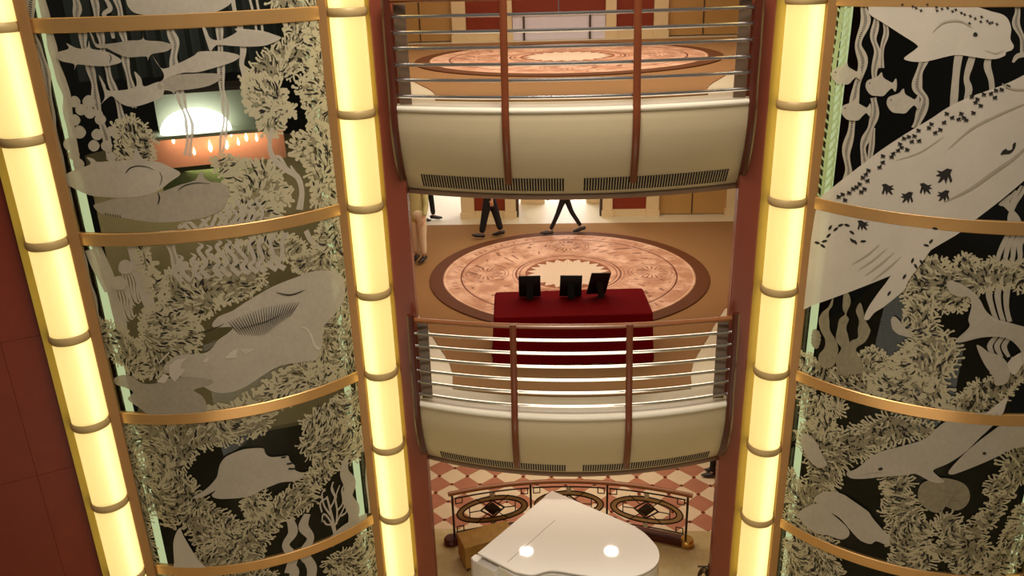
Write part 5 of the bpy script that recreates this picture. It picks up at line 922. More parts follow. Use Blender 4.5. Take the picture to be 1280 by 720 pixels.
('spot_mark','p',[(-0.954,3.045),(-0.935,3.044),(-0.918,3.058),(-0.899,3.057),(-0.905,3.041),(-0.894,3.015),(-0.9,3.007),(-0.911,3.028),(-0.915,3.001),(-0.924,3.018),(-0.934,3.005),(-0.945,3.0),(-0.936,3.024),(-0.956,3.025),(-0.942,3.035)],0,7,'d','wm'),
('spot_mark','p',[(-0.02,3.971),(-0.004,3.969),(0.009,3.979),(0.025,3.976),(0.021,3.963),(0.031,3.939),(0.026,3.932),(0.016,3.952),(0.014,3.929),(0.005,3.945),(-0.002,3.935),(-0.011,3.931),(-0.005,3.952),(-0.02,3.954),(-0.009,3.962)],0,7,'d','wm'),
('spot_mark','p',[(-0.083,3.855),(-0.098,3.851),(-0.114,3.86),(-0.129,3.856),(-0.121,3.843),(-0.124,3.819),(-0.116,3.812),(-0.113,3.833),(-0.104,3.809),(-0.1,3.827),(-0.089,3.817),(-0.08,3.814),(-0.092,3.834),(-0.077,3.838),(-0.09,3.845)],0,7,'d','wm'),
('spot_mark','p',[(0.144,4.025),(0.159,4.022),(0.173,4.032),(0.188,4.029),(0.184,4.016),(0.194,3.993),(0.189,3.986),(0.18,4.006),(0.178,3.982),(0.169,3.999),(0.162,3.988),(0.153,3.985),(0.159,4.005),(0.144,4.008),(0.155,4.015)],0,7,'d','wm'),
('spot_mark','p',[(0.236,4.106),(0.222,4.102),(0.206,4.112),(0.191,4.108),(0.2,4.095),(0.197,4.072),(0.204,4.066),(0.207,4.086),(0.217,4.063),(0.22,4.079),(0.231,4.069),(0.24,4.066),(0.228,4.086),(0.242,4.09),(0.229,4.096)],0,7,'d','wm'),
('spot_mark','p',[(0.288,4.138),(0.273,4.135),(0.257,4.144),(0.243,4.141),(0.251,4.128),(0.249,4.105),(0.256,4.098),(0.258,4.118),(0.268,4.095),(0.271,4.112),(0.282,4.102),(0.291,4.099),(0.279,4.118),(0.293,4.122),(0.28,4.128)],0,7,'d','wm'),
('spot_mark','p',[(-1.311,2.373),(-1.315,2.401),(-1.297,2.433),(-1.271,2.446),(-1.274,2.414),(-1.289,2.387)],0,7,'d','wm'),
('spot_mark','p',[(-1.248,2.375),(-1.242,2.404),(-1.217,2.431),(-1.19,2.435),(-1.202,2.405),(-1.224,2.383)],0,7,'d','wm'),
('spot_mark','p',[(-1.201,2.444),(-1.188,2.471),(-1.157,2.489),(-1.131,2.486),(-1.151,2.46),(-1.177,2.445)],0,7,'d','wm'),
('spot_mark','p',[(-1.128,2.487),(-1.102,2.5),(-1.069,2.495),(-1.053,2.476),(-1.084,2.467),(-1.111,2.472)],0,7,'d','wm'),
('spot_mark','p',[(-1.057,2.425),(-1.029,2.43),(-1.001,2.415),(-0.992,2.392),(-1.022,2.392),(-1.046,2.405)],0,7,'d','wm'),
('spot_mark','p',[(-0.999,2.329),(-0.972,2.326),(-0.95,2.303),(-0.948,2.277),(-0.976,2.287),(-0.995,2.307)],0,7,'d','wm'),
('spot_mark','p',[(-1.038,2.34),(-1.011,2.337),(-0.989,2.314),(-0.987,2.288),(-1.015,2.298),(-1.034,2.318)],0,7,'d','wm'),
('spot_mark','p',[(-0.918,2.322),(-0.899,2.343),(-0.868,2.351),(-0.847,2.34),(-0.871,2.321),(-0.897,2.315)],0,7,'d','wm'),
('spot_mark','p',[(-1.384,2.208),(-1.367,2.235),(-1.332,2.252),(-1.305,2.247),(-1.329,2.221),(-1.359,2.206)],0,7,'d','wm'),
('spot_mark','p',[(-1.327,2.275),(-1.324,2.304),(-1.3,2.333),(-1.273,2.341),(-1.282,2.31),(-1.303,2.285)],0,7,'d','wm'),
('spot_mark','p',[(-1.483,2.182),(-1.454,2.201),(-1.416,2.201),(-1.396,2.184),(-1.43,2.17),(-1.462,2.17)],0,7,'d','wm'),
('spot_mark','p',[(-1.397,2.179),(-1.365,2.186),(-1.333,2.172),(-1.324,2.148),(-1.358,2.147),(-1.385,2.159)],0,7,'d','wm'),
('spot_mark','p',[(-0.203,2.602),(-0.183,2.614),(-0.155,2.609),(-0.14,2.592),(-0.164,2.583),(-0.187,2.588)],0,7,'d','wm'),
('spot_mark','p',[(-0.205,2.419),(-0.207,2.446),(-0.192,2.472),(-0.172,2.479),(-0.175,2.45),(-0.188,2.428)],0,7,'d','wm'),
('spot_mark','p',[(-0.262,2.401),(-0.242,2.414),(-0.214,2.41),(-0.199,2.392),(-0.223,2.383),(-0.247,2.387)],0,7,'d','wm'),
('spot_mark','p',[(-0.348,2.167),(-0.356,2.194),(-0.349,2.225),(-0.331,2.239),(-0.327,2.21),(-0.333,2.183)],0,7,'d','wm'),
('spot_mark','p',[(-0.322,2.173),(-0.299,2.165),(-0.281,2.139),(-0.281,2.113),(-0.305,2.127),(-0.319,2.15)],0,7,'d','wm'),
('spot_mark','p',[(-0.272,2.228),(-0.249,2.219),(-0.232,2.193),(-0.232,2.168),(-0.255,2.182),(-0.27,2.205)],0,7,'d','wm'),
('spot_mark','p',[(-0.41,1.969),(-0.414,1.997),(-0.401,2.026),(-0.38,2.037),(-0.381,2.006),(-0.393,1.981)],0,7,'d','wm'),
('spot_mark','p',[(-0.542,1.737),(-0.545,1.766),(-0.531,1.797),(-0.511,1.808),(-0.512,1.777),(-0.524,1.75)],0,7,'d','wm'),
('etched_kelp','r',[(0.608,3.169),(0.584,3.05),(0.533,2.911),(0.512,2.771),(0.554,2.614)],[0.023,0.038,0.038,0.045,0.03],2,'e',None),
('etched_kelp','r',[(0.565,3.117),(0.525,3.005),(0.503,2.909),(0.535,2.772),(0.592,2.616)],[0.023,0.038,0.038,0.045,0.03],2,'e',None),
('etched_kelp','r',[(0.522,3.065),(0.465,2.96),(0.474,2.908),(0.557,2.772),(0.63,2.617)],[0.023,0.038,0.038,0.045,0.03],2,'e',None),
('etched_kelp','r',[(0.478,3.012),(0.405,2.914),(0.444,2.907),(0.58,2.773),(0.669,2.618)],[0.023,0.038,0.038,0.045,0.03],2,'e',None),
('etched_kelp','r',[(0.536,2.631),(0.501,2.478),(0.477,2.341),(0.484,2.205)],[0.038,0.053,0.046,0.046],2,'e',None),
('etched_kelp','r',[(0.597,2.633),(0.554,2.481),(0.546,2.345),(0.554,2.209)],[0.038,0.054,0.046,0.046],2,'e',None),
('etched_kelp','r',[(0.658,2.636),(0.608,2.483),(0.615,2.348),(0.623,2.212)],[0.039,0.054,0.046,0.046],2,'e',None),
('etched_kelp','r',[(0.719,2.637),(0.661,2.485),(0.685,2.351),(0.694,2.215)],[0.039,0.054,0.047,0.047],2,'e',None),
('etched_kelp','r',[(0.476,2.066),(0.454,1.915),(0.514,1.74),(0.588,1.583)],[0.047,0.063,0.047,0.047],2,'e',None),
('etched_kelp','r',[(0.554,2.071),(0.539,1.921),(0.585,1.745),(0.652,1.586)],[0.047,0.063,0.047,0.047],2,'e',None),
('etched_kelp','r',[(0.631,2.075),(0.626,1.926),(0.656,1.749),(0.716,1.59)],[0.048,0.063,0.048,0.048],2,'e',None),
('etched_kelp','r',[(0.622,1.43),(0.564,1.289),(0.635,1.156)],[0.04,0.056,0.032],2,'e',None),
('etched_kelp','r',[(0.694,1.434),(0.636,1.294),(0.708,1.16)],[0.041,0.057,0.032],2,'e',None),
('etched_kelp','r',[(0.767,1.438),(0.709,1.298),(0.782,1.164)],[0.041,0.057,0.033],2,'e',None),
('etched_flame_kelp','p',[(-1.156,1.574),(-1.196,1.431),(-1.275,1.324),(-1.305,1.214),(-1.265,1.093),(-1.194,0.999),(-1.188,0.882),(-1.25,0.757),(-1.218,0.63),(-1.055,0.671),(-1.011,0.907),(-1.067,1.04),(-1.143,1.133),(-1.165,1.243),(-1.188,1.368),(-1.15,1.461)],1,3,'s',None),
('etched_flame_kelp','p',[(-1.026,1.674),(-1.023,1.465),(-0.984,1.396),(-1.044,1.313),(-1.054,1.194),(-1.057,1.027),(-0.977,0.952),(-1.011,0.84),(-1.022,0.734),(-0.953,0.621),(-0.844,0.623),(-0.839,0.828),(-0.901,1.092),(-0.948,1.226),(-0.932,1.345),(-0.969,1.4),(-0.935,1.554),(-0.97,1.657)],1,4,'s',None),
('etched_flame_kelp','p',[(-0.82,1.584),(-0.865,1.477),(-0.814,1.362),(-0.813,1.232),(-0.801,1.138),(-0.883,1.064),(-0.905,0.874),(-0.893,0.641),(-0.704,0.701),(-0.706,0.835),(-0.774,0.914),(-0.8,1.006),(-0.711,1.114),(-0.671,1.255),(-0.692,1.313),(-0.746,1.396)],1,3,'s',None),
('etched_coral','m',[(-1.381,1.059),(-1.292,1.068),(-1.258,0.971),(-1.286,0.83),(-1.381,0.861)],0.023,2,'s',None),
('etched_coral','m',[(-1.549,0.641),(-1.383,0.682),(-1.24,0.636),(-1.048,0.649),(-0.876,0.73),(-0.732,0.967),(-0.63,1.038),(-0.497,0.989),(-0.419,0.925),(-0.457,0.81),(-0.54,0.681),(-0.604,0.533),(-0.588,0.407),(-0.835,0.392),(-1.091,0.389),(-1.378,0.436)],0.04,2,'c',None),
('etched_coral','m',[(-0.338,2.119),(-0.276,2.261),(-0.174,2.22),(-0.101,2.267),(0.01,2.151),(0.079,2.215),(0.127,2.313),(0.221,2.304),(0.3,2.191),(0.425,2.283),(0.588,2.238),(0.813,2.3),(0.867,2.008),(0.61,2.018),(0.473,1.992),(0.37,1.946),(0.261,1.841),(0.19,1.68),(0.098,1.764),(0.049,1.661),(-0.058,1.742),(-0.138,1.729),(-0.204,1.62),(-0.275,1.528),(-0.322,1.755),(-0.334,1.967)],0.031,3,'c',None),
('etched_coral','m',[(-0.296,1.682),(-0.13,1.789),(-0.05,1.685),(-0.085,1.582),(0.006,1.518),(0.059,1.368),(0.141,1.361),(0.184,1.288),(0.254,1.257),(0.245,1.096),(0.25,0.955),(0.175,0.903),(0.177,0.779),(0.124,0.687),(0.017,0.73),(-0.161,0.798),(-0.333,0.8),(-0.325,1.01),(-0.231,1.195),(-0.222,1.379),(-0.302,1.483)],0.033,4,'c',None),
('etched_shell','p',[(-0.468,1.463),(-0.427,1.504),(-0.32,1.401),(-0.221,1.295),(-0.305,1.286),(-0.388,1.307),(-0.441,1.359)],1,5,'e',None),
('etched_coral','m',[(-0.599,0.643),(-0.469,0.765),(-0.294,0.767),(-0.339,0.986),(-0.245,1.049),(-0.161,0.798),(0.012,0.771),(0.169,0.716),(0.227,0.663),(0.209,0.555),(0.15,0.503),(0.276,0.44),(0.272,0.354),(-0.02,0.384),(-0.189,0.496),(-0.312,0.507),(-0.47,0.486)],0.034,5,'c',None),
('etched_coral','m',[(0.283,0.504),(0.395,0.645),(0.477,0.758),(0.546,0.847),(0.657,0.876),(0.776,0.964),(0.885,1.107),(1.015,1.227),(1.083,0.969),(0.928,0.868),(0.842,0.682),(0.749,0.533),(0.664,0.433),(0.402,0.384)],0.033,3,'c',None),
('etched_dolphin_tail','p',[(0.03,2.013),(0.125,2.015),(0.252,1.954),(0.371,1.842),(0.456,1.707),(0.574,1.62),(0.726,1.58),(0.984,1.481),(1.084,1.227),(1.049,0.828),(0.907,1.167),(0.873,1.265),(0.753,1.379),(0.633,1.411),(0.459,1.388),(0.27,1.309),(0.218,1.332),(0.321,1.501),(0.299,1.596),(0.305,1.76),(0.258,1.86),(0.165,1.849),(0.062,1.903)],1,6,'e',None),
('etched_dolphin','p',[(0.428,1.291),(0.482,1.275),(0.56,1.219),(0.68,1.185),(0.757,1.113),(0.811,1.038),(0.825,0.925),(0.799,0.839),(0.697,0.812),(0.656,0.916),(0.553,1.05),(0.474,1.184)],1,5,'e',None),
('etched_fin','p',[(0.776,1.104),(0.88,1.226),(0.954,1.188),(0.885,0.968),(0.822,0.986)],1,6,'w',None),
('etched_fin','p',[(0.664,0.433),(0.717,0.52),(0.837,0.661),(0.847,0.558),(0.817,0.432)],1,6,'w',None),
('etched_dolphin','p',[(-0.715,-0.712),(-0.608,-0.61),(-0.487,-0.426),(-0.374,-0.285),(-0.158,-0.142),(0.035,-0.017),(0.111,0.055),(0.179,0.177),(0.25,0.276),(0.4,0.394),(0.726,0.468),(0.807,0.389),(0.742,0.269),(0.633,0.1),(0.525,-0.085),(0.371,-0.261),(0.232,-0.376),(0.266,-0.437),(0.365,-0.52),(0.257,-0.552),(0.09,-0.486),(0.027,-0.478),(-0.072,-0.527),(-0.322,-0.625),(-0.445,-0.691),(-0.648,-0.768)],1,6,'e',None),
('etched_dolphin','p',[(0.39,-0.392),(0.419,-0.298),(0.506,-0.131),(0.596,0.01),(0.731,0.183),(0.916,0.362),(1.238,0.463),(1.315,0.089),(1.028,-0.01),(0.87,-0.122),(0.712,-0.231),(0.516,-0.362),(0.436,-0.407)],1,5,'e',None),
('eye_mark','p',[(-0.363,-0.523),(-0.33,-0.489),(-0.309,-0.511),(-0.342,-0.539)],1,8,'d','de2'),
('eye_mark','p',[(0.705,-0.078),(0.728,-0.06),(0.749,-0.085),(0.725,-0.098)],1,8,'d','de3'),
('etched_fan_coral','p',[(0.128,-0.834),(0.118,-0.628),(0.233,-0.511),(0.401,-0.469),(0.584,-0.522),(0.669,-0.672),(0.649,-0.823),(0.554,-0.904),(0.416,-0.867),(0.36,-0.971),(0.25,-0.946)],1,4,'s','fan'),
('etched_fan_coral','r',[(0.463,-1.188),(0.407,-0.986),(0.375,-0.828),(0.298,-0.658)],[0.026,0.021,0.014,0.007],13,'w','fan'),
('etched_fan_coral','r',[(0.397,-0.917),(0.451,-0.746),(0.52,-0.621)],[0.026,0.021,0.014,0.007],13,'w','fan'),
('etched_fan_coral','r',[(0.382,-0.873),(0.242,-0.762),(0.175,-0.661)],[0.026,0.021,0.014,0.007],13,'w','fan'),
('etched_fan_coral','r',[(0.396,-0.848),(0.383,-0.642),(0.35,-0.534)],[0.026,0.021,0.014,0.007],13,'w','fan'),
('etched_fan_coral','r',[(0.451,-0.746),(0.575,-0.751)],[0.026,0.021,0.014,0.007],13,'w','fan'),
('etched_fan_coral','r',[(0.477,-0.685),(0.455,-0.54)],[0.026,0.021,0.014,0.007],13,'w','fan'),
('etched_fan_coral','r',[(0.283,-0.799),(0.275,-0.617)],[0.026,0.021,0.014,0.007],13,'w','fan'),
('etched_coral','m',[(-0.3,-0.583),(-0.183,-0.501),(-0.039,-0.507),(0.012,-0.631),(-0.039,-0.784),(0.074,-0.824),(0.17,-1.011),(0.259,-1.133),(0.387,-1.154),(0.295,-1.268),(0.367,-1.519),(0.386,-1.785),(0.179,-1.885),(-0.06,-1.908),(-0.033,-1.674),(-0.126,-1.531),(-0.139,-1.278),(-0.232,-1.128),(-0.208,-0.882)],0.036,3,'c',None),
('etched_coral','m',[(0.338,-1.574),(0.377,-1.468),(0.49,-1.375),(0.411,-1.197),(0.373,-1.062),(0.502,-0.97),(0.607,-1.072),(0.639,-1.163),(0.766,-1.056),(0.884,-0.885),(0.925,-0.7),(0.834,-0.591),(0.879,-0.431),(1.015,-0.383),(0.943,-0.185),(1.056,-0.01),(1.243,0.071),(1.343,-0.327),(1.189,-0.519),(1.095,-0.721),(1.054,-0.904),(0.993,-1.091),(0.906,-1.235),(1.003,-1.471),(0.923,-1.667),(0.743,-1.952),(0.604,-1.648),(0.451,-1.6)],0.036,3,'c',None),
('etched_coral','m',[(0.923,-1.667),(1.073,-1.542),(1.163,-1.399),(1.162,-1.186),(1.229,-1.024),(1.256,-0.863),(1.347,-0.823),(1.461,-1.278),(1.436,-1.66),(1.125,-1.836)],0.04,2,'c',None),
('etched_fish','p',[(-1.065,-1.31),(-0.99,-1.137),(-0.843,-1.053),(-0.719,-1.042),(-0.656,-1.059),(-0.493,-1.125),(-0.394,-1.175),(-0.339,-1.243),(-0.184,-1.394),(-0.123,-1.433),(-0.115,-1.58),(-0.254,-1.569),(-0.315,-1.637),(-0.433,-1.633),(-0.537,-1.562),(-0.727,-1.404),(-0.91,-1.37)],1,5,'e',None),
('etched_fish','p',[(-1.274,-1.624),(-1.149,-1.431),(-1.021,-1.334),(-0.804,-1.395),(-0.616,-1.506),(-0.579,-1.611),(-0.666,-1.718),(-0.843,-1.736),(-0.998,-1.786),(-1.172,-1.74)],1,6,'e',None),
('etched_coral','m',[(-1.288,-1.177),(-1.196,-0.93),(-1.295,-0.684),(-1.415,-0.498),(-1.36,-0.327),(-1.187,-0.202),(-1.03,-0.043),(-0.892,-0.149),(-0.771,-0.149),(-0.65,-0.014),(-0.529,0.072),(-0.349,0.237),(-0.083,0.219),(0.163,0.174),(0.11,0.065),(-0.118,-0.042),(-0.315,-0.176),(-0.448,-0.286),(-0.488,-0.415),(-0.619,-0.439),(-0.721,-0.572),(-0.782,-0.74),(-0.805,-0.894),(-0.874,-1.023),(-0.969,-1.141),(-1.061,-1.311),(-1.129,-1.525),(-1.265,-1.6),(-1.416,-1.608),(-1.505,-1.295),(-1.482,-1.028)],0.042,3,'c',None),
('etched_fish','p',[(-1.372,-0.441),(-1.282,-0.387),(-1.161,-0.428),(-1.056,-0.571),(-0.975,-0.704),(-1.074,-0.797),(-1.217,-0.744),(-1.329,-0.602)],1,5,'e',None),
('etched_coral','m',[(-1.534,0.303),(-1.408,0.286),(-1.282,0.223),(-1.183,0.149),(-1.086,0.255),(-0.998,0.221),(-0.923,0.114),(-0.984,-0.071),(-0.946,-0.218),(-1.062,-0.325),(-1.177,-0.292),(-1.278,-0.218),(-1.35,-0.204),(-1.428,0.045)],0.046,3,'c',None),
('etched_coral','m',[(-1.0,0.243),(-0.897,0.236),(-0.848,0.164),(-0.898,0.077),(-0.982,0.091)],0.021,3,'c',None),
('etched_coral','m',[(-1.458,-1.711),(-1.257,-1.673),(-0.988,-1.759),(-0.765,-1.799),(-0.666,-1.93),(-0.7,-1.999),(-0.979,-2.041),(-1.226,-1.944),(-1.441,-1.86)],0.05,4,'c',None),
('etched_coral','m',[(-1.361,-2.105),(-1.097,-2.028),(-0.845,-2.047),(-0.663,-2.137),(-0.658,-2.372),(-0.918,-2.596),(-1.34,-2.778),(-1.388,-2.339)],0.051,3,'c',None),
('cut_line','r',[(0.208,4.152),(0.286,4.106),(0.381,4.092),(0.484,4.108)],[0.007,0.017,0.017,0.007],14,'f','wl'),
('cut_line','r',[(0.577,3.591),(0.446,3.416),(0.27,3.241),(0.09,3.058),(-0.129,2.899)],[0.007,0.029,0.037,0.029,0.007],14,'f','wl'),
('cut_line','r',[(-0.66,3.299),(-0.434,3.41),(-0.23,3.597)],[0.004,0.012,0.004],14,'f','wl'),
('cut_line','r',[(0.505,3.991),(0.243,3.851),(0.015,3.695),(-0.173,3.467)],[0.007,0.022,0.022,0.004],14,'f','wl'),
('cut_line','r',[(-0.703,2.33),(-0.818,2.182),(-0.976,2.029)],[0.005,0.018,0.005],14,'f','wl'),
('cut_line','r',[(-0.621,2.298),(-0.741,2.14),(-0.894,1.979)],[0.004,0.018,0.004],14,'f','wl'),
('cut_line','r',[(-0.54,2.265),(-0.665,2.097),(-0.814,1.928)],[0.004,0.017,0.004],14,'f','wl'),
('cut_line','r',[(-0.46,2.231),(-0.59,2.054),(-0.735,1.877)],[0.004,0.017,0.004],14,'f','wl'),
('cut_line','r',[(0.001,4.475),(0.104,4.445),(0.183,4.477)],[0.003,0.008,0.003],14,'f','bl'),
('cut_line','r',[(-0.483,4.638),(-0.394,4.732),(-0.252,4.748),(-0.137,4.688)],[0.004,0.017,0.017,0.004],14,'f','bl'),
('cut_line','r',[(-0.56,-0.687),(-0.428,-0.603),(-0.303,-0.561)],[0.004,0.01,0.004],14,'f','dl')]}
# ------------------------------------------------------------------ glass towers
TW = {'L': dict(C=Vector((-4.9678, 11.2902)), n=Vector((.3719, -.9283)), d=Vector((.9283, .3719))),
      'R': dict(C=Vector((5.1655, 11.2902)), n=Vector((-.3719, -.9283)), d=Vector((.9283, -.3719)))}
TRAD, THALF = 2.6904, .5829
def tpos(t, u, z, r):
    a = u / TRAD; p = t['C'] + t['n'] * (r * cos(a)) + t['d'] * (r * sin(a)); return (p.x, p.y, z)
def tflat(t, u, w, z):
    p = t['C'] + t['n'] * w + t['d'] * u; return (p.x, p.y, z)
ULIM = TRAD * THALF
def clip_u(poly):
    for s in (-1, 1):
        out = []
        for i in range(len(poly)):
            p, q = poly[i - 1], poly[i]; a, b = ULIM - s * p[0], ULIM - s * q[0]
            if (a >= 0) != (b >= 0):
                k = a / (a - b); out.append((p[0] + (q[0] - p[0]) * k, p[1] + (q[1] - p[1]) * k))
            if b >= 0: out.append(q)
        poly = out
        if not poly: return []
    return poly
def film(mb, t, poly, r):
    """a closed outline in glass coordinates -> film bent onto the cylinder"""
    poly = clip_u(poly)
    if len(poly) < 3: return
    bm = bmesh.new(); vs = [bm.verts.new((u, z, 0)) for u, z in poly]
    for tri in tessellate_polygon([[Vector((u, z, 0)) for u, z in poly]]):
        try: bm.faces.new([vs[i] for i in tri])
        except Exception: pass
    for _ in range(5):
        es = [e for e in bm.edges if abs(e.verts[0].co.x - e.verts[1].co.x) > .11]
        if not es: break
        bmesh.ops.subdivide_edges(bm, edges=es, cuts=1); bmesh.ops.triangulate(bm, faces=bm.faces)
    bm.verts.index_update()
    pts = [tpos(t, v.co.x, v.co.y, r) for v in bm.verts]; fs = []
    for f in bm.faces:
        ii = [v.index for v in f.verts]
        a, b, c = (Vector(pts[i]) for i in ii[:3]); nn = (b - a).cross(c - a)
        out = Vector((t['n'].x, t['n'].y, 0))
        fs.append(tuple(ii) if nn.dot(out) > 0 else tuple(ii[::-1]))
    mb.add(pts, fs); bm.free()
def ragged(pts, amp, rs):
    c = catmull(pts, 8, True); out = []
    # resample
    L = [0]
    for a, b in zip(c, c[1:] + c[:1]): L.append(L[-1] + hypot(b[0] - a[0], b[1] - a[1]))
    tot = L[-1]; n = max(24, int(tot / .016)); j = 0; c2 = c + c[:1]
    wl = max(.05, amp * 1.5); ph = rs.random() * 6
    for i in range(n):
        s = tot * i / n
        while L[j + 1] < s: j += 1
        k = (s - L[j]) / max(1e-6, L[j + 1] - L[j]); p = [c2[j][d] + (c2[j + 1][d] - c2[j][d]) * k for d in (0, 1)]
        tx, ty = c2[j + 1][0] - c2[j][0], c2[j + 1][1] - c2[j][1]; l = hypot(tx, ty) or 1
        wv = abs(sin(pi * s / wl + ph + 1.7 * sin(s * 3.1 + ph))) ** .6 - .55 + .35 * sin(s * 9 + ph)
        a = amp * .75 * wv
        out.append((p[0] + ty / l * a, p[1] - tx / l * a))
    return out
def ribbon_poly(pts, w):
    n = len(pts); ws = w if isinstance(w, list) else [w] * n
    c = catmull([(p[0], p[1], ws[i]) for i, p in enumerate(pts)], 6); a, b = [], []
    for i, p in enumerate(c):
        q0, q1 = c[max(i - 1, 0)], c[min(i + 1, len(c) - 1)]; tx, ty = q1[0] - q0[0], q1[1] - q0[1]; l = hypot(tx, ty) or 1
        a.append((p[0] - ty / l * p[2] / 2, p[1] + tx / l * p[2] / 2)); b.append((p[0] + ty / l * p[2] / 2, p[1] - tx / l * p[2] / 2))
    return a, b
def inside(p, poly):
    c = False
    for i in range(len(poly)):
        a, b = poly[i - 1], poly[i]
        if (a[1] > p[1]) != (b[1] > p[1]) and p[0] < (b[0] - a[0]) * (p[1] - a[1]) / (b[1] - a[1]) + a[0]: c = not c
    return c
def finger(p, ang, ln, w, bend):
    # a small leaf / polyp: returns ribbon control points
    pts = []; x, y = p
    for k in range(4):
        a = ang + bend * (k / 3 - .2); pts.append((x, y)); x += cos(a) * ln / 3; y += sin(a) * ln / 3
    return pts, [w * .75, w, w * 1.05, w * .3]
def polyp(mb, t, p, r, rad):
    if abs(p[0]) > ULIM - r: return
    n = 9; mb.add([tpos(t, *p, rad)] + [tpos(t, p[0] + r * cos(2 * pi * k / n), p[1] + r * sin(2 * pi * k / n), rad) for k in range(n)], [(0, 1 + k, 1 + (k + 1) % n) for k in range(n)])
def coral_growth(t, pts, amp, rs, lay):
    """polyps and curling fingers round the rim and over a coral mass, with clear slits between them"""
    c = catmull(pts, 8, True); bright, dark = MB(), MB()
    style = rs.choice(['finger', 'finger', 'lobe', 'branch'])
    per = [0]
    for a, b in zip(c, c[1:] + c[:1]): per.append(per[-1] + hypot(b[0] - a[0], b[1] - a[1]))
    area = sum(c[i - 1][0] * c[i][1] - c[i][0] * c[i - 1][1] for i in range(len(c))); sg = 1 if area > 0 else -1
    s = 0; j = 0; r0 = TRAD + .0015 * lay + .0034; n = 0
    while s < per[-1] - .02:
        while per[j + 1] < s: j += 1
        a, b = c[j], c[(j + 1) % len(c)]; k = (s - per[j]) / max(1e-6, per[j + 1] - per[j]); p = (a[0] + (b[0] - a[0]) * k, a[1] + (b[1] - a[1]) * k)
        na = atan2(-(b[0] - a[0]) * sg, (b[1] - a[1]) * sg) + rs.uniform(-.5, .5) + .6 * sin(s * 7)
        ln = rs.uniform(.05, .12); q = (p[0] - cos(na) * .03, p[1] - sin(na) * .03); bend = rs.uniform(-1.6, 1.6)
        w = rs.uniform(.014, .024) * (1.5 if style == 'lobe' else 1)
        fp, fw_ = finger(q, na, ln, w, bend); fw_[3] = w * .9; strip(bright, t, *ribbon_poly(fp, fw_), r0 + .00012 * (n % 9)); n += 1
        polyp(bright, t, fp[3], w * rs.uniform(.6, .95), r0 + .00012 * (n % 9))
        if style == 'branch':
            for sd in (-1, 1):
                fp2, fw2 = finger(fp[1], na + sd * .8, ln * .6, w * .8, sd * .5); strip(bright, t, *ribbon_poly(fp2, fw2), r0 + .00012 * (n % 9))
        s += rs.uniform(.028, .05)
    us_ = [p[0] for p in c]; zs_ = [p[1] for p in c]
    N = int(abs(area) / 2 / .0026); fld = rs.uniform(0, 6)
    for i in range(N * 3):
        p = (rs.uniform(min(us_), max(us_)), rs.uniform(min(zs_), max(zs_)))
        if not inside(p, c): continue
        an = fld + 1.4 * sin(p[0] * 4 + fld) + 1.4 * cos(p[1] * 3.6) + rs.uniform(-.35, .35)
        if i % 5 < 2:
            w = rs.uniform(.013, .024); fp, fw_ = finger(p, an, rs.uniform(.05, .12), w, rs.uniform(-2., 2.)); fw_[3] = w * .8
            strip(bright, t, *ribbon_poly(fp, fw_), r0 + .0002 + .00012 * (n % 9)); n += 1
            if style != 'branch': polyp(bright, t, fp[3], w * .8, r0 + .0002 + .00012 * (n % 9))
        elif i % 5 == 2 and style == 'lobe': polyp(bright, t, p, rs.uniform(.02, .04), r0 + .0002 + .00012 * (n % 9))
        elif i % 5 >= 3 and rs.random() < .62:
            fp, fw_ = finger(p, an, rs.uniform(.05, .10), rs.uniform(.012, .026), rs.uniform(-1., 1.)); fw_[0] *= .4; strip(dark, t, *ribbon_poly(fp, fw_), r0 + .0012 if i % 2 else r0 - .0006)
    return bright, dark
def strip(mb, t, a, b, r):
    vs = []; fs = []
    keep = [i for i in range(len(a)) if abs(a[i][0]) < ULIM and abs(b[i][0]) < ULIM]
    for i in keep: vs.append(tpos(t, *a[i], r)); vs.append(tpos(t, *b[i], r))
    for k in range(len(keep) - 1):
        if keep[k + 1] == keep[k] + 1: fs.append((2 * k, 2 * k + 1, 2 * k + 3, 2 * k + 2))
    mb.add(vs, fs)
def ladder(mb, t, pts, w, r, rs):
    a, b = ribbon_poly(pts, w)
    mid = [((p[0] + q[0]) / 2, (p[1] + q[1]) / 2) for p, q in zip(a, b)]
    lerp = lambda p, q, k: (p[0] + (q[0] - p[0]) * k, p[1] + (q[1] - p[1]) * k)
    wob = [1 + .22 * sin(i * .55 + pts[0][0] * 9) for i in range(len(a))]
    A_ = [lerp(m_, p, k) for m_, p, k in zip(mid, a, wob)]; B_ = [lerp(m_, p, k) for m_, p, k in zip(mid, b, wob)]
    strip(mb, t, A_, [lerp(p, q, .34) for p, q in zip(A_, B_)], r); strip(mb, t, [lerp(p, q, .66) for p, q in zip(A_, B_)], B_, r)
    for i in range(len(a) - 1):
        for h in (0, .5):
            p0, q0 = lerp(A_[i], A_[i + 1], h), lerp(B_[i], B_[i + 1], h); p1, q1 = lerp(A_[i], A_[i + 1], h + .26), lerp(B_[i], B_[i + 1], h + .26)
            if abs(p0[0]) > ULIM or abs(q0[0]) > ULIM: continue
            mb.add([tpos(t, *lerp(p0, q0, .3), r), tpos(t, *lerp(p0, q0, .7), r), tpos(t, *lerp(p1, q1, .7), r), tpos(t, *lerp(p1, q1, .3), r)], [(0, 1, 2, 3)])
BANDS = [RZ + 2 * RING, RZ, RZ - 2 * RING, RZ - 4 * RING, RZ - 6 * RING, G]
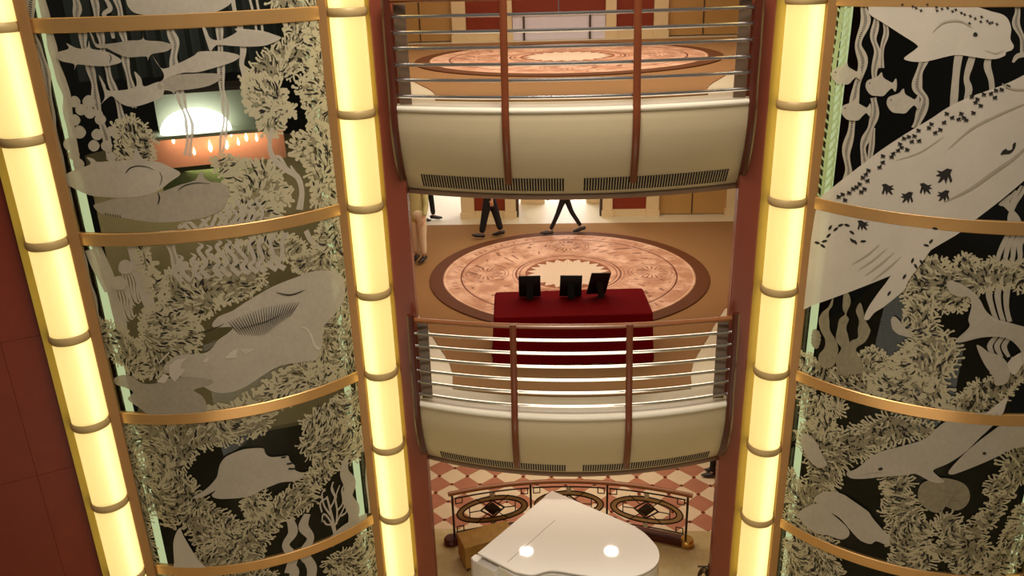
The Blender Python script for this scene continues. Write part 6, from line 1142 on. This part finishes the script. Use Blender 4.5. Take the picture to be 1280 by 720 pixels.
MERGE = {('R', 'wm'): 'etched_whale', ('R', 'we'): 'etched_whale', ('R', 'be'): 'etched_beluga', ('R', 'fe1'): 'f1', ('R', 'fe2'): 'f2', ('R', 'fe3'): 'f3', ('R', 'fe4'): 'f4', ('R', 'de2'): 'd2', ('R', 'de3'): 'd3', ('L', 'ribs'): 'etched_ray', ('L', 'ry2'): 'r2', ('L', 'g1'): 'f8', ('L', 'g2'): 'f9', ('L', 'g3'): 'f2', ('R', 'wl'): 'etched_whale', ('R', 'bl'): 'etched_beluga', ('R', 'dl'): 'd2'}
def build_tower(key, label):
    t = TW[key]; r = thing('glass_tower', (t['C'].x, t['C'].y, G), label, 'glass tower', None)
    N = 36; us = [-ULIM + 2 * ULIM * i / N for i in range(N + 1)]
    panes = []
    for za, zb in zip(BANDS, BANDS[1:]):
        m = MB().grid([[tpos(t, u, z, rr) for u in us] for z, rr in ((zb + .07, TRAD - .006), (za - .07, TRAD - .006), )])
        panes.append((zb, za, obj('glass_pane', m, 'clear_glass', r, True)))
    for z in BANDS[:-1]:
        m = MB().grid([[tpos(t, u, z + b, TRAD + a) for u in us] for a, b in ((-.03, -.075), (.014, -.075), (.022, -.067), (.022, .067), (.014, .075), (-.03, .075))]); obj('bronze_band', m, 'bronze', r, True)
    for u in (-1.44, 1.42):
        m = MB().grid([[tpos(t, u + a, z, TRAD - b) for z in (G + .05, 7.2)] for a, b in ((-.05, .09), (.05, .09), (.05, .07), (-.05, .07), (-.05, .09))]); obj('edge_light', m, 'edge_strip', r)
    m = MB(); m.grid([[tpos(t, TRAD * a, z, 2.62) for a in [THALF + .02 + (2 * pi - 2 * THALF - .04) * i / 60 for i in range(61)]] for z in (G, 7.4)]); obj('shaft_wall', m, 'shaft_black', r, True)
    m = MB().grid([[tpos(t, TRAD * a, z, 2.70) for a in [THALF + .12 + (2 * pi - 2 * THALF - .24) * i / 60 for i in range(61)]] for z in (G, 7.4)]); obj('shaft_cladding', m, 'wall_shaft', r, True)
    m = MB().grid([[tflat(t, -1.3 + 2.6 * i / 80, 1.15 + .05 * sin(i * 1.25), z) for i in range(81)] for z in (4.25 if key == 'L' else 5.3, 7.2)]); obj('shaft_curtain', m, 'curtain_green', r, True)
    obj('shaft_floor', MB().lathe([(2.6, .012), (2.6, .03), (.001, .03)], (t['C'].x, t['C'].y, G), 48), 'shaft_black', r)
    rs = random.Random(11); groups = {}
    order = []; made = {}
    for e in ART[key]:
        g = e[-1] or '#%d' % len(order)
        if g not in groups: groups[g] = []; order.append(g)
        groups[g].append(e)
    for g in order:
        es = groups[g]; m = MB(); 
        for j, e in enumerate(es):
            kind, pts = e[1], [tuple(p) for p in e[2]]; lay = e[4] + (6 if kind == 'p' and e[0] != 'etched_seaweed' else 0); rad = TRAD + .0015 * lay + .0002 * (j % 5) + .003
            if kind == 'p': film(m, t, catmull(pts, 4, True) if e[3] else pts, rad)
            elif kind == 'r': strip(m, t, *ribbon_poly(pts, e[3]), rad)
            elif kind == 'l': ladder(m, t, pts, e[3], rad, rs)
            elif kind == 'm': film(m, t, ragged(pts, e[3], rs), rad)
        if not m.f: continue
        zc = sum(p[1] for p in es[0][2]) / len(es[0][2])
        pane = next((p for a, b, p in panes if a <= zc < b), panes[0][2])
        tgt = made.get(MERGE.get((key, g)))
        if tgt:                                   # marks that are part of a creature's own pattern
            me = tgt.data; off = base(tgt); bm = bmesh.new(); bm.from_mesh(me); vs = [bm.verts.new(Vector(p) - off) for p in m.v]
            mi = len(me.materials)
            for f in m.f: bm.faces.new([vs[i] for i in f]).material_index = mi
            bm.to_mesh(me); bm.free(); me.materials.append(MATS[MATKEY[es[0][5]]]); continue
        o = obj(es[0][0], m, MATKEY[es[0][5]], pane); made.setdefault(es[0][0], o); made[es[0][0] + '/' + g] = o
        if es[0][0] == 'etched_dolphin': made.setdefault('d%d' % sum(k.startswith('etched_dolphin/') for k in made), o)
        if es[0][0] == 'etched_ray': made.setdefault('r%d' % sum(k.startswith('etched_ray/') for k in made), o)
        if es[0][0] == 'etched_fish': made.setdefault('f%d' % sum(k.startswith('etched_fish/') for k in made), o)
        if es[0][1] == 'm' and es[0][5] == 'c':
            e = es[0]; br_, dk_ = coral_growth(t, [tuple(p) for p in e[2]], e[3], rs, e[4])
            me = o.data; off = base(pane); bm = bmesh.new(); bm.from_mesh(me)
            for mi, g_ in ((1, br_), (2, dk_)):
                vs = [bm.verts.new(Vector(p) - off) for p in g_.v]
                for f in g_.f:
                    try: bm.faces.new([vs[i] for i in f]).material_index = mi
                    except Exception: pass
            bm.to_mesh(me); bm.free(); me.materials.append(MATS['etch_leaf']); me.materials.append(MATS['etch_dark'])
    return r
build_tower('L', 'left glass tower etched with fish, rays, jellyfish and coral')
build_tower('R', 'right glass tower etched with whale, dolphins and small fish')
# ------------------------------------------------------------------ elevator car in the left tower
t = TW['L']
r = thing('elevator_car', (t['C'].x, t['C'].y, -.3), 'lit elevator car with white dome lamp behind the etched left glass', 'elevator')
def flat_box(u0, u1, w0_, w1_, z0, z1):
    m = MB(); vs = [tflat(t, u, w, z) for z in (z0, z1) for u, w in ((u0, w0_), (u1, w0_), (u1, w1_), (u0, w1_))]
    return m.add(vs, [(0, 3, 2, 1), (4, 5, 6, 7), (0, 1, 5, 4), (1, 2, 6, 5), (2, 3, 7, 6), (3, 0, 4, 7)])
arc = [-1.62 + 3.24 * i / 30 for i in range(31)]
m = MB().grid([[tflat(t, 1.45 * sin(a), .75 - .55 * cos(a), z) for a in arc] for z in (-.25, 3.3)]); obj('cab_wall', m, 'cab_olive', r, True)
obj('cab_floor', flat_box(-1.45, 1.45, .2, 2.1, -.3, -.25), 'cab_olive', r)
obj('header_panel', flat_box(-.47, .93, 1.55, 1.62, 3.66, 4.16), 'cab_panel', r)
obj('header_top', flat_box(-.47, .93, 1.55, 2.02, 4.14, 4.19), 'frame_dark', r)
obj('header_shelf', flat_box(-.55, .93, 1.45, 1.95, 3.62, 3.66), 'cab_panel', r)
m = MB(); n = 20
rows = []
for k in range(9):
    e = pi / 2 * k / 8; rows.append([tflat(t, -.05 + .40 * cos(e) * cos(2 * pi * i / n), 1.80 + .14 * cos(e) * sin(2 * pi * i / n), 3.665 + .28 * sin(e)) for i in range(n + 1)])
obj('dome_lamp', m.grid(rows), 'dome_light', r, True)
obj('salmon_panel', flat_box(-.60, .95, 1.50, 1.60, 3.22, 3.62), 'cab_salmon', r)
for u, z, s in ((-.33, 3.56, .022), (.07, 3.44, .03), (.26, 3.46, .032), (.40, 3.47, .02), (.50, 3.52, .024), (-.12, 3.40, .02), (.33, 3.58, .02), (.62, 3.50, .02)):
    x, y, _ = tflat(t, u, 1.66, 0); m = MB().lathe([(.001, -2 * s), (s * .7, -s), (s * .8, 0), (s * .4, 1.5 * s), (.001, 3 * s)], (x, y, z), 10); obj('flame_lamp', m, 'candle_light', r, True)
obj('green_panel', flat_box(-.55, .65, 1.45, 1.52, 2.80, 3.20), 'cab_green', r)
SPOTS = [(-.768, 13.28, 'round downlight mirrored as the left bright spot on the piano lid'), (.890, 13.31, 'round downlight mirrored as the right bright spot on the piano lid')]
# ------------------------------------------------------------------ people
def skin(name, joints, edges, mat, parent, root=0, sub=2):
    names = list(joints); idx = {k: i for i, k in enumerate(names)}
    me = bpy.data.meshes.new(name); off = base(parent)
    me.from_pydata([tuple(Vector(joints[k][0]) - off) for k in names], [(idx[a], idx[b]) for a, b in edges], [])
    o = bpy.data.objects.new(name, me); COL.objects.link(o)
    o.modifiers.new('s', 'SKIN'); sv = me.skin_vertices[0].data
    for k in names:
        rr = joints[k][1]; sv[idx[k]].radius = (rr, rr) if not isinstance(rr, tuple) else rr
    sv[root].use_root = True
    ss = o.modifiers.new('u', 'SUBSURF'); ss.levels = sub; ss.render_levels = sub
    bpy.context.view_layer.update()
    ev = o.evaluated_get(bpy.context.evaluated_depsgraph_get()); nm = bpy.data.meshes.new_from_object(ev)
    o.modifiers.clear(); o.data = nm; nm.name = name; bpy.data.meshes.remove(me)
    nm.materials.clear(); nm.materials.append(MATS[mat])
    for p in nm.polygons: p.use_smooth = True
    o.parent = parent; WL[o.name] = off
    return o
def person(x, y, z, face, legs, label, top, bottom, shoe='black_leather', hem=.92, slim=1., loose=1., arms=(18, -18)):
    """legs: for each side (thigh angle, shin angle, foot pitch) in degrees, forward positive"""
    f = Vector((cos(face), sin(face), 0)); s = Vector((-f.y, f.x, 0)); up = Vector((0, 0, 1)); O = Vector((x, y, z))
    TH, SH = .43, .41
    drop = min(TH * cos(radians(a)) + SH * cos(radians(b)) for a, b, c in legs); drop = max(TH * cos(radians(a)) + SH * cos(radians(b)) for a, b, c in legs)
    hz = drop + .095
    P = lambda a, b, c: O + f * a + s * b + up * c
    r = thing('person', (x, y, z), label, 'person', None)
    J = {'pel': (P(0, 0, hz + .05), (.13 * slim, .10)), 'wa': (P(0, 0, hz + .2), (.12 * slim, .09)), 'ch': (P(.0, 0, hz + .40), (.145 * slim, .10)), 'sh': (P(-.01, 0, hz + .53), (.10, .08)), 'nk': (P(0, 0, hz + .60), .05), 'hd': (P(.02, 0, hz + .68), .075), 'hm': (P(.02, 0, hz + .76), .09), 'ht': (P(.01, 0, hz + .83), .07), 'ns': (P(.115, 0, hz + .72), .014)}
    E = [('pel', 'wa'), ('wa', 'ch'), ('ch', 'sh'), ('sh', 'nk'), ('nk', 'hd'), ('hd', 'hm'), ('hm', 'ht'), ('hd', 'ns')]
    T = {'pel': (P(0, 0, hz + .06), (.155 * slim * loose, .125)), 'wa': (P(0, 0, hz + .17), (.14 * slim, .115))}; TE = [('pel', 'wa')]
    jz = hz + hem - .92
    K = {'hem': (P(0, 0, jz - .02), (.165 * slim * loose, .135)), 'wa': (P(0, 0, hz + .2), (.145 * slim * loose, .12)), 'ch': (P(0, 0, hz + .40), (.165 * slim, .125)), 'sh': (P(-.01, 0, hz + .54), (.11, .09)), 'nk': (P(0, 0, hz + .585), .06)}; KE = [('hem', 'wa'), ('wa', 'ch'), ('ch', 'sh'), ('sh', 'nk')]
    shoes = []
    for i, (sg, (a, b, c)) in enumerate(zip((1, -1), legs)):
        k = str(i); hip = P(0, sg * .088, hz); kn = hip + f * (TH * sin(radians(a))) - up * (TH * cos(radians(a))); an = kn + f * (SH * sin(radians(b))) - up * (SH * cos(radians(b)))
        ft = f * cos(radians(c)) + up * sin(radians(c)); toe = an + ft * .15 - (up * cos(radians(c)) - f * sin(radians(c))) * .055
        J.update({'hip' + k: (hip, .075), 'kn' + k: (kn, .05), 'cf' + k: (kn.lerp(an, .35), .046), 'an' + k: (an, .034), 'ft' + k: (an.lerp(toe, .6) , .032), 'to' + k: (toe, .022)})
        E += [('pel', 'hip' + k), ('hip' + k, 'kn' + k), ('kn' + k, 'cf' + k), ('cf' + k, 'an' + k), ('an' + k, 'ft' + k), ('ft' + k, 'to' + k)]
        T.update({'hip' + k: (hip - up * .03, .092 * loose), 'mt' + k: (hip.lerp(kn, .5), .083 * slim * loose), 'kn' + k: (kn, .068 * slim * loose), 'an' + k: (an.lerp(kn, .08), .056 * slim * loose)}); TE += [('pel', 'hip' + k), ('hip' + k, 'mt' + k), ('mt' + k, 'kn' + k), ('kn' + k, 'an' + k)]
        heel = an - ft * .055 - (up * cos(radians(c)) - f * sin(radians(c))) * .05
        shoes.append((an, heel, toe, ft))
        aa = radians(arms[i]); shp = P(-.01, sg * .185 * slim, hz + .50); el = shp + f * (.28 * sin(aa)) - up * (.28 * cos(aa)) + s * sg * .03; wr = el + f * (.25 * sin(aa + .35)) - up * (.25 * cos(aa + .35))
        hd = (wr - el).normalized(); J.update({'sp' + k: (shp, .055), 'el' + k: (el, .04), 'wr' + k: (wr, .026), 'pa' + k: (wr + hd * .07, (.034, .02))})
        E += [('sh', 'sp' + k), ('sp' + k, 'el' + k), ('el' + k, 'wr' + k), ('wr' + k, 'pa' + k)]
        for q in range(4):
            b0 = wr + hd * .095 + f * (.012 * (q - 1.5) * 1.6); b1 = b0 + hd * (.04 + .006 * (1.5 - abs(q - 1.4))) + s * (-sg * .008); b2 = b1 + hd * .026 - s * sg * .02
            J.update({'f%d%s' % (q, k): (b0, .0095), 'g%d%s' % (q, k): (b1, .009), 'h%d%s' % (q, k): (b2, .008)}); E += [('pa' + k, 'f%d%s' % (q, k)), ('f%d%s' % (q, k), 'g%d%s' % (q, k)), ('g%d%s' % (q, k), 'h%d%s' % (q, k))]
        t0 = wr + hd * .04 + f * .035; J.update({'t0' + k: (t0, .011), 't1' + k: (t0 + hd * .035 + f * .018, .009)}); E += [('pa' + k, 't0' + k), ('t0' + k, 't1' + k)]
        K.update({'sp' + k: (shp, .075), 'el' + k: (el, .058), 'wr' + k: (el.lerp(wr, .9), .045)}); KE += [('sh', 'sp' + k), ('sp' + k, 'el' + k), ('el' + k, 'wr' + k)]
    skin('body', J, E, 'skin', r, sub=1)
    skin('trousers', T, TE, bottom, r)
    skin('jacket' if top == 'black_suit' else 'shirt', K, KE, top, r)
    for an, heel, toe, ft in shoes:
        n_ = up if abs(ft.z) < .01 else (up - ft * up.dot(ft)).normalized()
        pts = [heel - ft * .02 + n_ * .03, heel + n_ * .035, heel + ft * .06 + n_ * .035, heel.lerp(toe, .55) + n_ * .022, heel.lerp(toe, .85) + n_ * .014, toe + ft * .05 + n_ * .012]
        obj('shoe', MB().tube(pts, [.034, .052, .054, .05, .046, .02], 10, flat=.85), shoe, r, True)
    hp = P(.0, 0, hz + .775)
    m = MB(); rows = []
    for i in range(9):
        e = -.5 + (pi / 2 + .5) * i / 8; rows.append([tuple(hp + f * (-.012 + .098 * cos(e) * cos(2 * pi * k / 16)) + s * (.09 * cos(e) * sin(2 * pi * k / 16)) + up * (.095 * sin(e) + .02)) for k in range(17)])
    obj('hair', m.grid(rows), 'hair_dark', r, True)
    return r
person(-1.52, 16.70, .03, pi, [(14, 12, 12), (-16, -14, -6)], 'person in black trousers mid-stride at the rug edge, left of two walkers', 'black_suit', 'black_suit', loose=1.22, arms=(-16, 20))
person(.04, 16.86, .03, pi, [(20, 24, 6), (-20, -32, -12)], 'person in slim black leggings taking a long stride, right of two walkers', 'black_suit', 'black_suit', slim=.78, hem=.84, arms=(20, -20))
person(-2.80, 15.25, .03, -1.9, [(2, 0, 0), (-2, -2, 0)], 'person in pale green shirt and loose beige trousers beside the left pillar', 'green_shirt', 'beige_trousers', hem=.80, loose=1.25, arms=(6, -4))
person(-3.02, 18.05, .0, .1, [(8, 4, 0), (-10, -12, -4)], 'person in dark clothes in the passage behind the green-shirted person', 'black_suit', 'black_suit', arms=(10, -8))
person(2.86, 13.80, G, pi, [(4, 2, 0), (-3, -4, 0)], 'person in black standing on diamond tiles, mostly hidden by the right pillar', 'black_suit', 'black_suit', arms=(4, -4))

# ------------------------------------------------------------------ lamps of the place and added fill lights
def area(name, loc, size, power, col, target=None, shape='RECTANGLE', sy=None):
    l = bpy.data.lights.new(name, 'AREA'); l.energy = power; l.color = col; l.shape = shape; l.size = size
    if sy: l.size_y = sy
    o = bpy.data.objects.new(name, l); COL.objects.link(o); o.location = loc
    d = Vector(target) - Vector(loc) if target else Vector((0, 0, -1))
    o.rotation_euler = d.to_track_quat('-Z', 'Y').to_euler()
    return o
WARM = (1, .86, .66)
area('deck_light', (0, 14.6, 3.42), 6.5, 210, WARM, sy=4.6)
area('deck_light', (0, 14.4, H + 3.42), 6.0, 220, WARM, sy=4.5)
area('ground_light', (.1, 13.6, -.46), 5.0, 110, (1, .84, .62), sy=2.6)
area('passage_light', (-.1, 21.2, 3.4), 2.2, 260, (.92, .93, 1), sy=2.0)
area('passage_light', (-3.4, 20.8, 3.4), 2.0, 70, (.92, .93, 1), sy=2.0)
area('atrium_light', (.2, 4.2, 13.5), 5.0, 820, (1, .88, .70), (0.1, 10.2, 0), sy=5.0)
area('bounce_fill', (.1, 2.2, -3.6), 8.0, 170, (1, .88, .70), (.1, 9.6, .6), sy=4.0)  # added fill with no real fixture, imitates floor bounce onto the fascias
area('atrium_light', (0, 7.0, 9.5), 2.0, 250, (1, .95, .86), (0.1, 10.0, -4), sy=2.0)
for x, y in ((-.80, 0), (.90, 0)): pass
struct('ceiling', MB().span(-7.5, 7.5, 10.7, 24, H + 3.45, H + 3.8), 'cream_panel')
def downlight(x, y, z, rad, label):
    r = thing('ceiling_light', (x, y, z), label, 'lamp', 'round downlights under the middle deck')
    obj('trim_ring', MB().lathe([(rad, -.004), (rad + .04, -.012), (rad + .045, .0), (rad, .0)], (x, y, z), 28), 'bronze', r)
    obj('light_disc', MB().lathe([(.001, -.003), (rad, -.003)], (x, y, z), 28), 'spot_disc', r)
for x, y, lb in SPOTS: downlight(x, y, -.402, .13, lb)
hx, hy, _ = tflat(TW['L'], .2, 1.88, 0); hx2, hy2, _ = tflat(TW['L'], .2, 1.5, 0)
area('salmon_fill', (hx, hy, 3.55), 1.2, 2.6, (1, .8, .6), (hx2, hy2, 3.38), sy=.08)  # added fill with no real fixture, brightens the salmon panel
lx, ly, _ = tflat(TW['L'], 0, 1.2, 0)
area('cab_light', (lx, ly, 3.15), 1.2, 22, (1, .9, .66), sy=.8)
w = bpy.data.worlds.new('World'); sc.world = w; w.use_nodes = True
bg = w.node_tree.nodes['Background']; bg.inputs[0].default_value = (1, .86, .68, 1); bg.inputs[1].default_value = .11

# ------------------------------------------------------------------ camera
F, PI_, YA, RO = 1036.7218, .371243, .0615419, -.0302321
cp, sp_, cy_, sy_ = cos(PI_), sin(PI_), cos(YA), sin(YA)
fw = Vector((-sy_ * cp, cy_ * cp, -sp_)); rt = Vector((cy_, sy_, 0)); upv = rt.cross(fw)
r_ = rt * cos(RO) + upv * sin(RO); u_ = upv * cos(RO) - rt * sin(RO)
cam = bpy.data.cameras.new('Camera'); co_ = bpy.data.objects.new('Camera', cam); COL.objects.link(co_)
cam.sensor_width = 36; cam.lens = F / 1280 * 36; cam.clip_end = 200
M4 = Matrix(((r_.x, u_.x, -fw.x, -.0760416), (r_.y, u_.y, -fw.y, 0), (r_.z, u_.z, -fw.z, 5.3932505), (0, 0, 0, 1)))
co_.matrix_world = M4
sc.camera = co_
